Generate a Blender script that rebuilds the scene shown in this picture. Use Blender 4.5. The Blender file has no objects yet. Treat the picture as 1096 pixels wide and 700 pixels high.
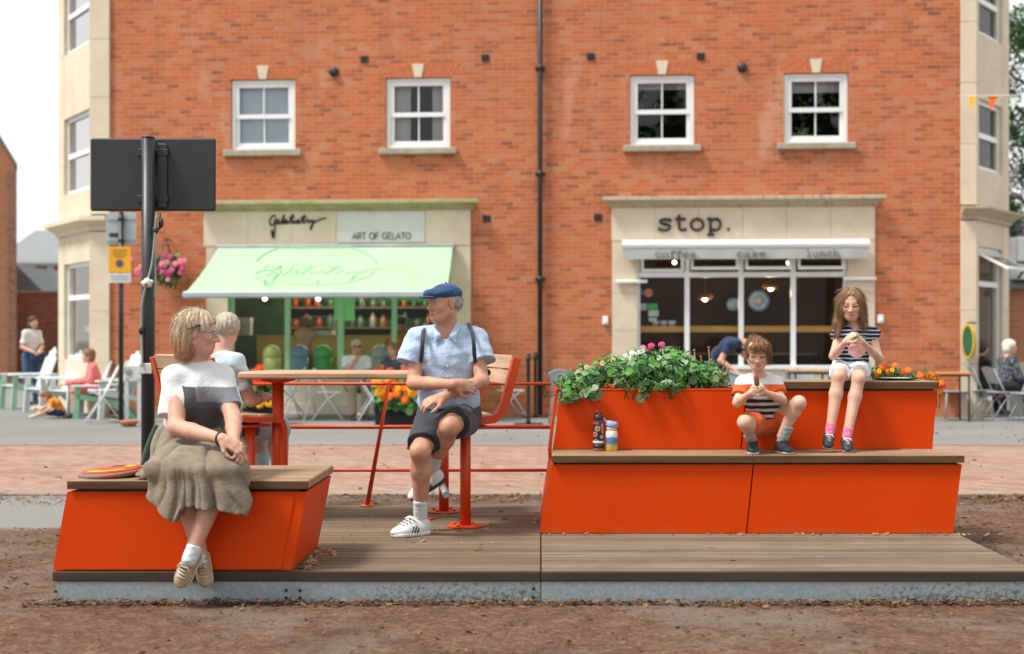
import bpy, math, random
import numpy as np
from mathutils import Vector, Matrix
R = math.radians
random.seed(7)
rng = np.random.RandomState(11)
C = bpy.context.scene.collection
FPX, CX, CY, EYE = 1400.0, 579.0, 362.0, 1.335

def W(px, py, Y):
    """world point at depth Y in front of the camera station"""
    return Vector(((px - CX) * Y / FPX, Y, EYE - (py - CY) * Y / FPX))

def V(*a):
    return Vector(a)

# ------------------------------------------------------------------ materials
def new_mat(name):
    m = bpy.data.materials.new(name)
    m.use_nodes = True
    nt = m.node_tree
    return m, nt, nt.nodes["Principled BSDF"]

def N(nt, kind, **kw):
    n = nt.nodes.new(kind)
    for k, v in kw.items():
        if k.startswith("i_"):
            n.inputs[k[2:].replace("_", " ")].default_value = v
        else:
            setattr(n, k, v)
    return n

def L(nt, a, b):
    nt.links.new(a, b)

def coords(nt, stretch=(1, 1, 1), kind="Object"):
    tc = N(nt, "ShaderNodeTexCoord")
    mp = N(nt, "ShaderNodeMapping")
    mp.inputs["Scale"].default_value = stretch
    L(nt, tc.outputs[kind], mp.inputs["Vector"])
    return mp.outputs["Vector"]

def c4(c):
    return (c[0], c[1], c[2], 1.0)

def ramp(nt, fac, stops):
    r = N(nt, "ShaderNodeValToRGB")
    el = r.color_ramp.elements
    while len(el) < len(stops):
        el.new(0.5)
    for e, (p, c) in zip(el, stops):
        e.position = p
        e.color = c4(c)
    L(nt, fac, r.inputs["Fac"])
    return r.outputs["Color"]

def mixc(nt, fac, a, b, mode="MIX"):
    m = N(nt, "ShaderNodeMix", data_type="RGBA", blend_type=mode)
    for sock, val in ((m.inputs[0], fac), (m.inputs[6], a), (m.inputs[7], b)):
        if hasattr(val, "is_output"):
            L(nt, val, sock)
        elif isinstance(val, (int, float)):
            sock.default_value = val
        else:
            sock.default_value = c4(val)
    return m.outputs[2]

def math_(nt, op, a, b=0.0, c=None):
    m = N(nt, "ShaderNodeMath", operation=op)
    for i, v in enumerate((a, b, c)):
        if v is None:
            continue
        if hasattr(v, "is_output"):
            L(nt, v, m.inputs[i])
        else:
            m.inputs[i].default_value = v
    return m.outputs[0]

def noise(nt, vec, scale, det=4, rough=0.55, dist=0.0):
    n = N(nt, "ShaderNodeTexNoise")
    n.inputs["Scale"].default_value = scale
    n.inputs["Detail"].default_value = det
    n.inputs["Roughness"].default_value = rough
    n.inputs["Distortion"].default_value = dist
    L(nt, vec, n.inputs["Vector"])
    return n.outputs["Fac"]

def bump(nt, bs, height, strength=0.3, dist=0.01):
    b = N(nt, "ShaderNodeBump")
    b.inputs["Strength"].default_value = strength
    b.inputs["Distance"].default_value = dist
    L(nt, height, b.inputs["Height"])
    L(nt, b.outputs["Normal"], bs.inputs["Normal"])
    return b

def pm(name, c1, c2=None, scale=6.0, rough=0.6, metal=0.0, spec=0.4, bmp=0.0, bscale=80.0, bdist=0.004,
       stretch=(1, 1, 1), det=5, lo=0.35, hi=0.65, sheen=0.0, coat=0.0, c3=None, s3=30.0, a3=0.5):
    """a plain procedural material: two-tone noise, optional third fine tone, fine bump"""
    m, nt, bs = new_mat(name)
    vec = coords(nt, stretch)
    if c2 is None:
        c2 = tuple(x * 0.86 for x in c1)
    f = noise(nt, vec, scale, det)
    col = ramp(nt, f, [(lo, c1), (hi, c2)])
    if c3 is not None:
        f3 = noise(nt, vec, s3, 6, 0.7)
        f3 = ramp(nt, f3, [(0.52, (0, 0, 0)), (0.68, (a3, a3, a3))])
        col = mixc(nt, f3, col, c3)
    L(nt, col, bs.inputs["Base Color"])
    rr = math_(nt, "MULTIPLY_ADD", f, 0.25, rough - 0.12)
    L(nt, rr, bs.inputs["Roughness"])
    bs.inputs["Metallic"].default_value = metal
    bs.inputs["Specular IOR Level"].default_value = spec
    if sheen:
        bs.inputs["Sheen Weight"].default_value = sheen
    if coat:
        bs.inputs["Coat Weight"].default_value = coat
        bs.inputs["Coat Roughness"].default_value = 0.25
    if bmp:
        bump(nt, bs, noise(nt, vec, bscale, 4, 0.6), bmp, bdist)
    return m

def emat(name, col, strength):
    m, nt, bs = new_mat(name)
    bs.inputs["Base Color"].default_value = c4(col)
    bs.inputs["Emission Color"].default_value = c4(col)
    bs.inputs["Emission Strength"].default_value = strength
    return m

def glassmat(name, tint=(1, 1, 1), refl=0.06, rough=0.01, fk=1.0):
    m, nt, bs = new_mat(name)
    nt.nodes.remove(bs)
    out = nt.nodes["Material Output"]
    tr = N(nt, "ShaderNodeBsdfTransparent"); tr.inputs["Color"].default_value = c4(tint)
    gl = N(nt, "ShaderNodeBsdfGlossy"); gl.inputs["Roughness"].default_value = rough
    fr = N(nt, "ShaderNodeFresnel"); fr.inputs["IOR"].default_value = 1.5
    k = math_(nt, "MULTIPLY_ADD", fr.outputs[0], fk, refl)
    vec = coords(nt)
    b = N(nt, "ShaderNodeBump"); b.inputs["Strength"].default_value = 0.02; b.inputs["Distance"].default_value = 0.02
    L(nt, noise(nt, vec, 1.3, 1), b.inputs["Height"]); L(nt, b.outputs[0], gl.inputs["Normal"])
    mx = N(nt, "ShaderNodeMixShader")
    L(nt, k, mx.inputs[0]); L(nt, tr.outputs[0], mx.inputs[1]); L(nt, gl.outputs[0], mx.inputs[2])
    L(nt, mx.outputs[0], out.inputs["Surface"])
    return m

# ------------------------------------------------------------------ objects
def tag(o, label=None, cat=None, group=None, kind=None):
    if label: o["label"] = label
    if cat: o["category"] = cat
    if group: o["group"] = group
    if kind: o["kind"] = kind
    return o

XF = {}          # object -> world matrix at build time

def thing(name, label, cat, loc=(0, 0, 0), rz=0.0, group=None):
    o = bpy.data.objects.new(name, None)
    C.objects.link(o)
    o.location = loc; o.rotation_euler = (0, 0, rz)
    o.empty_display_size = 0.1
    XF[o] = Matrix.Translation(Vector(loc)) @ Matrix.Rotation(rz, 4, "Z")
    return tag(o, label, cat, group)

def link_mesh(name, me, mats, parent=None, loc=None, local=False):
    """me is in world space (or parent space when local)"""
    for m in (mats if isinstance(mats, (list, tuple)) else [mats]):
        me.materials.append(m)
    o = bpy.data.objects.new(name, me)
    C.objects.link(o)
    M = Matrix.Identity(4)
    if parent is not None:
        o.parent = parent
        M = XF.get(parent, Matrix.Identity(4))
        if not local:
            me.transform(M.inverted())
    elif loc is not None:
        me.transform(Matrix.Translation(-Vector(loc)))
        o.location = loc
        M = Matrix.Translation(Vector(loc))
    XF[o] = M
    return o

def copy_tree(o, parent=None):
    c = o.copy(); C.objects.link(c)
    if parent is not None:
        c.parent = parent
    for ch in list(o.children):
        copy_tree(ch, c)
    return c

def place(o, loc, rz=0.0, label=None, group=None):
    o.location = loc; o.rotation_euler = (0, 0, rz)
    if label: o["label"] = label
    if group: o["group"] = group
    return o

# ------------------------------------------------------------------ mesh builder
class MB:
    def __init__(s):
        s.v = []; s.f = []; s.mi = []; s.sm = []
    def add(s, vs, fs, mi=0, sm=False, M=None):
        b = len(s.v)
        if M is not None:
            vs = [M @ Vector(p) for p in vs]
        s.v.extend([tuple(p) for p in vs])
        for f in fs:
            s.f.append([b + i for i in f]); s.mi.append(mi); s.sm.append(sm)
        return s
    def box(s, x0, x1, y0, y1, z0, z1, mi=0, M=None):
        vs = [(x0, y0, z0), (x1, y0, z0), (x1, y1, z0), (x0, y1, z0), (x0, y0, z1), (x1, y0, z1), (x1, y1, z1), (x0, y1, z1)]
        return s.hexa(vs, mi, M)
    def hexa(s, vs, mi=0, M=None):
        fs = [(0, 3, 2, 1), (4, 5, 6, 7), (0, 1, 5, 4), (1, 2, 6, 5), (2, 3, 7, 6), (3, 0, 4, 7)]
        return s.add(vs, fs, mi, False, M)
    def bbox(s, x0, x1, y0, y1, z0, z1, b=0.004, mi=0, M=None):
        """box with chamfered edges: vertical and horizontal, 24 verts"""
        b = min(b, (x1 - x0) * .45, (y1 - y0) * .45, (z1 - z0) * .45)
        X, Y, Z = (x0, x1), (y0, y1), (z0, z1)
        sg = (1, -1)
        vs = []; idx = {}
        for i in (0, 1):
            for j in (0, 1):
                for k in (0, 1):
                    for ax in range(3):
                        p = [X[i] + b * sg[i], Y[j] + b * sg[j], Z[k] + b * sg[k]]
                        p[ax] = (X[i], Y[j], Z[k])[ax]
                        idx[(i, j, k, ax)] = len(vs); vs.append(tuple(p))
        fs = []
        for ax in range(3):
            o = [a for a in range(3) if a != ax]
            for e in (0, 1):
                q = []
                for (a, c) in ((0, 0), (1, 0), (1, 1), (0, 1)):
                    t = [0, 0, 0]; t[ax] = e; t[o[0]] = a; t[o[1]] = c
                    q.append(idx[(t[0], t[1], t[2], ax)])
                fs.append(q)
        for ax in range(3):      # edge chamfers along ax
            o = [a for a in range(3) if a != ax]
            for a in (0, 1):
                for c in (0, 1):
                    t0 = [0, 0, 0]; t0[o[0]] = a; t0[o[1]] = c; t1 = list(t0); t1[ax] = 1
                    fs.append([idx[(*t0, o[0])], idx[(*t1, o[0])], idx[(*t1, o[1])], idx[(*t0, o[1])]])
        for i in (0, 1):
            for j in (0, 1):
                for k in (0, 1):
                    fs.append([idx[(i, j, k, 0)], idx[(i, j, k, 1)], idx[(i, j, k, 2)]])
        c = Vector(((x0 + x1) / 2, (y0 + y1) / 2, (z0 + z1) / 2))
        out = []
        for f in fs:
            p = [Vector(vs[i]) for i in f]
            n = (p[1] - p[0]).cross(p[2] - p[0])
            m = sum(p, Vector()) / len(p) - c
            out.append(f if n.dot(m) > 0 else f[::-1])
        return s.add(vs, out, mi, False, M)
    def prism(s, poly, d, mi=0, M=None):
        """poly: 3D points of one cap (any winding), d: extrusion vector"""
        n = len(poly); d = Vector(d)
        a = [Vector(p) for p in poly]; b = [p + d for p in a]
        nn = Vector()
        for i in range(n):
            nn += a[i].cross(a[(i + 1) % n])
        flip = nn.dot(d) > 0
        fs = [list(range(n))[::-1] if flip else list(range(n)), [n + i for i in range(n)] if flip else [n + i for i in range(n)][::-1]]
        for i in range(n):
            j = (i + 1) % n
            q = [i, j, n + j, n + i]
            fs.append(q if flip else q[::-1])
        return s.add(a + b, fs, mi, False, M)
    def tube(s, pts, r, n=8, mi=0, caps=True, sm=True, M=None, flat=1.0):
        pts = [Vector(p) for p in pts]
        rs = r if isinstance(r, (list, tuple)) else [r] * len(pts)
        vs = []; fs = []; prev = None
        for i, p in enumerate(pts):
            if i == 0: t = pts[1] - p
            elif i == len(pts) - 1: t = p - pts[i - 1]
            else: t = (pts[i + 1] - p).normalized() + (p - pts[i - 1]).normalized()
            t = t.normalized() if t.length > 1e-9 else Vector((0, 0, 1))
            if prev is None:
                ref = Vector((0, 0, 1)) if abs(t.z) < 0.9 else Vector((1, 0, 0))
                u = t.cross(ref).normalized()
            else:
                u = prev - t * prev.dot(t); u = u.normalized()
            prev = u; w = t.cross(u)
            for k in range(n):
                a = 2 * math.pi * k / n
                vs.append(p + (u * math.cos(a) + w * math.sin(a) * flat) * rs[i])
        for i in range(len(pts) - 1):
            for k in range(n):
                k2 = (k + 1) % n
                fs.append((i * n + k, i * n + k2, (i + 1) * n + k2, (i + 1) * n + k))
        s.add(vs, fs, mi, sm, M)
        if caps:
            b = len(s.v) - len(vs)
            s.f.append([b + k for k in range(n)][::-1]); s.mi.append(mi); s.sm.append(False)
            e = b + (len(pts) - 1) * n
            s.f.append([e + k for k in range(n)]); s.mi.append(mi); s.sm.append(False)
        return s
    def lathe(s, prof, c=(0, 0, 0), n=20, mi=0, sm=True, M=None, sx=1.0, sy=1.0):
        """prof [(r,z)...] bottom to top"""
        vs = []; fs = []
        for r, z in prof:
            for k in range(n):
                a = 2 * math.pi * k / n
                vs.append((c[0] + r * sx * math.cos(a), c[1] + r * sy * math.sin(a), c[2] + z))
        for i in range(len(prof) - 1):
            for k in range(n):
                k2 = (k + 1) % n
                fs.append((i * n + k, i * n + k2, (i + 1) * n + k2, (i + 1) * n + k))
        fs.append(list(range(n))[::-1]); fs.append([(len(prof) - 1) * n + k for k in range(n)])
        return s.add(vs, fs, mi, sm, M)
    def ball(s, c, r, n=12, m=8, mi=0, M=None):
        r = r if isinstance(r, (list, tuple)) else (r, r, r)
        vs = []; fs = []
        for i in range(m + 1):
            th = math.pi * i / m
            for k in range(n):
                a = 2 * math.pi * k / n
                vs.append((c[0] + r[0] * math.sin(th) * math.cos(a), c[1] + r[1] * math.sin(th) * math.sin(a), c[2] - r[2] * math.cos(th)))
        for i in range(m):
            for k in range(n):
                k2 = (k + 1) % n
                fs.append((i * n + k, i * n + k2, (i + 1) * n + k2, (i + 1) * n + k))
        return s.add(vs, fs, mi, True, M)
    def mesh(s, name):
        me = bpy.data.meshes.new(name)
        me.from_pydata(s.v, [], s.f)
        me.polygons.foreach_set("material_index", s.mi)
        me.polygons.foreach_set("use_smooth", s.sm)
        me.update()
        return me
    def build(s, name, mats, parent=None, loc=None, local=False):
        return link_mesh(name, s.mesh(name), mats, parent, loc, local)

def obj_from_arrays(name, v, q, mats, parent=None, mi=None, smooth=True, loc=None):
    me = bpy.data.meshes.new(name)
    nv, nq = len(v), len(q); k = q.shape[1] if nq else 4
    me.vertices.add(nv); me.vertices.foreach_set("co", np.ascontiguousarray(v, np.float32).ravel())
    me.loops.add(nq * k); me.loops.foreach_set("vertex_index", np.ascontiguousarray(q, np.int32).ravel())
    me.polygons.add(nq)
    me.polygons.foreach_set("loop_start", np.arange(0, nq * k, k, dtype=np.int32))
    if mi is not None:
        me.polygons.foreach_set("material_index", np.ascontiguousarray(mi, np.int32))
    me.polygons.foreach_set("use_smooth", np.full(nq, smooth))
    me.update(calc_edges=True)
    return link_mesh(name, me, mats, parent, loc)

# ------------------------------------------------------------------ distance-field modelling for bodies and clothes
class SDF:
    def __init__(s):
        s.p = []; s.post = None
    def _add(s, fn, lo, hi, k, op):
        s.p.append((fn, lo, hi, k, op)); return s
    def cone(s, a, b, ra, rb=None, k=0.02, op="u"):
        rb = ra if rb is None else rb
        a = np.array(a, np.float32); b = np.array(b, np.float32); ba = b - a; L2 = max(float(ba @ ba), 1e-9)
        def fn(P):
            pa = P - a
            t = np.clip(pa @ ba / L2, 0, 1)
            d = pa - t[:, None] * ba
            return np.sqrt((d * d).sum(1)) - (ra + (rb - ra) * t)
        m = max(ra, rb)
        return s._add(fn, np.minimum(a, b) - m, np.maximum(a, b) + m, k, op)
    def chain(s, pts, rs, k=0.02, op="u"):
        for i in range(len(pts) - 1):
            s.cone(pts[i], pts[i + 1], rs[i], rs[i + 1], k, op)
        return s
    def ell(s, c, r, axes=None, k=0.02, op="u"):
        c = np.array(c, np.float32); r = np.array(r, np.float32)
        A = np.eye(3, dtype=np.float32) if axes is None else np.array([list(a) for a in axes], np.float32)
        def fn(P):
            q = (P - c) @ A.T
            k0 = np.sqrt(((q / r) ** 2).sum(1)); k1 = np.sqrt(((q / (r * r)) ** 2).sum(1)) + 1e-6
            return np.where(k0 < 1e-4, -r.min(), k0 * (k0 - 1) / k1)
        m = float(r.max())
        return s._add(fn, c - m, c + m, k, op)
    def rbox(s, c, h, rad, axes=None, k=0.02, op="u"):
        c = np.array(c, np.float32); h = np.array(h, np.float32) - rad
        A = np.eye(3, dtype=np.float32) if axes is None else np.array([list(a) for a in axes], np.float32)
        def fn(P):
            q = np.abs((P - c) @ A.T) - h
            return np.sqrt((np.maximum(q, 0) ** 2).sum(1)) + np.minimum(q.max(1), 0) - rad
        m = float(np.linalg.norm(h)) + rad
        return s._add(fn, c - m, c + m, k, op)
    def cut(s, p, n, k=0.006):
        """keep the side against the normal n"""
        p = np.array(p, np.float32); n = np.array(Vector(n).normalized(), np.float32)
        return s._add(lambda P: (P - p) @ n, None, None, k, "i")
    def func(s, fn, k=0.006, op="i"):
        return s._add(fn, None, None, k, op)
    def merge(s, o, k=0.02):
        """union with a finished sub-field (cuts of the sub-field stay its own)"""
        los = np.min([p[1] for p in o.p if p[1] is not None and p[4] == "u"], 0); his = np.max([p[2] for p in o.p if p[2] is not None and p[4] == "u"], 0)
        def fn(P):
            D = np.full(len(P), 1e3, np.float32)
            for f, a, b, kk, op in o.p: D = s.comb(D, f(P).astype(np.float32), kk, op)
            return D
        return s._add(fn, los, his, k, "u")
    @staticmethod
    def comb(D, d, k, op):
        if op == "u":
            h = np.maximum(k - np.abs(D - d), 0) / k
            return np.minimum(D, d) - h * h * k * 0.25
        if op == "s":
            d = -d
        h = np.maximum(k - np.abs(D - d), 0) / k
        return np.maximum(D, d) + h * h * k * 0.25
    def mesh(s, h):
        los = [p[1] for p in s.p if p[1] is not None and p[4] == "u"]; his = [p[2] for p in s.p if p[2] is not None and p[4] == "u"]
        lo = np.min(los, 0) - 4 * h; hi = np.max(his, 0) + 4 * h
        B = 8
        nb = np.maximum(np.ceil((hi - lo) / (h * B)).astype(int), 1)
        g = np.stack(np.meshgrid(*[np.arange(n) for n in nb], indexing="ij"), -1).reshape(-1, 3)
        cen = (lo + (g * B + (B - 1) / 2) * h).astype(np.float32)
        Rb = h * B * 0.87
        D = np.full(len(cen), 1e3, np.float32); pd = []
        for fn, a, b, k, op in s.p:
            d = fn(cen).astype(np.float32); pd.append(d); D = s.comb(D, d, k, op)
        act = np.abs(D) < Rb * 1.9 + 0.03
        ai = np.nonzero(act)[0]
        off = np.stack(np.meshgrid(*[np.arange(B)] * 3, indexing="ij"), -1).reshape(-1, 3).astype(np.float32) * h
        base = (lo + g[ai] * B * h).astype(np.float32)
        E = np.full((len(ai), B ** 3), 1e3, np.float32)
        for (fn, a, b, k, op), d in zip(s.p, pd):
            da = d[ai]
            if op in ("u", "s"):
                sel = np.nonzero(da < Rb * 1.7 + k + 2 * h + 0.01)[0]
            else:
                sel = np.arange(len(ai))
            if len(sel) == 0: continue
            P = (base[sel][:, None, :] + off[None]).reshape(-1, 3)
            E[sel] = s.comb(E[sel], fn(P).reshape(len(sel), -1).astype(np.float32), k, op)
        if s.post is not None:
            P = (base[:, None, :] + off[None]).reshape(-1, 3)
            E += s.post(P).reshape(E.shape).astype(np.float32)
        full = np.where(D > 0, 1.0, -1.0).astype(np.float32)
        Gd = np.repeat(full[:, None], B ** 3, 1)
        Gd[ai] = E
        n = nb * B
        Gd = Gd.reshape(nb[0], nb[1], nb[2], B, B, B).transpose(0, 3, 1, 4, 2, 5).reshape(n)
        return surface_nets(Gd, lo, h)

def surface_nets(G, lo, h):
    S = (G < 0)
    cnt = np.zeros(tuple(np.array(G.shape) - 1), np.uint8)
    cs = [(i, j, k) for i in (0, 1) for j in (0, 1) for k in (0, 1)]
    nx, ny, nz = G.shape
    for i, j, k in cs:
        cnt += S[i:nx - 1 + i, j:ny - 1 + j, k:nz - 1 + k]
    idx = np.argwhere((cnt > 0) & (cnt < 8))
    vid = np.full(cnt.shape, -1, np.int32); vid[tuple(idx.T)] = np.arange(len(idx))
    acc = np.zeros((len(idx), 3)); num = np.zeros(len(idx))
    for ax in range(3):
        for c in cs:
            if c[ax]: continue
            e = list(c); e[ax] = 1
            a = G[idx[:, 0] + c[0], idx[:, 1] + c[1], idx[:, 2] + c[2]]
            b = G[idx[:, 0] + e[0], idx[:, 1] + e[1], idx[:, 2] + e[2]]
            x = (a < 0) != (b < 0)
            t = np.where(x, a / np.where(x, a - b, 1), 0)
            p = np.tile(np.array(c, float), (len(idx), 1)); p[:, ax] += t
            acc[x] += p[x]; num[x] += 1
    v = lo + (idx + acc / num[:, None]) * h
    qs = []
    for ax in range(3):
        o = [a for a in range(3) if a != ax]
        sl0 = [slice(None)] * 3; sl1 = [slice(None)] * 3
        sl0[ax] = slice(0, -1); sl1[ax] = slice(1, None)
        A = S[tuple(sl0)]; Bm = S[tuple(sl1)]
        e = np.argwhere(A != Bm)
        e = e[(e[:, o[0]] > 0) & (e[:, o[1]] > 0) & (e[:, o[0]] < G.shape[o[0]] - 1) & (e[:, o[1]] < G.shape[o[1]] - 1)]
        if len(e) == 0: continue
        ins = A[tuple(e.T)]
        u = np.zeros(3, int); u[o[0]] = 1; w = np.zeros(3, int); w[o[1]] = 1
        q = np.stack([vid[tuple((e - u - w).T)], vid[tuple((e - w).T)], vid[tuple(e.T)], vid[tuple((e - u).T)]], 1)
        flip = ins if ax != 1 else ~ins
        q[~flip] = q[~flip][:, ::-1]
        qs.append(q)
    q = np.concatenate(qs)
    q = q[(q >= 0).all(1)]
    return v, q

def relax(v, q, it=1, lam=0.5):
    """plain laplacian smoothing of a quad mesh"""
    n = len(v)
    for _ in range(it):
        acc = np.zeros_like(v); cnt = np.zeros(n)
        for a, b in ((0, 1), (1, 2), (2, 3), (3, 0)):
            np.add.at(acc, q[:, a], v[q[:, b]]); np.add.at(cnt, q[:, a], 1)
            np.add.at(acc, q[:, b], v[q[:, a]]); np.add.at(cnt, q[:, b], 1)
        v = v + lam * (acc / cnt[:, None] - v)
    return v

def sdf_obj(S, h, name, mats, parent=None, matfn=None, smooth_it=1, loc=None):
    v, q = S.mesh(h)
    if smooth_it:
        v = relax(v, q, smooth_it)
    mi = None
    if matfn is not None:
        mi = matfn(v[q].mean(1))
    return obj_from_arrays(name, v, q, mats, parent, mi, True, loc)

def loose_strands(hair, mats, n, length, lift=.002, r=.0011, seed=0, crown=None, down=.35, keep=None, jit=.22):
    """fine separate hairs that follow the hair's surface and fall with gravity"""
    rs = np.random.RandomState(seed); me = hair.data; nv = len(me.vertices)
    co = np.empty(nv * 3, np.float32); me.vertices.foreach_get("co", co); co = co.reshape(-1, 3)
    no = np.empty(nv * 3, np.float32); me.vertices.foreach_get("normal", no); no = no.reshape(-1, 3)
    M = XF[hair]; off = np.array(M.translation)
    k = rs.randint(0, nv, n); p = co[k] + off; nn = no[k]
    cr = p.mean(0) + np.array([0, 0, .1]) if crown is None else np.array(crown)
    d = p - cr; d -= nn * (d * nn).sum(1)[:, None]; d /= np.linalg.norm(d, axis=1)[:, None] + 1e-6
    d += rs.normal(size=d.shape) * jit
    S = 6; L_ = length * rs.uniform(.5, 1.2, n); pts = [p + nn * lift * rs.uniform(-.3, 1, n)[:, None]]
    for i in range(S):
        d = d + np.array([0, 0, -down]) * (.3 + .2 * i); d = d - nn * np.minimum((d * nn).sum(1) - .04, 0)[:, None] * .6
        d /= np.linalg.norm(d, axis=1)[:, None] + 1e-6
        pts.append(pts[-1] + d * (L_ / S)[:, None])
    P = np.stack(pts, 1)                                   # n, S+1, 3
    if keep is not None:                                   # hairs that would cross the face are left out
        c_, A_, h_, f0, u0, l0 = keep; q_ = (P - np.array(c_)) @ np.array([list(x) for x in A_]).T / h_
        ok = ~((q_[..., 1] > f0) & (q_[..., 2] < u0) & (np.abs(q_[..., 0]) < l0)).any(1)
        P, a_ok, k = P[ok], ok, k[ok]; d = d[ok]; n = len(P)
    a = np.cross(d, rs.normal(size=d.shape)); a /= np.linalg.norm(a, axis=1)[:, None] + 1e-6; b = np.cross(d, a)
    w = r * np.linspace(1, .35, S + 1)
    V3 = np.stack([P + (a * math.cos(t) + b * math.sin(t))[:, None, :] * w[None, :, None] for t in (0, 2.094, 4.189)], 2)   # n,S+1,3,3
    idx = np.arange(n * (S + 1) * 3).reshape(n, S + 1, 3); q = []
    for t in range(3):
        u = (t + 1) % 3
        q.append(np.stack([idx[:, :-1, t], idx[:, :-1, u], idx[:, 1:, u], idx[:, 1:, t]], -1).reshape(-1, 4))
    mi = None
    if len(mats) > 1:
        pi = np.array([p_.material_index for p_ in me.polygons]); vm = np.zeros(nv, int)
        lp = np.empty(len(me.loops), np.int32); me.loops.foreach_get("vertex_index", lp); vm[lp] = np.repeat(pi, 4)
        mi = np.tile(np.repeat(vm[k], S), 3)
    return obj_from_arrays("loose_strands", V3.reshape(-1, 3), np.concatenate(q), mats, hair, mi, True)
# ------------------------------------------------------------------ shared materials
def brick_mat(name, stops, mortar, rot=False, bw=0.225, rh=0.075, soot=0.35):
    m, nt, bs = new_mat(name)
    tc = N(nt, "ShaderNodeTexCoord")
    sep = N(nt, "ShaderNodeSeparateXYZ"); L(nt, tc.outputs["Object"], sep.inputs[0])
    # faces that look sideways take their run from the other horizontal axis
    geo = N(nt, "ShaderNodeNewGeometry")
    vt = N(nt, "ShaderNodeVectorTransform", vector_type="NORMAL", convert_from="WORLD", convert_to="OBJECT")
    L(nt, geo.outputs["True Normal"], vt.inputs[0])
    sn = N(nt, "ShaderNodeSeparateXYZ"); L(nt, vt.outputs[0], sn.inputs[0])
    side = math_(nt, "GREATER_THAN", math_(nt, "ABSOLUTE", sn.outputs[0]), 0.7)
    mxv = N(nt, "ShaderNodeMix", data_type="FLOAT")
    L(nt, side, mxv.inputs[0]); L(nt, sep.outputs[0], mxv.inputs[2]); L(nt, sep.outputs[1], mxv.inputs[3])
    cb = N(nt, "ShaderNodeCombineXYZ")
    L(nt, mxv.outputs[0], cb.inputs[0]); L(nt, sep.outputs[2], cb.inputs[1])
    # slightly wavering courses
    vec = cb.outputs[0]
    wob = N(nt, "ShaderNodeTexNoise"); wob.inputs["Scale"].default_value = 9.0; L(nt, vec, wob.inputs["Vector"])
    va = N(nt, "ShaderNodeVectorMath", operation="MULTIPLY_ADD")
    L(nt, wob.outputs["Color"], va.inputs[0]); va.inputs[1].default_value = (0.012, 0.012, 0); L(nt, vec, va.inputs[2])
    b = N(nt, "ShaderNodeTexBrick")
    b.inputs["Color1"].default_value = (0, 0, 0, 1); b.inputs["Color2"].default_value = (1, 1, 1, 1)
    b.inputs["Mortar"].default_value = (0.5, 0.5, 0.5, 1)
    b.inputs["Scale"].default_value = 1.0; b.inputs["Mortar Size"].default_value = 0.006
    b.inputs["Mortar Smooth"].default_value = 0.3
    b.inputs["Brick Width"].default_value = bw; b.inputs["Row Height"].default_value = rh
    L(nt, va.outputs[0], b.inputs["Vector"])
    clump = math_(nt, "MULTIPLY_ADD", math_(nt, "ADD", noise(nt, vec, 2.6, 5, .65), noise(nt, vec, 13, 4, .7)), 0.75, -0.75)     # kiln batches: neighbours run lighter or darker together
    bt = N(nt, "ShaderNodeRGBToBW"); L(nt, b.outputs["Color"], bt.inputs[0])
    tint = math_(nt, "ADD", math_(nt, "MULTIPLY_ADD", bt.outputs[0], 0.78, 0.11), clump)
    col = ramp(nt, tint, stops)
    col = mixc(nt, ramp(nt, noise(nt, vec, 0.55, 3), [(0.35, (0, 0, 0)), (0.7, (soot, soot, soot))]), col, stops[1][1])
    fine = noise(nt, vec, 60, 6, 0.7)
    col = mixc(nt, 0.35, col, ramp(nt, fine, [(0.3, (0.25, 0.25, 0.25)), (0.75, (1.0, 1.0, 1.0))]), "MULTIPLY")
    col = mixc(nt, b.outputs["Fac"], col, mortar)
    # sooty rain streaks running down, then pale lime bloom
    mp2 = N(nt, "ShaderNodeMapping"); mp2.inputs["Scale"].default_value = (2.6, 0.22, 1); L(nt, vec, mp2.inputs[0])
    col = mixc(nt, ramp(nt, noise(nt, mp2.outputs[0], 1.0, 6, 0.65), [(0.54, (0, 0, 0)), (0.78, (0.40, 0.40, 0.40))]), col, (0.25, 0.105, 0.065))
    mp = N(nt, "ShaderNodeMapping"); mp.inputs["Scale"].default_value = (1.1, 0.28, 1); L(nt, vec, mp.inputs[0])
    bl = ramp(nt, noise(nt, mp.outputs[0], 1.0, 5, 0.65), [(0.60, (0, 0, 0)), (0.74, (0.42, 0.42, 0.42))])
    col = mixc(nt, bl, col, (0.68, 0.44, 0.32))
    L(nt, col, bs.inputs["Base Color"])
    bs.inputs["Roughness"].default_value = 0.9; bs.inputs["Specular IOR Level"].default_value = 0.2
    hgt = math_(nt, "SUBTRACT", math_(nt, "MULTIPLY", fine, 0.4), b.outputs["Fac"])
    bump(nt, bs, hgt, 0.6, 0.006)
    return m

M_BRICK = brick_mat("red_brick", [(0.0, (0.22, 0.095, 0.068)), (0.13, (0.40, 0.134, 0.068)), (0.36, (0.56, 0.168, 0.068)),
                                  (0.60, (0.61, 0.190, 0.078)), (0.82, (0.59, 0.235, 0.118)), (1.0, (0.53, 0.275, 0.175))], (0.50, 0.235, 0.140))
M_BRICK2 = brick_mat("old_brick", [(0.0, (0.16, 0.07, 0.05)), (0.3, (0.33, 0.13, 0.08)), (0.7, (0.42, 0.18, 0.11)), (1.0, (0.30, 0.17, 0.12))], (0.40, 0.32, 0.26))
M_BRICK3 = brick_mat("bright_brick", [(0.0, (0.44, 0.17, 0.09)), (0.3, (0.54, 0.23, 0.12)), (0.7, (0.58, 0.26, 0.14)), (1.0, (0.50, 0.22, 0.12))], (0.48, 0.26, 0.16))
M_ARCH = pm("arch_brick", (0.46, 0.125, 0.05), (0.58, 0.19, 0.08), 14, 0.9, c3=(0.3, 0.11, 0.06), s3=40, bmp=0.4)
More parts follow.
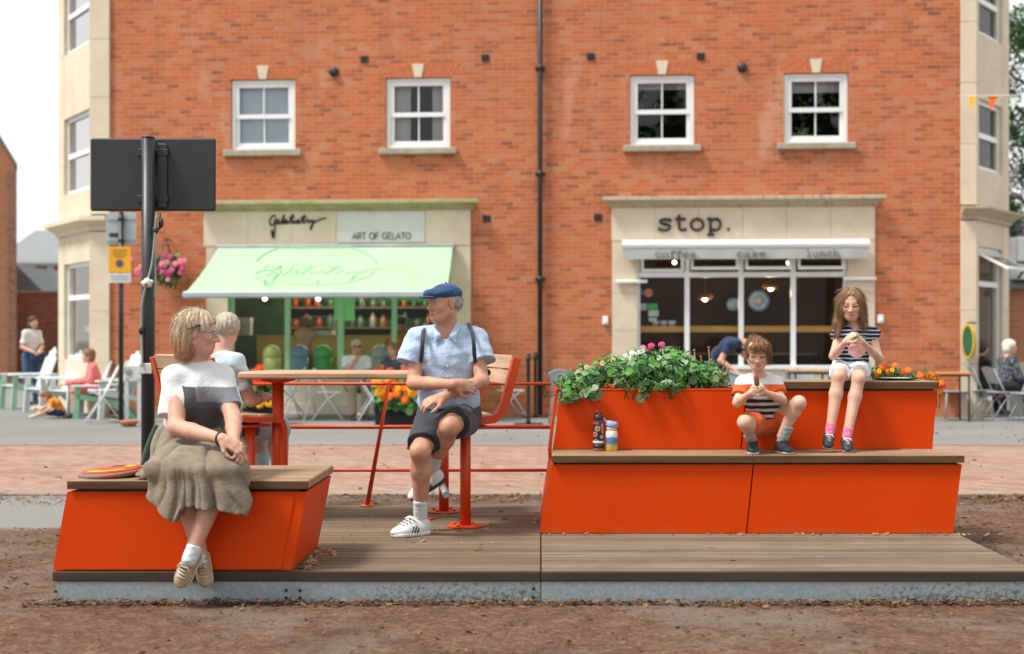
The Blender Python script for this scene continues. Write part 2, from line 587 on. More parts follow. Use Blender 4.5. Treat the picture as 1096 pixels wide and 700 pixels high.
M_STONE = pm("cream_stone", (0.60, 0.505, 0.375), (0.68, 0.59, 0.455), 1.7, 0.85, c3=(0.50, 0.41, 0.30), s3=9, a3=0.35, bmp=0.25, bscale=120)
M_STONE2 = pm("weathered_sill_stone", (0.33, 0.285, 0.22), (0.42, 0.37, 0.30), 5, 0.9, c3=(0.22, 0.20, 0.16), s3=14, a3=0.7, bmp=0.4)
M_MOSS = pm("mossy_stone", (0.46, 0.40, 0.28), (0.34, 0.33, 0.14), 4, 0.95, c3=(0.24, 0.26, 0.07), s3=12, a3=0.8, bmp=0.6, bdist=0.01)
M_DIRTYSTONE = pm("dirty_cornice_stone", (0.46, 0.37, 0.26), (0.54, 0.45, 0.33), 3, 0.9, c3=(0.10, 0.085, 0.07), s3=6, a3=0.8, bmp=0.5, stretch=(3, 3, 1))
M_RISER = pm("painted_stone_riser", (0.60, 0.50, 0.41), (0.66, 0.57, 0.48), 2, 0.8, bmp=0.2)
M_UPVC = pm("white_window_frame", (0.80, 0.81, 0.80), (0.74, 0.75, 0.74), 3, 0.4, spec=0.5)
M_GREENFR = pm("green_window_frame", (0.27, 0.50, 0.29), (0.33, 0.57, 0.36), 3, 0.45)
M_PALEGREEN = pm("pale_green_panel", (0.18, 0.55, 0.22), (0.22, 0.60, 0.27), 3, 0.5)
M_WIN = glassmat("window_glass", (0.93, 0.96, 0.95), 0.02, fk=.8)
M_SHOPGL = glassmat("shop_glass", (0.95, 0.97, 0.96), 0.0, fk=.35)
M_LIPC = pm("child_lips", (0.52, 0.22, 0.18), (0.48, 0.20, 0.16), 20, 0.5)
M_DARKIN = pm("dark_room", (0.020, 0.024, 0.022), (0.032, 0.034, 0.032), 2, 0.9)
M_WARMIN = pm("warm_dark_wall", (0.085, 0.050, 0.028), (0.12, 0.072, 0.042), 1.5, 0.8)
M_CURTAIN = pm("net_curtain", (0.62, 0.64, 0.62), (0.50, 0.52, 0.51), 3, 0.95, stretch=(12, 1, 0.4))
M_BLIND = pm("roller_blind", (0.50, 0.47, 0.44), (0.46, 0.44, 0.41), 3, 0.9)
M_PALEBLUE = pm("sky_reflection_blue", (0.60, 0.71, 0.84), (0.66, 0.76, 0.86), 2, 0.9)  # flat blue that paints the sky's reflection into a window
M_BLACK = pm("black_paint", (0.012, 0.013, 0.014), (0.022, 0.023, 0.024), 4, 0.42, spec=0.5, bmp=0.15, bscale=50)
M_BOARD = pm("dark_board_back", (0.020, 0.021, 0.024), (0.030, 0.031, 0.034), 2, 0.5, spec=0.4)
M_GREY = pm("grey_metal", (0.26, 0.29, 0.30), (0.33, 0.36, 0.37), 4, 0.5, metal=0.3)
M_SIGNBACK = pm("sign_back_aluminium", (0.34, 0.40, 0.41), (0.40, 0.46, 0.47), 3, 0.5, metal=0.3)
M_ROOF = pm("slate", (0.17, 0.185, 0.19), (0.24, 0.255, 0.26), 3, 0.8, stretch=(1, 6, 6), bmp=0.4)
M_ASPH = None
def wood(name, a, b, dark, axis=0, rough=0.65, scale=3.0, st=9.0):
    m, nt, bs = new_mat(name)
    s = [st, st, st]; s[axis] = 0.5
    vec = coords(nt, s)
    f = noise(nt, vec, scale, 6, 0.62, 0.3)
    col = ramp(nt, f, [(0.28, dark), (0.45, a), (0.66, b), (0.85, a)])
    vec2 = coords(nt)
    col = mixc(nt, ramp(nt, noise(nt, vec2, 2.2, 4), [(0.45, (0, 0, 0)), (0.75, (0.5, 0.5, 0.5))]), col, dark)
    L(nt, col, bs.inputs["Base Color"])
    bs.inputs["Roughness"].default_value = rough; bs.inputs["Specular IOR Level"].default_value = 0.3
    bump(nt, bs, f, 0.35, 0.003)
    return m
M_SLAB = wood("oiled_hardwood_slab", (0.27, 0.165, 0.092), (0.36, 0.24, 0.15), (0.15, 0.086, 0.046), 0)
M_FRONTSTRIP = wood("dark_amber_slab_edge", (0.105, 0.050, 0.018), (0.145, 0.075, 0.029), (0.05, 0.025, 0.010), 0)  # darker amber than the slab boards, for the strip along their front
M_SLABEND = wood("hardwood_slab_grey", (0.25, 0.165, 0.105), (0.34, 0.235, 0.16), (0.15, 0.092, 0.056), 0)
M_WOODY = wood("backrest_hardwood", (0.46, 0.29, 0.185), (0.55, 0.37, 0.25), (0.30, 0.17, 0.10), 1)
M_WOODX = wood("table_hardwood", (0.50, 0.31, 0.19), (0.58, 0.39, 0.26), (0.30, 0.17, 0.10), 0, 0.5)
M_TABLEOR = pm("orange_wood_table", (0.62, 0.24, 0.08), (0.54, 0.20, 0.06), 4, 0.4)

def orange_mat():
    m, nt, bs = new_mat("orange_powder_coat")
    vec = coords(nt)
    f = noise(nt, vec, 1.6, 4)
    col = ramp(nt, f, [(0.3, (0.58, 0.047, 0.0008)), (0.7, (0.64, 0.056, 0.0010))])
    # scuffs and dust gathered low down, small chips
    sp = ramp(nt, noise(nt, vec, 55, 3, 0.7), [(0.70, (0, 0, 0)), (0.78, (0.22, 0.22, 0.22))])
    col = mixc(nt, sp, col, (0.50, 0.14, 0.06))
    mp = N(nt, "ShaderNodeMapping"); mp.inputs["Scale"].default_value = (6, 6, 0.8); L(nt, vec, mp.inputs[0])
    st = ramp(nt, noise(nt, mp.outputs[0], 1.4, 6, 0.6), [(0.55, (0, 0, 0)), (0.8, (0.22, 0.22, 0.22))])
    col = mixc(nt, st, col, (0.50, 0.055, 0.012))
    sz_ = N(nt, "ShaderNodeSeparateXYZ"); L(nt, vec, sz_.inputs[0])
    dust = math_(nt, "ADD", noise(nt, vec, 5, 6, 0.7), math_(nt, "MULTIPLY_ADD", sz_.outputs[2], -2.2, 0.02))     # splashes of dried mud near the boards
    col = mixc(nt, ramp(nt, dust, [(0.46, (0, 0, 0)), (0.70, (0.34, 0.34, 0.34))]), col, (0.33, 0.13, 0.065))
    L(nt, col, bs.inputs["Base Color"])
    L(nt, math_(nt, "MULTIPLY_ADD", f, 0.3, 0.33), bs.inputs["Roughness"])
    bs.inputs["Specular IOR Level"].default_value = 0.13
    bump(nt, bs, noise(nt, vec, 420, 2), 0.05, 0.001)
    return m
M_ORANGE = orange_mat()
M_ORANGE2 = pm("orange_tube_paint", (0.58, 0.055, 0.004), (0.52, 0.045, 0.003), 5, 0.42, c3=(0.52, 0.14, 0.05), s3=30, a3=0.3)

def steel_mat():
    m, nt, bs = new_mat("galvanised_steel")
    vec = coords(nt)
    v = N(nt, "ShaderNodeTexVoronoi"); v.inputs["Scale"].default_value = 60; L(nt, vec, v.inputs["Vector"])
    sp = N(nt, "ShaderNodeSeparateXYZ"); L(nt, v.outputs["Color"], sp.inputs[0])
    col = ramp(nt, sp.outputs[0], [(0.0, (0.215, 0.265, 0.285)), (1.0, (0.29, 0.335, 0.35))])
    sx = N(nt, "ShaderNodeSeparateXYZ"); L(nt, vec, sx.inputs[0])
    # moss and grime, heavier on the right-hand module and towards the ground line
    reach = math_(nt, "MULTIPLY_ADD", math_(nt, "SMOOTH_MIN", math_(nt, "MAXIMUM", sx.outputs[0], -0.15), 0.6, 0.2), 0.24, -0.09)
    low = math_(nt, "MULTIPLY_ADD", sx.outputs[2], -1.1, 0.08)
    g = math_(nt, "ADD", math_(nt, "ADD", noise(nt, vec, 48, 6, 0.78), reach), low)
    gm = ramp(nt, g, [(0.56, (0, 0, 0)), (0.68, (0.85, 0.85, 0.85))])
    col = mixc(nt, gm, col, (0.060, 0.060, 0.050))
    L(nt, col, bs.inputs["Base Color"])
    bs.inputs["Metallic"].default_value = 0.15
    bs.inputs["Roughness"].default_value = 0.62
    bump(nt, bs, noise(nt, vec, 30, 5), 0.12, 0.004)
    return m
M_STEEL = steel_mat()

def deck_mat(name, a, b, dark):
    m, nt, bs = new_mat(name)
    tc = N(nt, "ShaderNodeTexCoord")
    mp = N(nt, "ShaderNodeMapping"); mp.inputs["Scale"].default_value = (0.9, 26, 26); L(nt, tc.outputs["Object"], mp.inputs[0])
    f = noise(nt, mp.outputs[0], 1.6, 6, 0.65)
    vec = coords(nt)
    sx = N(nt, "ShaderNodeSeparateXYZ"); L(nt, vec, sx.inputs[0])
    geo = N(nt, "ShaderNodeNewGeometry")
    rnd = geo.outputs["Random Per Island"]
    col = ramp(nt, f, [(0.25, dark), (0.5, a), (0.75, b)])
    col = mixc(nt, 0.55, col, ramp(nt, rnd, [(0, (0.50, 0.50, 0.50)), (1, (1.15, 1.12, 1.08))]), "MULTIPLY")
    col = mixc(nt, ramp(nt, noise(nt, vec, 3.0, 5, 0.65), [(0.45, (0, 0, 0)), (0.75, (0.6, 0.6, 0.6))]), col, dark)
    # moulded grooves along each board
    gr = math_(nt, "SINE", math_(nt, "MULTIPLY", sx.outputs[1], 2 * math.pi / 0.0243))
    gm = ramp(nt, gr, [(0.0, (0.55, 0.55, 0.55)), (0.45, (1, 1, 1))])
    col = mixc(nt, 0.8, col, gm, "MULTIPLY")
    L(nt, col, bs.inputs["Base Color"])
    bs.inputs["Roughness"].default_value = 0.85; bs.inputs["Specular IOR Level"].default_value = 0.25
    h = math_(nt, "ADD", math_(nt, "MULTIPLY", gr, 0.5), math_(nt, "MULTIPLY", f, 0.6))
    bump(nt, bs, h, 0.5, 0.003)
    return m
M_DECK1 = deck_mat("weathered_tan_decking", (0.235, 0.165, 0.108), (0.315, 0.23, 0.158), (0.125, 0.085, 0.055))
M_DECK2 = deck_mat("weathered_pale_decking", (0.245, 0.185, 0.13), (0.345, 0.27, 0.195), (0.135, 0.097, 0.066))
M_FASCIA = wood("dark_deck_edge", (0.055, 0.036, 0.025), (0.08, 0.054, 0.038), (0.035, 0.023, 0.017), 0, 0.8)

# skin, hair, cloth
def skin_mat(name, c, red, sss=0.05):
    m, nt, bs = new_mat(name)
    vec = coords(nt)
    f = noise(nt, vec, 16, 5, 0.6)
    col = ramp(nt, f, [(0.35, c), (0.68, red)])
    col = mixc(nt, ramp(nt, noise(nt, vec, 160, 3), [(0.55, (0, 0, 0)), (0.75, (0.25, 0.25, 0.25))]), col, tuple(x * 0.72 for x in red))
    L(nt, col, bs.inputs["Base Color"])
    bs.inputs["Roughness"].default_value = 0.52; bs.inputs["Specular IOR Level"].default_value = 0.4
    bs.inputs["Subsurface Weight"].default_value = sss
    bs.inputs["Subsurface Radius"].default_value = (0.012, 0.005, 0.003)
    bs.inputs["Subsurface Scale"].default_value = 1.0
    bump(nt, bs, noise(nt, vec, 190, 4, .7), 0.3, 0.003)
    return m
M_SKIN_F = skin_mat("fair_pink_skin", (0.56, 0.33, 0.235), (0.52, 0.265, 0.185))
M_SKIN_M = skin_mat("tanned_skin", (0.53, 0.295, 0.195), (0.47, 0.215, 0.135))
M_SKIN_C = skin_mat("child_skin", (0.64, 0.41, 0.30), (0.60, 0.335, 0.235))
M_LIP = pm("lips", (0.40, 0.14, 0.11), (0.36, 0.12, 0.10), 20, 0.45)
M_EYE = pm("eye_white", (0.62, 0.58, 0.54), None, 5, 0.25)
M_IRIS = pm("dark_iris", (0.030, 0.022, 0.018), None, 5, 0.2)
def hair_mat(name, a, b, dark, st=(60, 60, 5)):
    m, nt, bs = new_mat(name)
    vec = coords(nt, st)
    f = noise(nt, vec, 1.6, 5, 0.6)
    col = ramp(nt, f, [(0.30, dark), (0.46, a), (0.68, b)])
    L(nt, col, bs.inputs["Base Color"])
    bs.inputs["Roughness"].default_value = 0.55; bs.inputs["Specular IOR Level"].default_value = 0.35
    bump(nt, bs, f, 0.8, 0.006)
    return m
M_HAIR_W = hair_mat("blonde_grey_hair", (0.50, 0.37, 0.235), (0.70, 0.62, 0.49), (0.29, 0.185, 0.11))
M_HAIR_WB = hair_mat("strawberry_hair_ends", (0.44, 0.225, 0.12), (0.55, 0.33, 0.19), (0.24, 0.11, 0.06))
M_HAIR_B = hair_mat("brown_hair", (0.21, 0.095, 0.042), (0.33, 0.165, 0.075), (0.075, 0.034, 0.017))
M_HAIR_G = hair_mat("light_brown_hair", (0.26, 0.145, 0.075), (0.42, 0.26, 0.145), (0.10, 0.05, 0.026))
M_HAIR_D = hair_mat("dark_hair", (0.05, 0.028, 0.018), (0.10, 0.05, 0.03), (0.018, 0.012, 0.01))
M_HAIR_GR = hair_mat("grey_hair", (0.36, 0.31, 0.25), (0.52, 0.47, 0.40), (0.16, 0.125, 0.10))
M_HAIR_WH = hair_mat("white_hair", (0.70, 0.62, 0.50), (0.80, 0.74, 0.64), (0.48, 0.40, 0.30))
def wrinkle(nt, bs, vec, s=15.0, dist=0.016, st=0.55):
    """crumpled-cloth relief: sharp creases from ridged, warped noise, plus a fine weave"""
    w = N(nt, "ShaderNodeTexNoise"); w.inputs["Scale"].default_value = s * .5; L(nt, vec, w.inputs["Vector"])
    va = N(nt, "ShaderNodeVectorMath", operation="MULTIPLY_ADD"); L(nt, w.outputs["Color"], va.inputs[0]); va.inputs[1].default_value = (.09, .09, .04); L(nt, vec, va.inputs[2])
    r1 = math_(nt, "ABSOLUTE", math_(nt, "SUBTRACT", noise(nt, va.outputs[0], s, 3, .5), .5))
    r2 = math_(nt, "ABSOLUTE", math_(nt, "SUBTRACT", noise(nt, va.outputs[0], s * 2.7, 2, .5), .5))
    h = math_(nt, "ADD", math_(nt, "ADD", r1, math_(nt, "MULTIPLY", r2, .35)), math_(nt, "MULTIPLY", noise(nt, vec, 500, 2), .03))
    bump(nt, bs, h, st, dist)
def cloth(name, c1, c2=None, scale=10, weave=700, rough=0.9, **kw):
    m = pm(name, c1, c2, scale, rough, spec=0.15, sheen=0.15, **kw)
    nt = m.node_tree; wrinkle(nt, nt.nodes["Principled BSDF"], coords(nt))
    return m
M_WHITE_T = cloth("white_cotton", (0.66, 0.68, 0.68), (0.58, 0.60, 0.61), 9)
M_CHAR = cloth("charcoal_cotton", (0.075, 0.072, 0.082), (0.098, 0.093, 0.105))
M_MIDGREY = cloth("mid_grey_cotton", (0.165, 0.165, 0.185), (0.20, 0.20, 0.22))
M_LINEN = cloth("taupe_linen", (0.175, 0.143, 0.100), (0.232, 0.193, 0.143), 22, 350, c3=(0.16, 0.135, 0.10), s3=120)
M_NAVY = cloth("navy_cotton", (0.018, 0.034, 0.075), (0.028, 0.05, 0.105))
M_CAP = cloth("blue_cap_cloth", (0.022, 0.050, 0.125), (0.040, 0.080, 0.18), 25, 300)
M_SHORTS = cloth("dark_shorts", (0.030, 0.035, 0.045), (0.050, 0.056, 0.068), 12)
M_ORANGE_C = cloth("orange_cotton", (0.72, 0.125, 0.030), (0.64, 0.10, 0.022), 12)
M_PINK = cloth("coral_pink_cotton", (0.80, 0.20, 0.19), (0.72, 0.16, 0.15))
M_JEANS = cloth("blue_denim", (0.035, 0.075, 0.17), (0.06, 0.11, 0.22), 8)
M_PALEBL = cloth("pale_blue_cotton", (0.46, 0.55, 0.60), (0.38, 0.47, 0.53), 7)
M_KHAKI = cloth("khaki_trousers", (0.36, 0.29, 0.21), (0.30, 0.24, 0.175))
M_STRAP = cloth("slate_webbing", (0.040, 0.045, 0.058), (0.055, 0.06, 0.075))
M_BLKCL = cloth("black_cloth", (0.016, 0.016, 0.018), (0.026, 0.026, 0.028))
M_SOCK = cloth("white_sock", (0.62, 0.66, 0.69), (0.52, 0.57, 0.61), 60)
M_SOCKG = cloth("grey_sock", (0.34, 0.34, 0.33), (0.26, 0.27, 0.26), 60)
M_SOCKP = cloth("pink_sock", (0.78, 0.10, 0.28), (0.70, 0.30, 0.40), 60)
M_TONGUE = pm("dark_lace_panel", (0.10, 0.075, 0.055), None, 9, .8)
M_SUEDE = pm("beige_suede", (0.42, 0.325, 0.22), (0.34, 0.255, 0.165), 20, 0.9, bmp=0.3, bscale=200)
M_SOLE = pm("cream_sole", (0.62, 0.55, 0.43), (0.52, 0.45, 0.34), 20, 0.7)
M_TRAIN = pm("white_trainer_leather", (0.66, 0.67, 0.66), (0.58, 0.59, 0.58), 20, 0.5)
M_BLKSH = pm("black_shoe", (0.018, 0.020, 0.024), (0.034, 0.038, 0.044), 20, 0.55)
M_WHSOLE = pm("white_sole", (0.60, 0.60, 0.58), (0.50, 0.50, 0.48), 20, 0.6)

def stripe_mat(name, a, b, period, duty=0.5, axis=2, soft=0.06):
    m, nt, bs = new_mat(name)
    vec = coords(nt)
    sx = N(nt, "ShaderNodeSeparateXYZ"); L(nt, vec, sx.inputs[0])
    w = noise(nt, vec, 7, 2)
    z = math_(nt, "MULTIPLY_ADD", w, 0.018, sx.outputs[axis])
    fr = math_(nt, "FRACT", math_(nt, "MULTIPLY", z, 1.0 / period))
    r = ramp(nt, fr, [(0.0, a), (duty - soft, a), (duty, b), (1 - soft, b), (1.0, a)])
    L(nt, r, bs.inputs["Base Color"])
    bs.inputs["Roughness"].default_value = 0.9; bs.inputs["Specular IOR Level"].default_value = 0.15
    wrinkle(nt, bs, vec, 22, .010)
    return m
def plaid_mat(name, base, line1, line2, px_=0.022):
    m, nt, bs = new_mat(name)
    vec = coords(nt)
    d = N(nt, "ShaderNodeTexNoise"); d.inputs["Scale"].default_value = 6; L(nt, vec, d.inputs["Vector"])
    va = N(nt, "ShaderNodeVectorMath", operation="MULTIPLY_ADD")
    L(nt, d.outputs["Color"], va.inputs[0]); va.inputs[1].default_value = (0.02, 0.02, 0.02); L(nt, vec, va.inputs[2])
    sx = N(nt, "ShaderNodeSeparateXYZ"); L(nt, va.outputs[0], sx.inputs[0])
    fx = math_(nt, "FRACT", math_(nt, "MULTIPLY", sx.outputs[0], 1 / px_))
    fz = math_(nt, "FRACT", math_(nt, "MULTIPLY", sx.outputs[2], 1 / px_))
    col = mixc(nt, math_(nt, "MULTIPLY", math_(nt, "LESS_THAN", fx, 0.42), 0.62), base, line1)
    col = mixc(nt, math_(nt, "MULTIPLY", math_(nt, "LESS_THAN", fz, 0.36), 0.50), col, line2)
    col = mixc(nt, math_(nt, "MULTIPLY", noise(nt, vec, 70, 4, 0.7), 0.35), col, base)
    L(nt, col, bs.inputs["Base Color"])
    bs.inputs["Roughness"].default_value = 0.9; bs.inputs["Specular IOR Level"].default_value = 0.15
    wrinkle(nt, bs, vec, 15, .018, .7)
    return m
M_PLAID = plaid_mat("pale_blue_check_shirt", (0.46, 0.56, 0.69), (0.26, 0.38, 0.58), (0.30, 0.41, 0.59), .0135)
M_STRIPE_BOY = stripe_mat("black_white_stripes", (0.030, 0.036, 0.045), (0.60, 0.63, 0.63), 0.040, 0.55)
M_STRIPE_GIRL = stripe_mat("navy_white_stripes", (0.018, 0.026, 0.055), (0.52, 0.56, 0.62), 0.026, 0.70)
M_FLORAL = pm("blue_white_floral", (0.70, 0.71, 0.72), (0.60, 0.63, 0.68), 30, 0.9, c3=(0.16, 0.22, 0.42), s3=55, a3=0.9)
M_FLORALD = pm("dark_floral_blouse", (0.035, 0.045, 0.06), (0.05, 0.06, 0.09), 14, 0.9, c3=(0.42, 0.45, 0.44), s3=22, a3=1.0)

def leaf_mat(name, a, b, c):
    m, nt, bs = new_mat(name)
    geo = N(nt, "ShaderNodeNewGeometry")
    col = ramp(nt, geo.outputs["Random Per Island"], [(0.0, a), (0.5, b), (1.0, c)])
    vec = coords(nt)
    col = mixc(nt, 0.5, col, ramp(nt, noise(nt, vec, 40, 4), [(0.3, (0.55, 0.6, 0.5)), (0.7, (1.1, 1.1, 1.0))]), "MULTIPLY")
    L(nt, col, bs.inputs["Base Color"])
    bs.inputs["Roughness"].default_value = 0.5; bs.inputs["Specular IOR Level"].default_value = 0.35
    # thin leaves let some light through
    out = nt.nodes["Material Output"]
    tl = N(nt, "ShaderNodeBsdfTranslucent"); L(nt, mixc(nt, 1.0, col, (1.0, 1.15, 0.5), "MULTIPLY"), tl.inputs["Color"])
    mx = N(nt, "ShaderNodeMixShader"); mx.inputs[0].default_value = 0.25
    L(nt, bs.outputs[0], mx.inputs[1]); L(nt, tl.outputs[0], mx.inputs[2]); L(nt, mx.outputs[0], out.inputs["Surface"])
    return m
M_LEAF = leaf_mat("bright_leaf", (0.040, 0.20, 0.026), (0.105, 0.34, 0.055), (0.24, 0.46, 0.14))
M_LEAFP = leaf_mat("pale_leaf", (0.14, 0.26, 0.13), (0.21, 0.33, 0.19), (0.27, 0.36, 0.22))
M_LEAFD = leaf_mat("dark_leaf", (0.018, 0.062, 0.016), (0.030, 0.090, 0.022), (0.055, 0.13, 0.035))
M_LEAFT = leaf_mat("tree_leaf", (0.020, 0.065, 0.020), (0.045, 0.11, 0.035), (0.08, 0.16, 0.06))
def petal(name, a, b):
    m, nt, bs = new_mat(name)
    geo = N(nt, "ShaderNodeNewGeometry")
    L(nt, ramp(nt, geo.outputs["Random Per Island"], [(0, a), (1, b)]), bs.inputs["Base Color"])
    bs.inputs["Roughness"].default_value = 0.6; bs.inputs["Specular IOR Level"].default_value = 0.2
    return m
M_PET_W = petal("white_petals", (0.78, 0.78, 0.74), (0.66, 0.66, 0.62))
M_PET_M = petal("magenta_petals", (0.62, 0.02, 0.20), (0.55, 0.05, 0.28))
M_PET_P = petal("pink_petals", (0.72, 0.10, 0.26), (0.80, 0.28, 0.36))
M_PET_O = petal("orange_petals", (0.85, 0.22, 0.01), (0.80, 0.12, 0.015))
M_PET_Y = petal("yellow_petals", (0.85, 0.48, 0.01), (0.80, 0.34, 0.01))
M_PET_R = petal("red_petals", (0.78, 0.06, 0.015), (0.66, 0.03, 0.015))
M_SOIL = pm("potting_soil", (0.030, 0.022, 0.016), (0.05, 0.036, 0.025), 20, 0.95, bmp=0.6)
M_DRYLEAF = petal("dry_leaf", (0.46, 0.24, 0.12), (0.30, 0.15, 0.075))
M_BARK = pm("bark", (0.13, 0.10, 0.075), (0.20, 0.16, 0.125), 8, 0.95, stretch=(3, 3, 0.6), bmp=0.6)
# ------------------------------------------------------------------ ground sheets
def paver_mat():
    m, nt, bs = new_mat("pink_block_paving")
    vec = coords(nt)
    mp = N(nt, "ShaderNodeMapping"); mp.inputs["Rotation"].default_value = (0, 0, R(45)); L(nt, vec, mp.inputs[0])
    b = N(nt, "ShaderNodeTexBrick"); L(nt, mp.outputs[0], b.inputs["Vector"])
    b.inputs["Color1"].default_value = (0, 0, 0, 1); b.inputs["Color2"].default_value = (1, 1, 1, 1); b.inputs["Mortar"].default_value = (.5, .5, .5, 1)
    b.inputs["Scale"].default_value = 1; b.inputs["Brick Width"].default_value = 0.21; b.inputs["Row Height"].default_value = 0.105; b.inputs["Mortar Size"].default_value = 0.005
    col = ramp(nt, b.outputs["Color"], [(0, (0.265, 0.155, 0.112)), (0.5, (0.33, 0.20, 0.147)), (1, (0.38, 0.25, 0.19))])
    col = mixc(nt, b.outputs["Fac"], col, (0.19, 0.125, 0.095))
    col = mixc(nt, ramp(nt, noise(nt, vec, 0.7, 5, 0.6), [(0.4, (0, 0, 0)), (0.75, (0.55, 0.55, 0.55))]), col, (0.38, 0.28, 0.22))
    col = mixc(nt, 0.4, col, ramp(nt, noise(nt, vec, 30, 6, 0.7), [(0.3, (0.6, 0.6, 0.6)), (0.7, (1.05, 1.05, 1.05))]), "MULTIPLY")
    L(nt, col, bs.inputs["Base Color"]); bs.inputs["Roughness"].default_value = 0.9; bs.inputs["Specular IOR Level"].default_value = 0.2
    bump(nt, bs, math_(nt, "SUBTRACT", noise(nt, vec, 60, 4), b.outputs["Fac"]), 0.4, 0.005)
    return m
M_PAVER = paver_mat()
def asphalt_mat(name, a, b, dk):
    m, nt, bs = new_mat(name)
    vec = coords(nt)
    col = ramp(nt, noise(nt, vec, 0.5, 6, 0.6), [(0.35, a), (0.65, b)])
    col = mixc(nt, ramp(nt, noise(nt, vec, 3.0, 6, 0.7), [(0.55, (0, 0, 0)), (0.75, (0.5, 0.5, 0.5))]), col, dk)
    col = mixc(nt, 0.5, col, ramp(nt, noise(nt, vec, 110, 4, 0.8), [(0.3, (0.5, 0.5, 0.5)), (0.7, (1.15, 1.15, 1.15))]), "MULTIPLY")
    L(nt, col, bs.inputs["Base Color"]); bs.inputs["Roughness"].default_value = 0.88; bs.inputs["Specular IOR Level"].default_value = 0.25
    bump(nt, bs, noise(nt, vec, 150, 3), 0.5, 0.004)
    return m
M_PAVE = asphalt_mat("grey_asphalt_pavement", (0.205, 0.205, 0.195), (0.25, 0.248, 0.235), (0.16, 0.157, 0.148))
M_FAR = asphalt_mat("far_asphalt", (0.19, 0.19, 0.185), (0.23, 0.228, 0.22), (0.15, 0.148, 0.142))
M_KERB = pm("kerb_stone", (0.24, 0.18, 0.14), (0.29, 0.225, 0.18), 3, 0.9, c3=(0.26, 0.20, 0.16), s3=12, bmp=0.4)
M_LINE = pm("worn_white_paint", (0.50, 0.49, 0.47), (0.34, 0.34, 0.33), 5, 0.8)

def dirt_mat():
    m, nt, bs = new_mat("leaf_strewn_dirt")
    vec = coords(nt)
    sx = N(nt, "ShaderNodeSeparateXYZ"); L(nt, vec, sx.inputs[0])
    big = noise(nt, vec, 0.9, 6, 0.62)
    mid = noise(nt, vec, 7, 6, 0.7)
    fine = noise(nt, vec, 65, 5, 0.75)
    dirt = ramp(nt, mid, [(0.28, (0.068, 0.037, 0.023)), (0.5, (0.126, 0.070, 0.044)), (0.72, (0.192, 0.112, 0.073))])
    flecks = N(nt, "ShaderNodeTexVoronoi"); flecks.inputs["Scale"].default_value = 42; flecks.inputs["Randomness"].default_value = 1.0
    L(nt, vec, flecks.inputs["Vector"])
    fs = N(nt, "ShaderNodeSeparateXYZ"); L(nt, flecks.outputs["Color"], fs.inputs[0])
    fc = ramp(nt, fs.outputs[0], [(0.0, (0.05, 0.028, 0.018)), (0.4, (0.10, 0.056, 0.036)), (0.75, (0.19, 0.108, 0.068)), (1.0, (0.32, 0.20, 0.13))])
    dirt = mixc(nt, 0.30, dirt, fc)
    dirt = mixc(nt, 0.6, dirt, ramp(nt, noise(nt, vec, 170, 4, .8), [(0.3, (0.55, 0.55, 0.55)), (0.7, (1.25, 1.25, 1.25))]), "MULTIPLY")
    dirt = mixc(nt, ramp(nt, noise(nt, vec, 1.7, 6, .65), [(0.50, (0, 0, 0)), (0.66, (0.6, 0.6, 0.6))]), dirt, (0.055, 0.033, 0.023))
    asp = ramp(nt, fine, [(0.3, (0.115, 0.095, 0.077)), (0.7, (0.20, 0.17, 0.14))])
    # bare worn asphalt shows through in patches, and along the path at the left beyond the bench
    patch = ramp(nt, math_(nt, "ADD", math_(nt, "MULTIPLY", big, 0.8), math_(nt, "MULTIPLY", mid, 0.2)), [(0.50, (0, 0, 0)), (0.60, (0.85, 0.85, 0.85))])
    wob = math_(nt, "MULTIPLY_ADD", big, 0.9, -0.45)
    px = math_(nt, "SUBTRACT", -2.2, math_(nt, "ADD", sx.outputs[0], wob))
    py = math_(nt, "SUBTRACT", math_(nt, "ADD", sx.outputs[1], wob), 9.15)
    pth = ramp(nt, math_(nt, "MULTIPLY_ADD", math_(nt, "MINIMUM", px, py), 1.6, 0.5), [(0.35, (0, 0, 0)), (0.65, (1, 1, 1))])
    k = math_(nt, "MAXIMUM", math_(nt, "MULTIPLY", patch, 0.75), pth)
    pathc = mixc(nt, pth, asp, ramp(nt, fine, [(0.3, (0.17, 0.165, 0.155)), (0.7, (0.26, 0.25, 0.235))]))
    col = mixc(nt, k, dirt, pathc)
    L(nt, col, bs.inputs["Base Color"]); bs.inputs["Roughness"].default_value = 0.95; bs.inputs["Specular IOR Level"].default_value = 0.15
    bump(nt, bs, math_(nt, "ADD", math_(nt, "MULTIPLY", fine, 0.6), math_(nt, "MULTIPLY", flecks.outputs["Distance"], 1.2)), 0.7, 0.008)
    return m
M_DIRT = dirt_mat()

def sheet(name, x0, x1, y0, y1, z, m, nx=1, ny=1):
    mb = MB()
    for i in range(nx):
        for j in range(ny):
            a, b = x0 + (x1 - x0) * i / nx, x0 + (x1 - x0) * (i + 1) / nx
            c, d = y0 + (y1 - y0) * j / ny, y0 + (y1 - y0) * (j + 1) / ny
            mb.add([(a, c, z), (b, c, z), (b, d, z), (a, d, z)], [(0, 1, 2, 3)])
    return tag(mb.build(name, m), kind="structure")

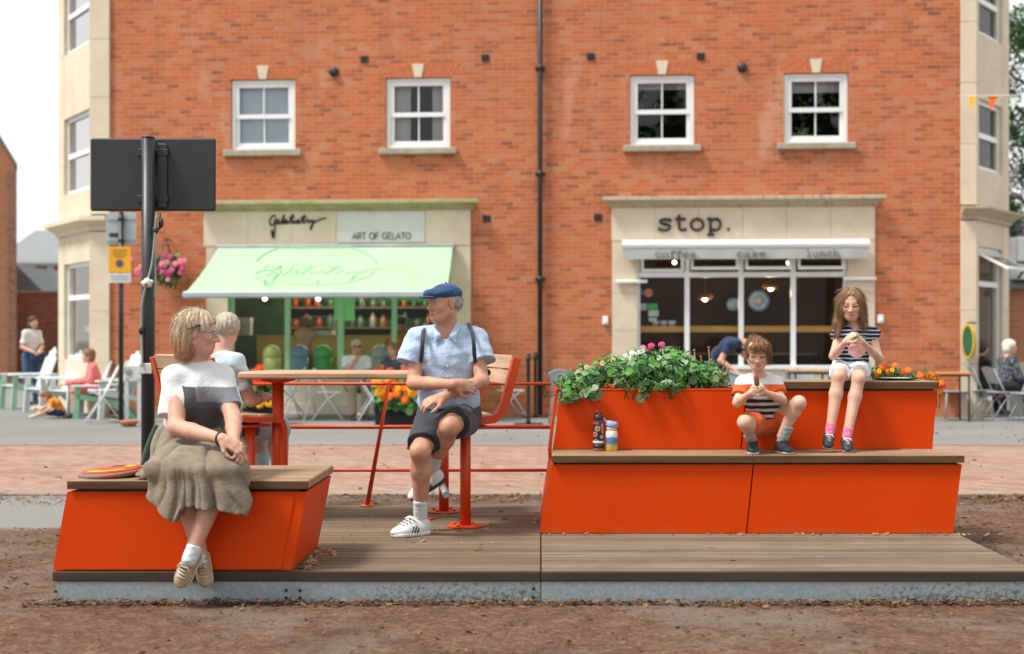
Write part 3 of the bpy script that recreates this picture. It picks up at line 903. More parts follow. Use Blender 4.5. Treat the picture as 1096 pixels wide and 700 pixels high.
sheet("ground", -400, 400, -60, 700, -0.012, M_FAR)
sheet("dirt_ground", -14, 14, 0.5, 11.06, 0.0, M_DIRT)
sheet("road", -60, 60, 11.30, 16.25, 0.0, M_PAVER)
sheet("pavement", -60, 60, 16.40, 60, 0.006, M_PAVE)
k = MB(); 
for i in range(-30, 30):
    k.bbox(i * 0.915 + .004, i * 0.915 + .911, 11.06, 11.30, -0.1, 0.022, 0.008)
tag(k.build("kerb", M_KERB), kind="structure")
k = MB()
for i in range(-45, 45):
    k.bbox(i * 0.915 + .004, i * 0.915 + .911, 16.25, 16.40, -0.1, 0.016, 0.006)
tag(k.build("far_kerb", M_KERB), kind="structure")
# worn white bay lines on the pavement at the far left
k = MB()
for a, b in ((G0, G1) for G0, G1 in ((V(-10.4, 25.6, .011), V(-8.15, 23.2, .011)), (V(-7.75, 22.5, .011), V(-6.9, 21.2, .011)))):
    d = (b - a).normalized(); n = V(-d.y, d.x, 0) * 0.04
    k.add([a - n, b - n, b + n, a + n], [(0, 1, 2, 3)])
tag(k.build("road_marking", M_LINE), kind="structure")

# ------------------------------------------------------------------ leaf litter
def litter(name, spots, m, label=None):
    """spots: (x, y, z, size)"""
    vs = []; fs = []
    for x, y, z, s in spots:
        a = rng.rand() * 6.283; t = rng.rand() * .9 - .1
        M = Matrix.Translation((x, y, z)) @ Matrix.Rotation(a, 4, "Z") @ Matrix.Rotation(t * rng.choice([-1, 1]), 4, "X") @ Matrix.Rotation((rng.rand() - .5) * 0.8, 4, "Y")
        w = s * (0.25 + 0.3 * rng.rand()); c = s * 0.2 * (rng.rand() - .3)
        pts = [(-s, 0, c), (-s * .3, -w, 0), (s * .4, -w * .8, 0), (s, 0, c), (s * .4, w * .8, -c * .4), (-s * .3, w, c * .5)]
        b = len(vs); vs += [tuple(M @ Vector(p)) for p in pts]
        fs.append([b, b + 1, b + 2, b + 3]); fs.append([b, b + 3, b + 4, b + 5])
    me = bpy.data.meshes.new(name); me.from_pydata(vs, [], fs); me.update()
    o = link_mesh(name, me, m)
    return tag(o, kind="stuff")
sp = []
for _ in range(3400):       # the strip in front of the deck
    sp.append((rng.uniform(-3.2, 3.0), rng.uniform(5.0, 6.58), 0.004 + rng.rand() * .006, rng.choice([.004, .007, .011, .02], p=[.45, .34, .16, .05])))
for _ in range(1500):       # swept up against the steel edge
    sp.append((rng.uniform(-2.6, 3.0), 6.575 - abs(rng.normal(0, .045)), 0.006 + rng.rand() * .022, rng.choice([.008, .012, .018, .024])))
for _ in range(2200):       # right of the deck
    y = rng.uniform(6.6, 11.0); sp.append((rng.uniform(2.55, 5.2), y, 0.005 + rng.rand() * .006, rng.choice([.010, .015, .026], p=[.5, .35, .15])))
for _ in range(1300):       # left of the deck
    y = rng.uniform(6.6, 9.2); sp.append((rng.uniform(-4.6, -2.52), y, 0.005 + rng.rand() * .006, rng.choice([.008, .013, .022], p=[.5, .35, .15])))
for _ in range(1700):       # drifted along the kerb behind the deck
    sp.append((rng.uniform(-6, 5.5), 11.03 - abs(rng.normal(0, .35)), 0.008 + rng.rand() * .02, rng.choice([.014, .022, .03])))
for _ in range(90):
    sp.append((rng.uniform(-6, 6), rng.uniform(11.3, 16.2), 0.008, .03))
for _ in range(70):
    sp.append((rng.uniform(-1, 7), rng.uniform(16.4, 20), 0.014, .035))
litter("leaf_litter", sp, leaf_mat("litter_leaf", (0.06, 0.03, 0.018), (0.145, 0.074, 0.042), (0.36, 0.19, 0.105)))
# a few larger dry leaves lying on the boards
sp = []
for px, py in ((430, 570), (492, 569), (524, 555), (505, 572), (515, 583), (512, 589), (470, 571), (528, 562), (575, 549), (571, 560), (540, 556), (410, 541), (452, 580),
               (784, 600), (760, 586), (536, 548), (522, 568), (499, 565), (532, 565), (507, 562)):
    y = FPX * (EYE - .155) / (py - CY); sp.append(((px - CX) * y / FPX, y, .162, .02 + rng.rand() * .018))
for i in range(46):
    sp.append((rng.uniform(0, 3.05), 7.86 - abs(rng.normal(0, .02)), .162, .012 + rng.rand() * .016))
for i in range(60):         # corner right of the low bench
    sp.append((-1.235 + abs(rng.normal(0, .05)), rng.uniform(6.62, 7.3), .164, .014 + rng.rand() * .016))
for i in range(50):
    sp.append((rng.uniform(-1.2, 0.0), rng.uniform(7.4, 9.1), .160, .008 + rng.rand() * .012))
litter("fallen_leaves", sp, leaf_mat("dry_leaf_scatter", (0.42, 0.16, 0.06), (0.45, 0.27, 0.15), (0.30, 0.16, 0.08)))
# ------------------------------------------------------------------ the brick building
P0 = V((118 - CX) * 22.9 / FPX, 22.9, 0)
P1 = V((1028 - CX) * 21.9 / FPX, 21.9, 0)
FA = math.atan2(P1.y - P0.y, P1.x - P0.x)
FC, FS = math.cos(FA), math.sin(FA)
FLEN = (P1 - P0).length
def F(px, py, yl=0.0):
    """pixel -> (u, z) on the facade plane, yl metres behind it"""
    a = (px - CX) / FPX
    u = (a * (P0.y + yl * FC) - P0.x + yl * FS) / (FC - a * FS)
    Y = P0.y + u * FS + yl * FC
    return u, EYE - (py - CY) * Y / FPX
def FU(px, yl=0.0): return F(px, 0, yl)[0]
def FW(u, yl, z): return P0 + V(u * FC - yl * FS, u * FS + yl * FC, z)

bld = thing("brick_building", "long red brick building with two shops and white sash windows", "building", P0, FA)
MF = Matrix.Identity(4)     # parts are given in the building's own frame
TOP = 9.6
wins = []
for x0, x1, y0, y1 in ((247, 316, 85.5, 160.5), (413, 482, 83.5, 158.5), (674, 743.5, 80.5, 155.5), (839, 908, 78.5, 153)):
    u0, z1 = F(x0, y0); u1, z0 = F(x1, y1)
    wins.append((u0, u1, z0, z1))
sh1 = (FU(243), FU(484), 0.06, F(365, 262)[1])
sh2 = (FU(681), FU(908), 0.06, F(796, 262)[1])
holes = wins + [sh1, sh2]
us = sorted({0.0, FLEN} | {h[i] for h in holes for i in (0, 1)}); zs = sorted({-0.1, TOP} | {h[i] for h in holes for i in (2, 3)})
mb = MB()
for i in range(len(us) - 1):
    for j in range(len(zs) - 1):
        cu, cz = (us[i] + us[i + 1]) / 2, (zs[j] + zs[j + 1]) / 2
        if any(h[0] < cu < h[1] and h[2] < cz < h[3] for h in holes): continue
        mb.add([(us[i], 0, zs[j]), (us[i + 1], 0, zs[j]), (us[i + 1], 0, zs[j + 1]), (us[i], 0, zs[j + 1])], [(0, 1, 2, 3)])
for h in holes:
    d = 0.25; a, b, c, e = h
    mb.add([(a, 0, c), (a, d, c), (a, d, e), (a, 0, e)], [(0, 1, 2, 3)])
    mb.add([(b, 0, c), (b, d, c), (b, d, e), (b, 0, e)], [(3, 2, 1, 0)])
    mb.add([(a, 0, e), (b, 0, e), (b, d, e), (a, d, e)], [(3, 2, 1, 0)])
    mb.add([(a, 0, c), (b, 0, c), (b, d, c), (a, d, c)], [(0, 1, 2, 3)])
# back and roofline of the block
mb.add([(-1.2, 9, -.1), (FLEN + 1.2, 9, -.1), (FLEN + 1.2, 9, TOP), (-1.2, 9, TOP)], [(3, 2, 1, 0)])
wall = mb.build("wall", M_BRICK, bld, local=True)
mb = MB(); mb.box(-1.3, FLEN + 1.3, 0.02, 9.05, TOP + .002, TOP + .25)
mb.build("roof", M_ROOF, bld, local=True)
# rooms behind the wall
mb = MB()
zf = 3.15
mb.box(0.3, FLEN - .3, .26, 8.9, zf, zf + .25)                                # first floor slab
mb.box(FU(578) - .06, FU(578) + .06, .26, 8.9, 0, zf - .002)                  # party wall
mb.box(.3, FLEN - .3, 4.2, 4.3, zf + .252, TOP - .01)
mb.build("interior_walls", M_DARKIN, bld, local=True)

M_WALLIN1 = pm("ochre_counter_front", (0.52, 0.34, 0.08), (0.60, 0.41, 0.11), 2, 0.7)
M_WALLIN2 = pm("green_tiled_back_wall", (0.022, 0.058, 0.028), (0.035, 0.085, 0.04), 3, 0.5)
M_FLOORIN = pm("shop_floor", (0.22, 0.18, 0.13), (0.26, 0.21, 0.16), 4, 0.5)

def sash(i, u0, u1, z0, z1, lights):
    w = MB(); b = 0.075; d0, d1 = .045, .115; zm = (z0 + z1) / 2 - 0.015
    # outer frame
    w.bbox(u0 + .004, u0 + b, d0, d1, z0 + .004, z1 - .004, .006); w.bbox(u1 - b, u1 - .004, d0, d1, z0 + .004, z1 - .004, .006)
    w.bbox(u0 + b, u1 - b, d0, d1, z1 - .06, z1 - .004, .006); w.bbox(u0 + b, u1 - b, d0, d1, z0 + .004, z0 + .062, .006)
    fr = w.build("window", M_UPVC, bld, local=True)
    for (za, zb, dd) in ((zm - .045, z1 - .062, .012), (z0 + .064, zm + .045, .040)):
        s = MB(); e = .058; a, c = u0 + b + .003, u1 - b - .003
        s.bbox(a, a + e, d0 + dd, d0 + dd + .03, za, zb, .005); s.bbox(c - e, c, d0 + dd, d0 + dd + .03, za, zb, .005)
        s.bbox(a + e, c - e, d0 + dd, d0 + dd + .03, zb - e - .015, zb, .005); s.bbox(a + e, c - e, d0 + dd, d0 + dd + .03, za, za + e + .015, .005)
        cu = (a + c) / 2
        s.bbox(cu - .012, cu + .012, d0 + dd + .004, d0 + dd + .026, za + e + .015, zb - e - .015, .003)
        s.build("sash", M_UPVC, fr, local=True)
        g = MB(); g.add([(a + .02, d0 + dd + .015, za + .02), (c - .02, d0 + dd + .015, za + .02), (c - .02, d0 + dd + .015, zb - .02), (a + .02, d0 + dd + .015, zb - .02)], [(0, 1, 2, 3)])
        g.build("pane", M_WIN, fr, local=True)
    s = MB(); s.bbox(u0 - .115, u1 + .115, -.09, .05, z0 - .105, z0 + .002, .012)
    s.build("sill", M_STONE2, fr, local=True)
    # flat gauged arch with a keystone
    cu = (u0 + u1) / 2; hz = .225; n = 16
    for half in (0, 1):
        k = MB()
        for t in range(half * 8, half * 8 + 8):
            a0 = -1 + 2 * t / n; a1 = -1 + 2 * (t + 1) / n
            if abs((a0 + a1) / 2) < .13: continue
            hw = (u1 - u0) / 2 + .02
            g = .006
            q = [(cu + a0 * hw + g, -.004, z1 + .004), (cu + a1 * hw - g, -.004, z1 + .004), (cu + a1 * (hw + .13) - g, -.004, z1 + hz), (cu + a0 * (hw + .13) + g, -.004, z1 + hz)]
            k.prism(q, (0, .03, 0))
        k.build("brick_arch", M_ARCH, fr, local=True)
    k = MB(); k.prism([(cu - .062, -.02, z1 + .004), (cu + .062, -.02, z1 + .004), (cu + .105, -.02, z1 + .235), (cu - .105, -.02, z1 + .235)], (0, .05, 0))
    k.build("keystone", M_STONE, fr, local=True)
    # what shows behind the glass
    if lights == "pale":
        c = MB(); c.box(u0 + .05, u1 - .05, .17, .18, z0 + .02, z1 - .02); c.build("blind_or_sky_sheet", M_PALEBLUE, fr, local=True)  # no real blind: opaque sheet coloured as blue sky mirrored in this window
    elif lights == "curtain":
        for a, c_ in ((u0 + .06, u0 + .40), (u1 - .34, u1 - .06)):
            c = MB(); n = 26; vs = []; 
            for t in range(n + 1):
                x = a + (c_ - a) * t / n; y = .21 + .018 * math.sin(t * 1.9)
                vs += [(x, y, z0 + .03), (x, y, z1 - .03)]
            c.add(vs, [(2 * t, 2 * t + 2, 2 * t + 3, 2 * t + 1) for t in range(n)], 0, True)
            c.build("curtain", M_CURTAIN, fr, local=True)
    else:
        c = MB(); c.box(u0 + .06, u1 - .06, .19, .195, z1 - (.22 if lights == "blind_or_sky_sheet" else .30), z1 - .05); c.build("blind_or_sky_sheet", M_BLIND, fr, local=True)
        # leafy pots on the inner ledge
        c = MB()
        for t in range(3 if lights == "blind_or_sky_sheet" else 5):
            x = u0 + .2 + (u1 - u0 - .4) * rng.rand(); zz = z0 + .08 if t % 2 else (z0 + z1) / 2 - .02
            for q in range(26):
                p = V(x + rng.normal(0, .09), .24 + rng.rand() * .1, zz + abs(rng.normal(.08, .1)))
                M = Matrix.Translation(p) @ Matrix.Rotation(rng.rand() * 6, 4, "Y") @ Matrix.Rotation(rng.rand(), 4, "X")
                c.add([(-.03, 0, 0), (0, 0, -.018), (.03, 0, 0), (0, 0, .018)], [(0, 1, 2, 3)], 0, False, M)
        c.build("house_plant", M_LEAF, fr, local=True)
for i, (w, l) in enumerate(zip(wins, ("pale", "curtain", "blind_or_sky_sheet", "plants"))):
    sash(i, *w, l)

# ---- drainpipe, vents, alarm boxes
dp = MB(); u = FU(578.5); dp.tube([(u, -.09, .02), (u, -.09, TOP)], .042, 12)
for z in (.5, 2.3, 4.1, 5.9, 7.7): dp.lathe([(.054, 0), (.054, .09)], (u, -.09, z), 12); dp.box(u - .09, u + .09, -.045, -.004, z + .02, z + .07)
dp.build("drainpipe", M_BLACK, bld, local=True)
for px, py in ((390, 63.5), (519.5, 62), (750, 60.5), (632.5, 60.5), (521, 234), (640, 232.5)):
    u, z = F(px, py); v = MB(); v.bbox(u - .065, u + .065, -.018, .0, z - .06, z + .06, .004)
    for t in range(4): v.bbox(u - .055, u + .055, -.026, -.018, z - .05 + t * .027, z - .035 + t * .027, .002)
    v.build("wall_vent", M_BLACK, bld, local=True)
for px, py in ((357.5, 77), (794.5, 72.5)):
    u, z = F(px, py); v = MB()
    M = Matrix.Translation((u, 0, z)) @ Matrix.Rotation(R(90), 4, "X")
    v.lathe([(.085, 0), (.085, .02), (.075, .05), (.05, .07)], (0, 0, 0), 16, 0, True, M)
    v.build("round_vent", M_BLACK, bld, local=True)
for px, py in ((648, 343), (942, 341.5)):
    u, z = F(px, py); v = MB(); v.bbox(u - .05, u + .05, -.07, -.002, z - .07, z + .07, .012)
    v.ball((u, -.075, z - .02), .02, 8, 6)
    v.build("alarm_box", M_UPVC, bld, local=True)

# ---- stroke lettering
STROKE = {
    "s": ([[(.56, .62), (.50, .70), (.30, .72), (.12, .66), (.10, .54), (.22, .45), (.42, .40), (.56, .30), (.54, .14), (.36, .04), (.16, .06), (.06, .16)], [(.56, .74), (.56, .56)], [(.06, .22), (.06, .02)]], .66),
    "t": ([[(.24, .98), (.24, .20), (.30, .07), (.42, .04), (.58, .12)], [(.06, .72), (.54, .72)]], .66),
    "o": ([[(.33 + .28 * math.cos(a), .38 + .34 * math.sin(a)) for a in [i * math.pi / 10 for i in range(21)]]], .70),
    "p": ([[(.16, .74), (.16, -.24)], [(.02, .73), (.18, .73)], [(.02, -.24), (.34, -.24)], [(.16, .55), (.28, .70), (.44, .72), (.58, .60), (.62, .38), (.56, .14), (.42, .03), (.28, .06), (.16, .20)]], .74),
    ".": ([[(.12, .10), (.22, .10)]], .50),
    "c": ([[(.54, .58), (.44, .70), (.26, .71), (.10, .56), (.08, .30), (.20, .08), (.40, .04), (.58, .14)], [(.54, .70), (.54, .54)]], .66),
    "f": ([[(.56, .94), (.44, 1.0), (.30, .94), (.26, .80), (.26, .04)], [(.06, .70), (.50, .70)], [(.08, .04), (.46, .04)]], .62),
    "e": ([[(.08, .40), (.58, .40), (.52, .62), (.34, .72), (.16, .63), (.08, .40), (.14, .14), (.32, .04), (.56, .12)]], .68),
    "a": ([[(.10, .60), (.24, .71), (.42, .70), (.48, .56), (.48, .06), (.60, .04)], [(.48, .42), (.26, .40), (.10, .28), (.10, .12), (.22, .04), (.38, .08), (.48, .18)]], .68),
    "k": ([[(.16, 1.0), (.16, .04)], [(.04, 1.0), (.16, 1.0)], [(.04, .04), (.28, .04)], [(.52, .70), (.16, .34)], [(.28, .44), (.54, .06)], [(.42, .04), (.64, .04)], [(.40, .70), (.60, .70)]], .68),
    "l": ([[(.14, 1.0), (.32, 1.0), (.32, .04)], [(.08, .04), (.56, .04)]], .64),
    "u": ([[(.02, .70), (.14, .70), (.14, .22), (.24, .06), (.38, .06), (.50, .20)], [(.38, .70), (.50, .70), (.50, .04), (.62, .04)]], .68),
    "n": ([[(.02, .70), (.14, .70), (.14, .04)], [(.02, .04), (.26, .04)], [(.14, .52), (.28, .70), (.42, .68), (.50, .54), (.50, .04)], [(.38, .04), (.62, .04)]], .68),
    "h": ([[(.02, 1.0), (.14, 1.0), (.14, .04)], [(.02, .04), (.26, .04)], [(.14, .52), (.28, .70), (.42, .68), (.50, .54), (.50, .04)], [(.38, .04), (.62, .04)]], .68),
    "A": ([[(.02, 0), (.36, 1), (.70, 0)], [(.14, .33), (.58, .33)]], .78),
    "R": ([[(.08, 0), (.08, 1), (.42, 1), (.58, .86), (.58, .62), (.42, .48), (.08, .48)], [(.36, .48), (.62, 0)]], .74),
    "T": ([[(.02, 1), (.62, 1)], [(.32, 1), (.32, 0)]], .70),
    "O": ([[(.42 + .38 * math.cos(a), .5 + .5 * math.sin(a)) for a in [i * math.pi / 10 for i in range(21)]]], .92),
    "F": ([[(.08, 0), (.08, 1), (.56, 1)], [(.08, .52), (.48, .52)]], .64),
    "G": ([[(.76, .84), (.56, .99), (.30, .96), (.08, .72), (.06, .32), (.26, .04), (.54, .01), (.76, .16), (.76, .46), (.46, .46)]], .90),
    "E": ([[(.58, 1), (.08, 1), (.08, 0), (.60, 0)], [(.08, .52), (.50, .52)]], .70),
    "L": ([[(.08, 1), (.08, 0), (.54, 0)]], .60),
    " ": ([], .45),
}
def write(mb, text, u, z, h, r, yl, track=0.0, wide=1.0, width=None, mi=0):
    if width:
        tot = sum(STROKE[c][1] for c in text) * h; wide = width / tot
    for ch in text:
        st, w = STROKE[ch]
        if ch == ".":
            mb.ball((u + .17 * h * wide, yl, z + .09 * h), (.095 * h, r, .095 * h), 10, 8, mi); u += w * h * wide + track; continue
        for s in st:
            mb.tube([(u + x * h * wide, yl, z + y * h) for x, y in s], r if ch != "." else r * 2.0, 6, mi)
        u += w * h * wide + track
    return u
SCRIPT = [  # a flowing hand-written word, x in word units
    [(.115, .93), (.075, 1.0), (.03, .80), (.012, .52), (.03, .30), (.065, .28), (.10, .50), (.125, .86), (.118, .50), (.105, .05), (.095, -.45), (.075, -.62), (.055, -.35), (.04, -.08), (.07, -.02)],
    [(.055, -.35), (.10, -.18)], [(.06, -.14), (.105, -.30)],
    [(.125, .42), (.165, .50), (.185, .64), (.17, .72), (.155, .55), (.165, .38), (.20, .40), (.235, .62), (.27, 1.05)],
    [(.27, 1.05), (.25, .60), (.245, .36), (.28, .48), (.31, .66), (.29, .70), (.275, .48), (.30, .40), (.325, .64), (.325, .42), (.35, .44)],
    [(.35, .44), (.395, .80), (.43, 1.12), (.405, .70), (.40, .42), (.43, .46), (.455, .66), (.455, .42), (.48, .46)],
    [(.36, .80), (.45, .88)],
    [(.48, .46), (.515, .74), (.53, .56), (.505, .40), (.55, .46), (.60, .78), (.63, 1.08), (.605, .70), (.60, .44), (.63, .46)],
    [(.57, .82), (.66, .88)],
    [(.63, .46), (.655, .70), (.69, .66), (.69, .44), (.715, .50), (.735, .70), (.745, .46), (.785, .70), (.775, .40), (.745, .02), (.72, .02), (.76, .36), (.83, .58), (.91, .70), (1.0, .78)],
]
def script(mb, u, z, w, h, r, fn, mi=0):
    for s in SCRIPT:
        # rounded by corner cutting
        p = [Vector((x, y, 0)) for x, y in s]
        for _ in range(2):
            q = [p[0]]
            for a, b in zip(p, p[1:]):
                q += [a * .75 + b * .25, a * .25 + b * .75]
            p = q + [p[-1]]
        mb.tube([fn(u + v.x * w, z + v.y * h) for v in p], r, 5, mi)

M_INK = pm("dark_lettering", (0.018, 0.018, 0.017), (0.03, 0.03, 0.028), 10, 0.5)
M_SIGNWH = pm("pale_sign_panel", (0.60, 0.62, 0.59), (0.54, 0.56, 0.53), 2, 0.5)

def cornice(name, u0, u1, z0, z1, depth, m, m2=None):
    """moulded ledge: a profile swept along the wall with returned ends"""
    h = z1 - z0
    prof = [(0.0, 0), (-.04, 0), (-.05, .18 * h), (-.5 * depth, .42 * h), (-.62 * depth, .50 * h), (-.9 * depth, .56 * h), (-depth, .62 * h), (-depth, .90 * h), (-.93 * depth, .94 * h), (0, h)]
    mb = MB(); vs = []; n = len(prof)
    for e, sgn in ((u0, -1), (u1, 1)):
        for y, z in prof: vs.append((e + sgn * (-y) * .55, y if y < 0 else 0.004, z0 + z))
    fs = [(i, i + 1, n + i + 1, n + i) for i in range(n - 1)] + [list(range(n))[::-1], [n + i for i in range(n)]]
    mb.add(vs, fs)
    return mb

# ---- shop one: gelato
u0, z0 = F(219, 262); u1, _ = F(504, 262); zc = F(365, 226)[1]; zt = F(365, 216)[1]; zl = F(365, 262)[1]
sf = MB()
wdt = (u1 - u0) / 6
for t in range(6): sf.bbox(u0 + t * wdt + .0015, u0 + (t + 1) * wdt - .0015, -.055, -.003, zl - .02, zc, .004)
sf1 = sf.build("shop_fascia", M_STONE, bld, local=True)
cornice("cornice", u0 - .03, u1 + .03, zc + .002, zt + .02, .26, M_MOSS).build("cornice", M_MOSS, sf1, local=True)
for a, b in ((u0 + .04, sh1[0] + .03), (sh1[1] - .03, u1)):
    p = MB()
    for c, d in ((.012, .78), (.784, 1.52), (1.524, zl - .022)): p.bbox(a, b, -.045, -.003, c, d, .004)
    p.bbox(a - .02, b + .02, -.07, -.0031, .01, .24, .006)
    p.build("pilaster", M_STONE, sf1, local=True)
g = MB(); a, _z = F(290, 250); b, _z = F(348, 250); zz = F(320, 246)[1]
script(g, a - .02, zz, (b - a) * 1.05, .25, .0155, lambda x, y: (x, -.066, y))
g.build("sign_lettering", M_INK, sf1, local=True)
g = MB(); a = FU(362); b = FU(455.5); g.bbox(a, b, -.068, -.056, zl + .03, zc - .02, .003)
pn = g.build("sign_panel", M_SIGNWH, sf1, local=True)
g = MB(); a = FU(378); b = FU(441); write(g, "ART OF GELATO", a, F(410, 256)[1], .105, .0085, -.072, width=b - a)
g.build("sign_lettering", M_INK, sf1, local=True)
# window frames
wz0 = F(365, 398)[1]; wz1 = zl - .03
w1 = MB()
cols = (243, 313.5, 365.5, 417, 468, 484)
for i, px in enumerate((246.5, 306.8, 364, 421.5, 480.5)):
    u = FU(px); w = .045 if i != 2 else .055
    w1.bbox(u - w, u + w, .03, .12, wz0, wz1, .005)
w1.bbox(sh1[0] + .01, sh1[1] - .01, .028, .122, wz0 - .05, wz0 + .03, .005)
w1.bbox(sh1[0] + .01, sh1[1] - .01, .032, .118, wz1 - .06, wz1, .005)
win1 = w1.build("shop_window", M_GREENFR, bld, local=True)
pg = MB(); a, b = FU(357), FU(379); pg.box(a, b, .05, .06, F(360, 343)[1], wz1 - .06); pg.build("green_panel", M_PALEGREEN, win1, local=True)
pg = MB(); a, b = FU(417), FU(484); pg.box(a, b, .125, .132, F(360, 322)[1], wz1 - .06); pg.build("green_panel", M_PALEGREEN, win1, local=True)
g = MB(); g.add([(sh1[0], .08, wz0), (sh1[1], .08, wz0), (sh1[1], .08, wz1), (sh1[0], .08, wz1)], [(0, 1, 2, 3)])
g.build("pane", M_SHOPGL, win1, local=True)
g = MB(); g.bbox(sh1[0] + .01, sh1[1] - .01, .0, .14, .012, wz0 - .052, .006); g.bbox(sh1[0] + .005, sh1[1] - .005, -.03, .02, .0125, .2, .006)
g.build("stall_riser", M_RISER, win1, local=True)

# awning one
cu0, cu1 = FU(234), FU(489); czt = F(361, 262)[1]; czb = F(361, 267)[1]
aw = MB(); aw.bbox(cu0, cu1, -.20, -.075, czb - .03, czt - .005, .02)
awn = aw.build("awning", M_GREY, bld, local=True)
PJ = 2.12
pu0 = FU(197.5, -PJ); pu1 = FU(478, -PJ); pz = F(330, 317.5, -PJ)[1]
M_AWN = None
def awn_mat():
    m, nt, bs = new_mat("mint_awning_cloth")
    vec = coords(nt)
    col = ramp(nt, noise(nt, vec, 1.2, 5), [(0.35, (0.47, 0.72, 0.46)), (0.7, (0.53, 0.76, 0.52))])
    mp = N(nt, "ShaderNodeMapping"); mp.inputs["Scale"].default_value = (5, .6, .6); L(nt, vec, mp.inputs[0])
    col = mixc(nt, ramp(nt, noise(nt, mp.outputs[0], 1, 4), [(0.5, (0, 0, 0)), (0.8, (0.35, 0.35, 0.35))]), col, (0.57, 0.77, 0.56))
    L(nt, col, bs.inputs["Base Color"]); bs.inputs["Roughness"].default_value = 0.85; bs.inputs["Specular IOR Level"].default_value = 0.15
    out = nt.nodes["Material Output"]
    tl = N(nt, "ShaderNodeBsdfTranslucent"); tl.inputs["Color"].default_value = (0.34, 0.70, 0.30, 1)
    mx = N(nt, "ShaderNodeMixShader"); mx.inputs[0].default_value = 0.30
    L(nt, bs.outputs[0], mx.inputs[1]); L(nt, tl.outputs[0], mx.inputs[2]); L(nt, mx.outputs[0], out.inputs["Surface"])
    return m
M_AWN = awn_mat()
cz = (czt + czb) / 2 - .02
def awp(s, t, off=0.0):
    """s along 0..1, t down 0..1"""
    ua = cu0 + .05 + (cu1 - cu0 - .1) * s; ub = pu0 + (pu1 - pu0) * s
    sag = -.045 * math.sin(math.pi * t) * (1 + .12 * math.sin(s * 23))
    n = V(0, -.35, .9).normalized() * off
    return V(ua + (ub - ua) * t, -.19 + (-PJ + .19) * t, cz + (pz + .05 - cz) * t + sag) + n
m_ = MB(); ns, ntt = 40, 12
vs = [awp(i / ns, j / ntt) for j in range(ntt + 1) for i in range(ns + 1)]
m_.add(vs, [(j * (ns + 1) + i, (j + 1) * (ns + 1) + i, (j + 1) * (ns + 1) + i + 1, j * (ns + 1) + i + 1) for j in range(ntt) for i in range(ns)], 0, True)
m_.build("awning_cloth", M_AWN, awn, local=True)
m_ = MB(); m_.bbox(pu0 - .02, pu1 + .02, -PJ - .06, -PJ + .04, pz - .02, pz + .085, .02); m_.build("front_bar", M_SIGNBACK, awn, local=True)
for s, d in ((.12, 1), (.88, -1)):
    m_ = MB(); a = V(cu0 + (cu1 - cu0) * s, -.17, czb - .03); b = V(pu0 + (pu1 - pu0) * s, -PJ + .02, pz + .02); e = (a + b) / 2 + V(d * .55, 0, -.20)
    m_.tube([a, e], .025, 8); m_.tube([e, b], .02, 8); m_.build("folding_arm", M_GREY, awn, local=True)
M_AWNLOGO = pm("faded_green_print", (0.31, 0.58, 0.34), (0.36, 0.62, 0.38), 8, 0.9)
M_AWNLOGO2 = pm("faint_green_print", (0.41, 0.675, 0.41), (0.44, 0.695, 0.43), 8, 0.9)
m_ = MB()
def aws(px, py):   # photograph-sized print laid on the cloth
    s = (px - 197) / (478 - 197); t = (py - 267) / (315 - 267)
    lft = 233 + (197 - 233) * t; rgt = 489 + (478 - 489) * t
    return awp((px - lft) / (rgt - lft), t, .008)
ring = [(340 + 66 * math.cos(a), 284.5 + 21 * math.sin(a)) for a in [i * math.pi / 30 for i in range(61)]]
m_.tube([aws(x, max(y, 267.5)) for x, y in ring[32:60]], .016, 5)
m_.tube([aws(x, y) for x, y in ring[1:24]], .007, 5, 1)
script(m_, 0, 0, 1, 1, .009, lambda x, y: aws(278 + x * 135, 300 - y * 16), 1)
m_.tube([aws(x, y) for x, y in ((274, 292), (276, 299), (288, 304), (298, 294), (302, 284), (294, 289), (280, 290), (274, 292))], .012, 5)
m_.build("printed_logo", [M_AWNLOGO, M_AWNLOGO2], awn, local=True)
# lit bulbs slung under the bar
M_BULB = emat("lit_bulb", (1.0, 0.86, 0.66), 9.0)
M_LAMP = emat("warm_shop_lamp", (1.0, 0.72, 0.42), 7.0)
for px, py in ((283.5, 319), (340.5, 319)):
    p = W(px, py, 20.9); b = thing("light_bulb", "small lit round bulb hanging under the green awning, " + ("nearer the corner bay" if px < 300 else "above the blue gelato tub"), "light bulb", p, 0, "bulbs under the green awning")
    q = MB(); q.lathe([(.004, -.04), (.025, -.033), (.035, -.01), (.032, .02), (.02, .045), (.018, .05)], p, 12); q.build("bulb", M_BULB, b)
    q = MB(); q.lathe([(.021, .051), (.021, .085), (.008, .10), (.006, .3)], p, 10); q.build("socket", M_BLACK, b)

for px, py, nm in ((722, 281, "second"), (844, 281.5, "third")):
    u_, z_ = F(px, py, .35); p = FW(u_, .35, z_); b = thing("light_bulb", f"small lit white bulb behind the {nm} top light of the coffee shop window", "light bulb", p)
    q = MB(); q.ball(p, .032, 12, 8); q.build("bulb", M_BULB, b)
    q = MB(); q.lathe([(.02, .04), (.02, .08), (.006, .09), (.006, .3)], p, 8); q.build("socket", M_BLACK, b)
# interior of shop one
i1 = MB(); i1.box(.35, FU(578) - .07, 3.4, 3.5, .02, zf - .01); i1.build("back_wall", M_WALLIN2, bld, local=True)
i1 = MB(); i1.box(.35, FU(578) - .07, .26, 8.9, .008, .02); i1.box(FU(578) + .07, FLEN - .3, .26, 8.9, .008, .02); i1.build("shop_floor", M_FLOORIN, bld, local=True)

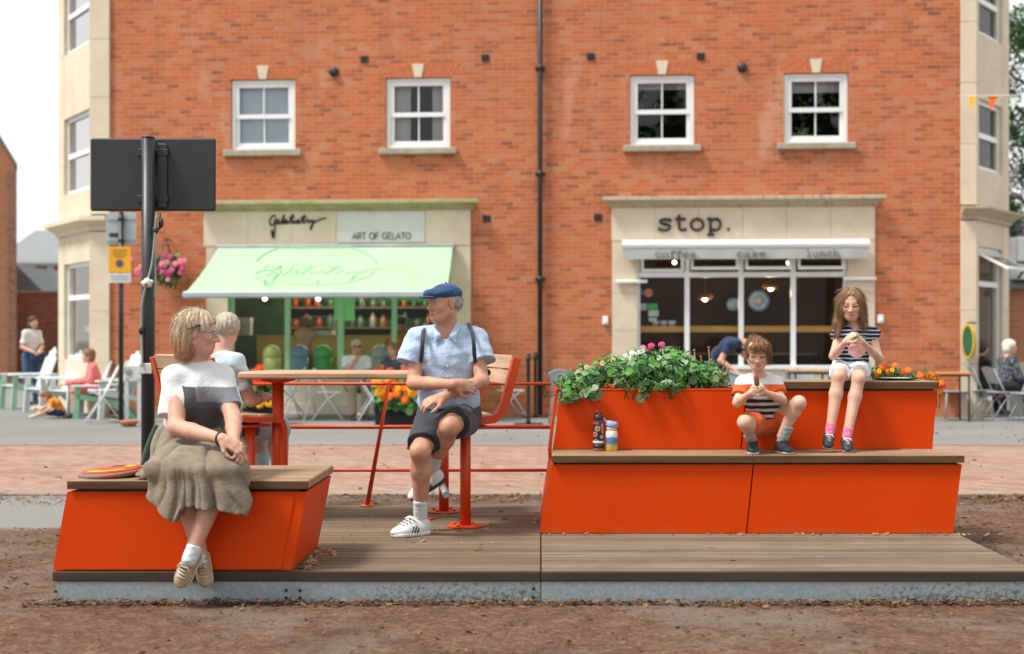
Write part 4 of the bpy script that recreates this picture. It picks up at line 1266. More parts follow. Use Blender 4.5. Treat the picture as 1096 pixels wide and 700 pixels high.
# ---- shop two: coffee
u0, z0 = F(654.5, 262); u1, _ = F(936, 262); zc = F(796, 222)[1]; zt = F(796, 211.5)[1]; zl2 = F(796, 256)[1]
sf = MB(); wdt = (u1 - u0) / 6
for t in range(6): sf.bbox(u0 + t * wdt + .0015, u0 + (t + 1) * wdt - .0015, -.055, -.003, zl2 - .02, zc, .004)
sf2 = sf.build("shop_fascia", M_STONE, bld, local=True)
cornice("cornice", u0 - .02, u1 + .02, zc + .002, zt + .02, .24, M_DIRTYSTONE).build("cornice", M_DIRTYSTONE, sf2, local=True)
for a, b in ((u0 + .01, sh2[0] + .02), (sh2[1] - .02, u1)):
    p = MB()
    for c, d in ((.012, .74), (.744, 1.46), (1.464, 2.1), (2.104, zl2 - .022)): p.bbox(a, b, -.045, -.003, c, d, .004)
    p.bbox(a - .02, b + .02, -.07, -.0031, .01, .24, .006)
    p.build("pilaster", M_STONE, sf2, local=True)
g = MB(); a = FU(704); zz = F(745, 247.5)[1]; write(g, "stop.", a, zz, .280, .026, -.078, .024, wide=1.33)
g.build("sign_lettering", M_INK, sf2, local=True)
# closed awning cassette with printed valance
a, b = FU(666, -.3), FU(931, -.3); zA, zB = F(796, 256, -.3)[1], F(796, 267, -.3)[1]
q = MB(); 
for_ = [(math.cos(t) * .5, math.sin(t) * .5) for t in [i * math.pi / 8 for i in range(16)]]
hh = zA - zB
q.prism([(a, -.20 + x * .2, (zA + zB) / 2 + y * hh) for x, y in for_], (b - a, 0, 0))
aw2 = q.build("awning", M_UPVC, bld, local=True)
M_VAL = pm("grey_valance_cloth", (0.36, 0.38, 0.36), (0.42, 0.44, 0.42), 3, 0.85)
M_VALINK = pm("grey_valance_print", (0.13, 0.14, 0.135), (0.16, 0.17, 0.16), 9, 0.8)
q = MB(); zv = F(796, 277, -.3)[1]; n = 40
vs = []
for t in range(n + 1):
    x = a + .02 + (b - a - .05) * t / n; y = -.285 + .008 * math.sin(t * 1.3)
    vs += [(x, y, zv), (x, y, zB + .01)]
q.add(vs, [(2 * t, 2 * t + 2, 2 * t + 3, 2 * t + 1) for t in range(n)], 0, True)
q.build("valance", M_VAL, aw2, local=True)
for txt, xa, xb in (("coffee.", 701, 751), ("cake.", 788, 826), ("lunch.", 862, 905)):
    q = MB(); ua, ub = FU(xa, -.3), FU(xb, -.3); write(q, txt, ua, F(796, 275, -.3)[1], .115, .0075, -.299, width=ub - ua)
    q.build("valance_lettering", M_VALINK, aw2, local=True)
for xa, xb, y in ((659, 693, 301.5), (903, 938, 298.5)):
    ua, ub = FU(xa, -.12), FU(xb, -.12); z = F(xa, y, -.12)[1]
    q = MB(); q.bbox(ua, ub, -.14, -.06, z - .025, z + .03, .012); q.box((ua + ub) / 2 - .03, (ua + ub) / 2 + .03, -.065, -.04, z - .02, z + .02)
    q.build("wall_light", M_UPVC, bld, local=True)
# window
wz0, wz1 = F(796, 391.5)[1], zl2 - .04
zt0, zt1 = F(796, 296.5)[1], F(796, 291)[1]
w2 = MB()
for px in (682.5, 735.5, 793.5, 849.5, 906):
    u = FU(px); w2.bbox(u - .042, u + .042, .03, .12, wz0, wz1, .006)
w2.bbox(sh2[0] + .005, sh2[1] - .005, .026, .124, zt0, zt1, .006)
w2.bbox(sh2[0] + .005, sh2[1] - .005, -.04, .126, wz0 - .06, wz0 + .01, .006)
w2.bbox(sh2[0] + .005, sh2[1] - .005, .034, .116, wz1 - .05, wz1, .006)
win2 = w2.build("shop_window", M_UPVC, bld, local=True)
g = MB(); g.add([(sh2[0], .08, wz0), (sh2[1], .08, wz0), (sh2[1], .08, zt0), (sh2[0], .08, zt0)], [(0, 1, 2, 3)])
g.build("pane", M_SHOPGL, win2, local=True)
for i, (xa, xb) in enumerate(((684, 734), (737, 792), (795, 848), (851, 905))):     # top lights, three pushed open
    ua, ub = FU(xa) + .03, FU(xb) - .03; za, zb = zt1 + .005, wz1 - .06; op = 0 if i == 0 else .10
    M = Matrix.Translation((0, .02, zb)) @ Matrix.Rotation(R(-20 if op else 0), 4, "X") @ Matrix.Translation((0, -.02, -zb))
    q = MB(); e = .05
    q.bbox(ua, ub, .0, .04, zb - e, zb, .004, 0, M); q.bbox(ua, ub, .0, .04, za, za + e, .004, 0, M)
    q.bbox(ua, ua + e, .0, .04, za + e, zb - e, .004, 0, M); q.bbox(ub - e, ub, .0, .04, za + e, zb - e, .004, 0, M)
    tl = q.build("top_light", M_UPVC, win2, local=True) if False else q.build("top_light", M_UPVC, win2, local=True)
    q = MB(); q.add([(ua + .02, .02, za + .02), (ub - .02, .02, za + .02), (ub - .02, .02, zb - .02), (ua + .02, .02, zb - .02)], [(0, 1, 2, 3)], 0, False, M)
    q.build("pane", M_SHOPGL, win2, local=True)
q = MB(); q.bbox(sh2[0] + .01, sh2[1] - .01, .0, .14, .012, wz0 - .062, .006); q.build("stall_riser", M_RISER, win2, local=True)
M_BAR = pm("ochre_wood_bar", (0.48, 0.25, 0.05), (0.55, 0.30, 0.07), 4, 0.5)
q = MB(); q.bbox(sh2[0] + .02, sh2[1] - .02, .2, .62, F(796, 355.5, .3)[1], F(796, 349, .3)[1], .006); q.build("window_bar", M_BAR, bld, local=True)
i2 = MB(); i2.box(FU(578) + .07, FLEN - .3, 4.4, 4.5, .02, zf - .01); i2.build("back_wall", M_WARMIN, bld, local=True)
# notices stuck inside the glass
for xa, xb, ya, yb, c in ((693, 704, 325, 331, (0.05, 0.36, 0.10)), (684, 692, 325, 332, (0.38, 0.42, 0.42)), (694, 705, 332, 338.5, (0.50, 0.55, 0.50)), (694.5, 703, 340, 344, (0.40, 0.45, 0.42)), (684, 689, 310, 316, (0.05, 0.12, 0.28))):
    ua, zb = F(xa, ya, .09); ub, za = F(xb, yb, .09); q = MB(); q.box(ua, ub, .086, .09, za, zb)
    q.build("window_notice", pm("notice_paper", c, None, 12, 0.7), win2, local=True)
q = MB(); ua, zz = F(694, 313.5, .09); q.lathe([(.075, 0), (.075, .004)], (0, 0, 0), 14, 0, False, Matrix.Translation((ua, .088, zz)) @ Matrix.Rotation(R(90), 4, "X")); q.build("window_notice", pm("notice_round", (0.55, 0.10, 0.10), (0.5, 0.2, 0.12), 12, .7), win2, local=True)

# ---- the canted corner bays
def bay(name, side, A, B, Cc, win_s, levels, ledge, gz):
    """A wall corner, B end of the flat stone, Cc far end of the canted face (world x,y); win_s = fractions along B-C"""
    inv = XF[bld].inverted()
    A, B, Cc = [V(p[0], p[1], 0) for p in (A, B, Cc)]
    dirv = (Cc - B).normalized(); ln = (Cc - B).length
    nrm = V(-dirv.y, dirv.x, 0)
    if nrm.y > 0: nrm = -nrm
    def P(s, off, z):
        return inv @ (B + dirv * (s * ln) + nrm * off + V(0, 0, z))
    def slab(mb, s0, s1, o0, o1, z0, z1, mi=0):
        mb.hexa([P(s0, o1, z0), P(s1, o1, z0), P(s1, o0, z0), P(s0, o0, z0), P(s0, o1, z1), P(s1, o1, z1), P(s1, o0, z1), P(s0, o0, z1)], mi)
    m = MB()
    # flat return beside the brick
    fa, fb = inv @ A, inv @ B
    x0, x1 = min(fa.x, fb.x), max(fa.x, fb.x)
    hts = [0.0, .9, 1.8, ledge[0] - .02] + [ledge[1] + .01 + i * 1.02 for i in range(8)]
    hts = [h for h in hts if h < TOP] + [TOP]
    for a, b in zip(hts, hts[1:]):
        if abs(a - (ledge[0] - .02)) < 1e-6: continue
        m.bbox(x0, x1, -.05, .02, a + .003, b - .003, .004)
    # canted face: piers either side, spandrels between the openings
    s0, s1 = win_s
    zz = [0.0] + [v for w in levels for v in w] + [TOP]
    for a, b in zip(hts, hts[1:]):
        slab(m, 0.0, s0, 0, -.25, a + .003, b - .003); slab(m, s1, 1.0, 0, -.25, a + .003, b - .003)
    for i in range(0, len(zz), 2):
        slab(m, s0 + .002, s1 - .002, -.004, -.25, zz[i] + .002, zz[i + 1] - .002)
    # far side returning into the depth
    m.hexa([P(1.0, -.01, 0), P(1.0, -.25, 0), P(1.0, -.25, 0) + V(0, 5, 0), P(1.0, -.01, 0) + V(0, 5, 0), P(1.0, -.01, TOP), P(1.0, -.25, TOP), P(1.0, -.25, TOP) + V(0, 5, 0), P(1.0, -.01, TOP) + V(0, 5, 0)])
    bw = m.build("corner_bay", M_STONE, bld, local=True)
    # ledge
    l = MB()
    def prof(p, n, e):
        return [inv @ (p + n * o * 1.0 + e * o * .4 + V(0, 0, z)) for o, z in ((-.05, ledge[0]), (.04, ledge[0]), (.06, ledge[0] + .06), (.16, ledge[0] + .13), (.20, ledge[0] + .16), (.24, ledge[0] + .17), (.24, ledge[1] - .03), (-.05, ledge[1]))]
    fn = V(FS, -FC, 0); bi = (fn + nrm).normalized() / max(.3, (fn + nrm).normalized().dot(fn))
    secs = [prof(A, fn, V(0, 0, 0)), prof(B, bi, V(0, 0, 0)), prof(Cc, nrm, dirv)]
    n = len(secs[0]); vs = sum(secs, [])
    fs = []
    for k_ in range(2):
        for i in range(n):
            j = (i + 1) % n; fs.append((k_ * n + i, k_ * n + j, (k_ + 1) * n + j, (k_ + 1) * n + i))
    fs += [list(range(n)), [2 * n + i for i in range(n)][::-1]]
    if side > 0: fs = [f[::-1] for f in fs]
    l.add(vs, fs); l.build("ledge", M_DIRTYSTONE if side > 0 else M_STONE, bw, local=True)
    for wi, (za, zb) in enumerate(levels):
        w = MB(); e = .07 / ln
        a, b = s0 + .003, s1 - .003
        def fr(sa, sb, z0, z1, o0=-.07, o1=-.15): slab(w, sa, sb, o0, o1, z0, z1)
        fr(a, a + e, za, zb); fr(b - e, b, za, zb); fr(a + e, b - e, zb - .07, zb); fr(a + e, b - e, za, za + .07)
        zm = (za + zb) / 2 if wi else zb - .62
        fr(a + e, b - e, zm - .045, zm + .045, -.065, -.152)
        bwn = w.build("bay_window", M_UPVC, bld, local=True)
        g = MB(); g.add([P(a, -.11, za), P(b, -.11, za), P(b, -.11, zb), P(a, -.11, zb)], [(0, 1, 2, 3)]); g.build("pane", M_WIN if wi else M_SHOPGL, bwn, local=True)
        cfn = MB()
        if wi:
            slab(cfn, a + e, a + .40 * (b - a), -.20, -.21, za + .06, zb - .06)
            cfn.build("curtain", M_CURTAIN, bwn, local=True)
        elif side < 0:
            slab(cfn, a + e, b - e, -.35, -.36, za + .5, za + .62); slab(cfn, a + .3 * (b - a), a + .55 * (b - a), -.40, -.41, za + .62, za + 1.3)
            cfn.build("window_display", pm("gold_display", (0.42, 0.33, 0.12), (0.36, 0.27, 0.10), 8, .6), bwn, local=True)
        if wi == 0 and side > 0:      # the top light stands wide open
            q = MB(); t0, t1 = zm + .06, zb - .09
            hinge = P(a, -.05, t1)
            ax = (P(b, -.05, t1) - hinge).normalized()
            Mx = Matrix.Translation(hinge) @ Matrix.Rotation(R(-62), 4, ax) @ Matrix.Translation(-hinge)
            def op(sa, sb, z0, z1):
                q.hexa([Mx @ v for v in (P(sa, -.04, z0), P(sb, -.04, z0), P(sb, -.08, z0), P(sa, -.08, z0), P(sa, -.04, z1), P(sb, -.04, z1), P(sb, -.08, z1), P(sa, -.08, z1))])
            t0 = t1 - .62
            op(a, b, t1 - .06, t1); op(a, b, t0, t0 + .06); op(a, a + e, t0 + .06, t1 - .06); op(b - e, b, t0 + .06, t1 - .06)
            q.build("open_top_light", M_UPVC, bwn, local=True)
            q = MB(); q.add([Mx @ P(a + e, -.06, t0 + .05), Mx @ P(b - e, -.06, t0 + .05), Mx @ P(b - e, -.06, t1 - .05), Mx @ P(a + e, -.06, t1 - .05)], [(0, 1, 2, 3)])
            q.build("open_pane", M_WIN, bwn, local=True)
    return bw
LB = V((97.5 - CX) * 22.95 / FPX, 22.95, 0); LC = V((62.5 - CX) * 24.55 / FPX, 24.55, 0)
def zat(py, Y): return EYE - (py - CY) * Y / FPX
bay("corner_bay", -1, P0, LB, LC, (.02, .82), [(zat(385, 23.4), zat(279.5, 23.1)), (zat(202, 23.1), zat(116, 23.05)), (zat(45, 23.1), zat(-40, 23.1))], (zat(247.5, 23.0), zat(230.5, 23.0)), 0)
RB = V((1044 - CX) * 21.9 / FPX, 21.88, 0); RC = V((1080 - CX) * 23.2 / FPX, 23.2, 0)
bay("corner_bay", 1, P1, RB, RC, (.09, .80), [(zat(430, 22.1), zat(264, 22.1)), (zat(181, 22.1), zat(106, 22.1)), (zat(36, 22.1), zat(-40, 22.1))], (zat(235.5, 21.95), zat(220.5, 21.95)), 0)

# ---- brackets of the round corner sign, a green oval hung square to the wall
u, z = F(1036, 365); p = FW(FU(1034), -.16, z)
sg = thing("hanging_sign", "oval green sign with a yellow rim beside the right corner", "sign", p)
q = MB(); n = 28; el = [(math.cos(2 * math.pi * i / n), math.sin(2 * math.pi * i / n)) for i in range(n)]
M = Matrix.Translation(p) @ Matrix.Rotation(R(-66), 4, "Z")
q.prism([(x * .145, -.02, zz * .29) for x, zz in el], (0, .04, 0), 0, M); q.build("rim", pm("yellow_rim", (0.62, 0.42, 0.02), (0.55, 0.36, 0.02), 9, .5), sg)
q = MB(); q.prism([(x * .115, -.026, zz * .25) for x, zz in el], (0, .052, 0), 0, M); q.build("face", pm("dark_green_face", (0.02, 0.10, 0.05), (0.03, 0.13, 0.07), 9, .5), sg)
q = MB(); q.box(-.012, .012, -.012, .16, .291, .315, 0, M); q.build("bracket", M_BLACK, sg)
# ------------------------------------------------------------------ the timber platform, two modules
DZ = 0.155
def deck_module(x0, x1, y0, y1, m, label, bolts):
    t = thing("deck_platform", label, "platform", ((x0 + x1) / 2, (y0 + y1) / 2, 0))
    mb = MB(); n = 26; w = (y1 - y0 - .028) / n
    for i in range(n):
        a = y0 + .028 + i * w
        mb.bbox(x0 + .003, x1 - .003, a + .0065, a + w - .0065, DZ - .030, DZ + random.uniform(-.0012, .0012), .003)
    mb.build("decking", m, t)
    f = MB(); f.bbox(x0 + .002, x1 - .002, y0, y0 + .026, DZ - .048, DZ + .001, .004); f.build("edge_board", M_FASCIA, t)
    s = MB(); s.bbox(x0 + .02 if x0 < -1 else x0 + .002, x1 - .002, y0 + .006, y0 + .016, .002, DZ - .05, .002)
    s.box(x0 + .02, x0 + .03, y0 + .02, y1 - .02, .002, DZ - .032); s.box(x1 - .03, x1 - .02, y0 + .02, y1 - .02, .002, DZ - .032)
    s.box(x0 + .03, x1 - .03, y1 - .03, y1 - .02, .002, DZ - .032)
    sk = s.build("steel_skirt", M_STEEL, t)
    for px, py in bolts:
        b = MB(); M = Matrix.Translation(((px - CX) * y0 / FPX, y0 + .006, EYE - (py - CY) * y0 / FPX)) @ Matrix.Rotation(R(90), 4, "X")
        b.lathe([(.0085, 0), (.0085, .004), (.005, .006)], (0, 0, 0), 8, 0, True, M); b.build("bolt", M_BLACK, sk)
    return t
DY0, DY1 = 6.604, 9.25
deck_module(-2.47, 0.0, DY0, DY1, M_DECK1, "tan weathered timber deck platform under the low bench and the seated man", [(59, 633), (59, 641), (306, 632), (321, 632), (306, 640), (321, 640), (571, 630), (571, 639)])
deck_module(0.0, 2.515, DY0, DY1, M_DECK2, "pale weathered timber deck platform under the orange tiered bench", [])

# ------------------------------------------------------------------ low bench with the sheared orange box
YF, YB, ZS0, ZS1 = 6.62, 7.40, 0.572, 0.616
lb = thing("low_bench", "low orange metal box bench with a thick wooden slab top", "bench", (-1.8, 7.0, DZ))
def sx(px): return (px - CX) * YF / FPX
def shear_box(mb, xa, xb, xa2, xb2, y0, y1, z0, z1, th=.012, mi=0):
    """open sheet-metal box: front, back and two leaning ends"""
    mb.hexa([(xa, y0, z0), (xb, y0, z0), (xb, y0 + th, z0), (xa, y0 + th, z0), (xa2, y0, z1), (xb2, y0, z1), (xb2, y0 + th, z1), (xa2, y0 + th, z1)], mi)
    mb.hexa([(xa, y1 - th, z0), (xb, y1 - th, z0), (xb, y1, z0), (xa, y1, z0), (xa2, y1 - th, z1), (xb2, y1 - th, z1), (xb2, y1, z1), (xa2, y1, z1)], mi)
    for p, q in ((xa, xa2), (xb - th, xb2 - th)):
        mb.hexa([(p, y0 + th + .001, z0), (p + th, y0 + th + .001, z0), (p + th, y1 - th - .001, z0), (p, y1 - th - .001, z0), (q, y0 + th + .001, z1), (q + th, y0 + th + .001, z1), (q + th, y1 - th - .001, z1), (q, y1 - th - .001, z1)], mi)
BX0, BX1, BT0, BT1 = sx(56.5), sx(312), sx(72), sx(328)
m = MB(); shear_box(m, BX0, BX1, BT0, BT1, YF, YB, DZ + .006, ZS0 - .014)
body = m.build("bench_body", M_ORANGE, lb)
# shallow raised access panel on the front with its shadow gap
m = MB()
def fx(s, z):
    t = (z - DZ) / (ZS0 - DZ); a = BX0 + (BT0 - BX0) * t; b = BX1 + (BT1 - BX1) * t
    return a + (b - a) * s
za, zb = DZ + .012, ZS0 - .030
m.hexa([(fx(.045, za), YF - .006, za), (fx(.955, za), YF - .006, za), (fx(.955, za), YF - .001, za), (fx(.045, za), YF - .001, za), (fx(.045, zb), YF - .006, zb), (fx(.955, zb), YF - .006, zb), (fx(.955, zb), YF - .001, zb), (fx(.045, zb), YF - .001, zb)])
m.build("front_panel", M_ORANGE, body)
m = MB(); nb = 5
for i in range(nb):
    w = (YB - YF + .02) / nb; a = YF - .012 + i * w
    m.bbox(BT0 + .006, BT1 + .012, a + .001, a + w - .001, ZS0, ZS1, .005)
m.build("seat_slab", M_SLAB, lb)
m = MB(); m.bbox(BT0 + .006, BT1 + .012, YF - .022, YF - .0125, ZS0 + .001, ZS1 - .002, .002); m.build("slab_front_strip", M_FRONTSTRIP, lb)  # thin strip that gives the slab a darker front edge
m = MB(); m.box(BT0 + .04, BT1 - .04, YF + .03, YB - .03, ZS0 - .05, ZS0 - .001); m.build("seat_frame", M_BLACK, lb)

# flying ring lying on the bench
fr = thing("flying_disc", "orange and yellow flying disc with a grey rim on the low bench", "frisbee", W(118, 508, 6.9))
M = Matrix.Translation(V((119 - CX) * 6.82 / FPX, 6.83, ZS1 + .020)) @ Matrix.Rotation(R(-4), 4, "Y") @ Matrix.Rotation(R(2), 4, "X")
m = MB(); m.lathe([(.145, -.012), (.160, -.016), (.168, -.006), (.168, .004), (.160, .010), (.140, .013), (.1, .014)], (0, 0, 0), 40, 0, True, M); m.build("rim", pm("grey_disc_rim", (0.16, 0.14, 0.13), (0.35, 0.10, 0.04), 6, .6), fr)
m = MB(); m.lathe([(.150, .0135), (.147, .0165), (.10, .0170), (.095, .0165), (.02, .016)], (0, 0, 0), 40, 0, True, M); dt = m.build("disc_top", M_ORANGE2, fr)
m = MB()
for a0, a1 in ((3.6, 5.6), (.3, 1.0)):
    pts = [(a0 + (a1 - a0) * i / 12) for i in range(13)]
    vs = [M @ V(r * math.cos(a), r * math.sin(a), .0195) for a in pts for r in (.075, .125)]
    m.add(vs, [(2 * i, 2 * i + 1, 2 * i + 3, 2 * i + 2) for i in range(12)])
m.build("yellow_print", pm("yellow_print", (0.82, 0.46, 0.02), None, 9, .5), dt)
m = MB(); m.box(-.03, .04, .10, .135, .0175, .019, 0, M); m.build("dark_print", M_BLACK, dt)

# ------------------------------------------------------------------ tiered bench planter
TY0, TY1, TY2 = 7.90, 8.29, 8.98
ZL, ZU = 0.630, 1.062
tb = thing("tiered_bench", "long orange two-tier bench with wooden seats and a planting trough", "bench", (1.3, 8.4, DZ))
def X(px, Y): return (px - CX) * Y / FPX
m = MB()
def panel(mb, xa, xb, xa2, xb2, y, z0, z1, th=.012):
    mb.hexa([(xa, y, z0), (xb, y, z0), (xb, y + th, z0), (xa, y + th, z0), (xa2, y, z1), (xb2, y, z1), (xb2, y + th, z1), (xa2, y + th, z1)])
g = .004
for a, b, a2, b2 in ((X(578.5, TY0), X(799, TY0) - g, X(590.5, TY0), X(806.5, TY0) - g), (X(799, TY0) + g, X(1020, TY0), X(806.5, TY0) + g, X(1029.5, TY0))):
    p = MB(); panel(p, a, b, a2, b2, TY0, DZ + .004, ZL - .058); p.build("lower_panel", M_ORANGE, tb)
for a, b, a2, b2 in ((X(592, TY1), X(793, TY1) - g, X(600, TY1), X(799, TY1) - g), (X(793, TY1) + g, X(998, TY1), X(799, TY1) + g, X(1003, TY1))):
    p = MB(); zt = ZU - .060 if a > .5 else ZU - .058
    panel(p, a, b, a2, b2, TY1, ZL + .002, zt); p.build("upper_panel", M_ORANGE, tb)
# ends (leaning side cheeks) and back
def cheek(x0, x1, y0, y1, z0, z1, th=.014, name="side_panel"):
    p = MB(); p.hexa([(x0, y0, z0), (x0 + th, y0, z0), (x0 + th, y1, z0), (x0, y1, z0), (x1, y0, z1), (x1 + th, y0, z1), (x1 + th, y1, z1), (x1, y1, z1)]); p.build(name, M_ORANGE, tb)
cheek(X(578.5, TY0) - .004, X(590.5, TY0) - .004, TY0 + .013, TY2, DZ + .004, ZL - .058)
cheek(X(1020, TY0) - .012, X(1029.5, TY0) - .012, TY0 + .013, TY2, DZ + .004, ZL - .058)
cheek(X(592, TY1) - .03, X(600, TY1) - .03, TY1 + .002, TY2, ZL - .055, ZU - .058)
cheek(X(998, TY1) - .016, X(1003, TY1) - .016, TY1 + .013, TY2, ZL + .002, ZU - .062)
p = MB(); panel(p, X(578.5, TY0) + .02, X(1020, TY0) - .03, X(600, TY1) + .02, X(1003, TY1) - .04, TY2 - .012, DZ + .004, ZU - .062); p.build("back_panel", M_ORANGE, tb)
# trough lip
p = MB(); xa, xb = X(600, TY1) - .03, X(800, TY1)
p.bbox(xa, xb, TY1 - .003, TY1 + .02, ZU - .057, ZU - .047, .002); p.bbox(xa, xb, TY2 - .02, TY2, ZU - .057, ZU - .047, .002); p.build("trough_lip", M_ORANGE2, tb)
p = MB(); p.box(xa + .03, xb - .01, TY1 + .022, TY2 - .022, ZU - .16, ZU - .09); p.build("soil", M_SOIL, tb)
# seats
for a, b, mm in ((X(590, TY0) + .004, X(806.5, TY0) - .002, M_SLAB), (X(806.5, TY0) + .002, X(1031, TY0), M_SLABEND)):
    p = MB(); n = 3; y0 = TY0 - .014; w = (TY1 - .004 - y0) / n
    for i in range(n): p.bbox(a, b, y0 + i * w + .001, y0 + (i + 1) * w - .001, ZL - .046, ZL, .005)
    p.build("seat_slab", mm, tb)
    p = MB(); p.bbox(a, b, y0 - .011, y0 - .0005, ZL - .045, ZL - .003, .002); p.build("slab_front_strip", M_FRONTSTRIP, tb)
p = MB(); p.box(X(596, TY0), X(1022, TY0), TY0 + .03, TY1 - .02, ZL - .10, ZL - .047); p.build("seat_frame", M_BLACK, tb)
p = MB(); n = 4; y0 = TY1 - .014; y1 = TY1 + .42; w = (y1 - y0) / n; a, b = X(800, TY1) + .006, X(1004, TY1)
for i in range(n): p.bbox(a, b, y0 + i * w + .001, y0 + (i + 1) * w - .001, ZU - .048, ZU, .005)
p.build("seat_slab", M_SLABEND, tb)
p = MB(); p.bbox(a, b, y0 - .011, y0 - .0005, ZU - .047, ZU - .003, .002); p.build("slab_front_strip", M_FRONTSTRIP, tb)
p = MB(); p.box(a + .03, b - .03, TY1 + .03, TY1 + .4, ZU - .10, ZU - .049); p.build("seat_frame", M_BLACK, tb)
p = MB(); p.box(a + .02, b - .02, TY1 + .44, TY2 - .022, ZU - .16, ZU - .08); p.build("soil", M_SOIL, tb)
p = MB(); p.bbox(a, b - .02, TY2 - .02, TY2, ZU - .057, ZU - .047, .002); p.build("trough_lip", M_ORANGE2, tb)

# bottles on the lower seat, against the riser
def bottle_a():
    c = W(640.5, 480, 8.2); c.z = ZL
    t = thing("drink_bottle", "tall black drinks bottle with a red and white pattern, left of the yellow one", "bottle", c)
    m, nt, bs = new_mat("patterned_black_bottle"); vec = coords(nt)
    v = N(nt, "ShaderNodeTexVoronoi"); v.inputs["Scale"].default_value = 26; L(nt, vec, v.inputs["Vector"])
    L(nt, ramp(nt, v.outputs["Distance"], [(0.0, (0.60, 0.05, 0.02)), (0.34, (0.55, 0.07, 0.03)), (0.40, (0.50, 0.48, 0.44)), (0.50, (0.02, 0.02, 0.02)), (1, (0.02, 0.02, 0.02))]), bs.inputs["Base Color"]); bs.inputs["Roughness"].default_value = .35
    b = MB(); b.lathe([(.030, 0), (.034, .004), (.034, .158), (.031, .172), (.026, .178)], c, 20); b.build("bottle_body", m, t)
    b = MB(); b.lathe([(.0345, .0), (.0345, .022)], c + V(0, 0, .018), 20); b.build("label_band", M_BLACK, t)
    b = MB(); b.lathe([(.0347, .0), (.0347, .016)], c + V(0, 0, .046), 20); b.build("pale_band", M_SIGNWH, t)
    b = MB(); b.lathe([(.0265, 0), (.0265, .012)], c + V(0, 0, .178), 20); b.build("collar", M_ORANGE2, t)
    b = MB(); b.lathe([(.029, 0), (.031, .004), (.031, .024), (.022, .036), (.014, .038)], c + V(0, 0, .191), 20); b.tube([c + V(-.02, 0, .224), c + V(-.012, 0, .245), c + V(.012, 0, .245), c + V(.02, 0, .224)], .005, 6); b.build("cap", M_BLACK, t)
def bottle_b():
    c = W(654.5, 480, 8.2); c.z = ZL
    t = thing("drink_bottle", "short white, blue and yellow drinks bottle with a blue lid", "bottle", c)
    m, nt, bs = new_mat("printed_kids_bottle"); vec = coords(nt); s = N(nt, "ShaderNodeSeparateXYZ"); L(nt, vec, s.inputs[0])
    z = math_(nt, "MULTIPLY_ADD", noise(nt, vec, 30, 3), .03, math_(nt, "SUBTRACT", s.outputs[2], .015))
    L(nt, ramp(nt, math_(nt, "MULTIPLY", z, 8.0), [(0.0, (0.75, 0.45, 0.05)), (.22, (0.75, 0.45, 0.05)), (.30, (0.30, 0.45, 0.25)), (.40, (0.08, 0.18, 0.42)), (.66, (0.10, 0.20, 0.45)), (.72, (0.7, 0.66, 0.6)), (1, (0.7, 0.62, 0.56))]), bs.inputs["Base Color"]); bs.inputs["Roughness"].default_value = .4
    b = MB(); b.lathe([(.036, 0), (.039, .004), (.039, .112), (.034, .126), (.030, .128)], c, 20); b.build("bottle_body", m, t)
    b = MB(); b.lathe([(.031, 0), (.034, .003), (.034, .018), (.031, .020)], c + V(0, 0, .128), 20); b.build("collar", pm("pale_pink_plastic", (0.66, 0.42, 0.38), None, 9, .4), t)
    M = Matrix.Translation(c + V(0, 0, .149)) @ Matrix.Rotation(R(10), 4, "Y")
    b = MB(); b.lathe([(.036, 0), (.039, .004), (.039, .028), (.032, .036), (.018, .037)], (0, 0, 0), 20, 0, True, M); b.tube([M @ V(-.034, 0, .022), M @ V(-.05, 0, .034), M @ V(-.062, 0, .044)], .008, 6); b.build("lid", pm("blue_lid", (0.14, 0.28, 0.52), (0.35, 0.45, 0.60), 40, .4), t)
bottle_a(); bottle_b()
c = W(968, 408, 8.5); c.z = ZU
t = thing("plate", "thin dark tray lying on the upper wooden seat beside the girl", "tray", (0.0 + X(955, 8.5), 8.5, ZU))
m = MB(); m.lathe([(.10, .002), (.14, .006), (.155, .014), (.15, .016), (.10, .010)], (X(958, 8.5), 8.5, ZU), 28, 0, True, None, 1.0, .7); m.build("dish", M_BLACK, t)
m = MB(); m.lathe([(.02, .011), (.10, .013), (.09, .018)], (X(958, 8.5), 8.5, ZU), 20, 0, True, None, 1.0, .7); m.build("lining", M_SIGNWH, t)

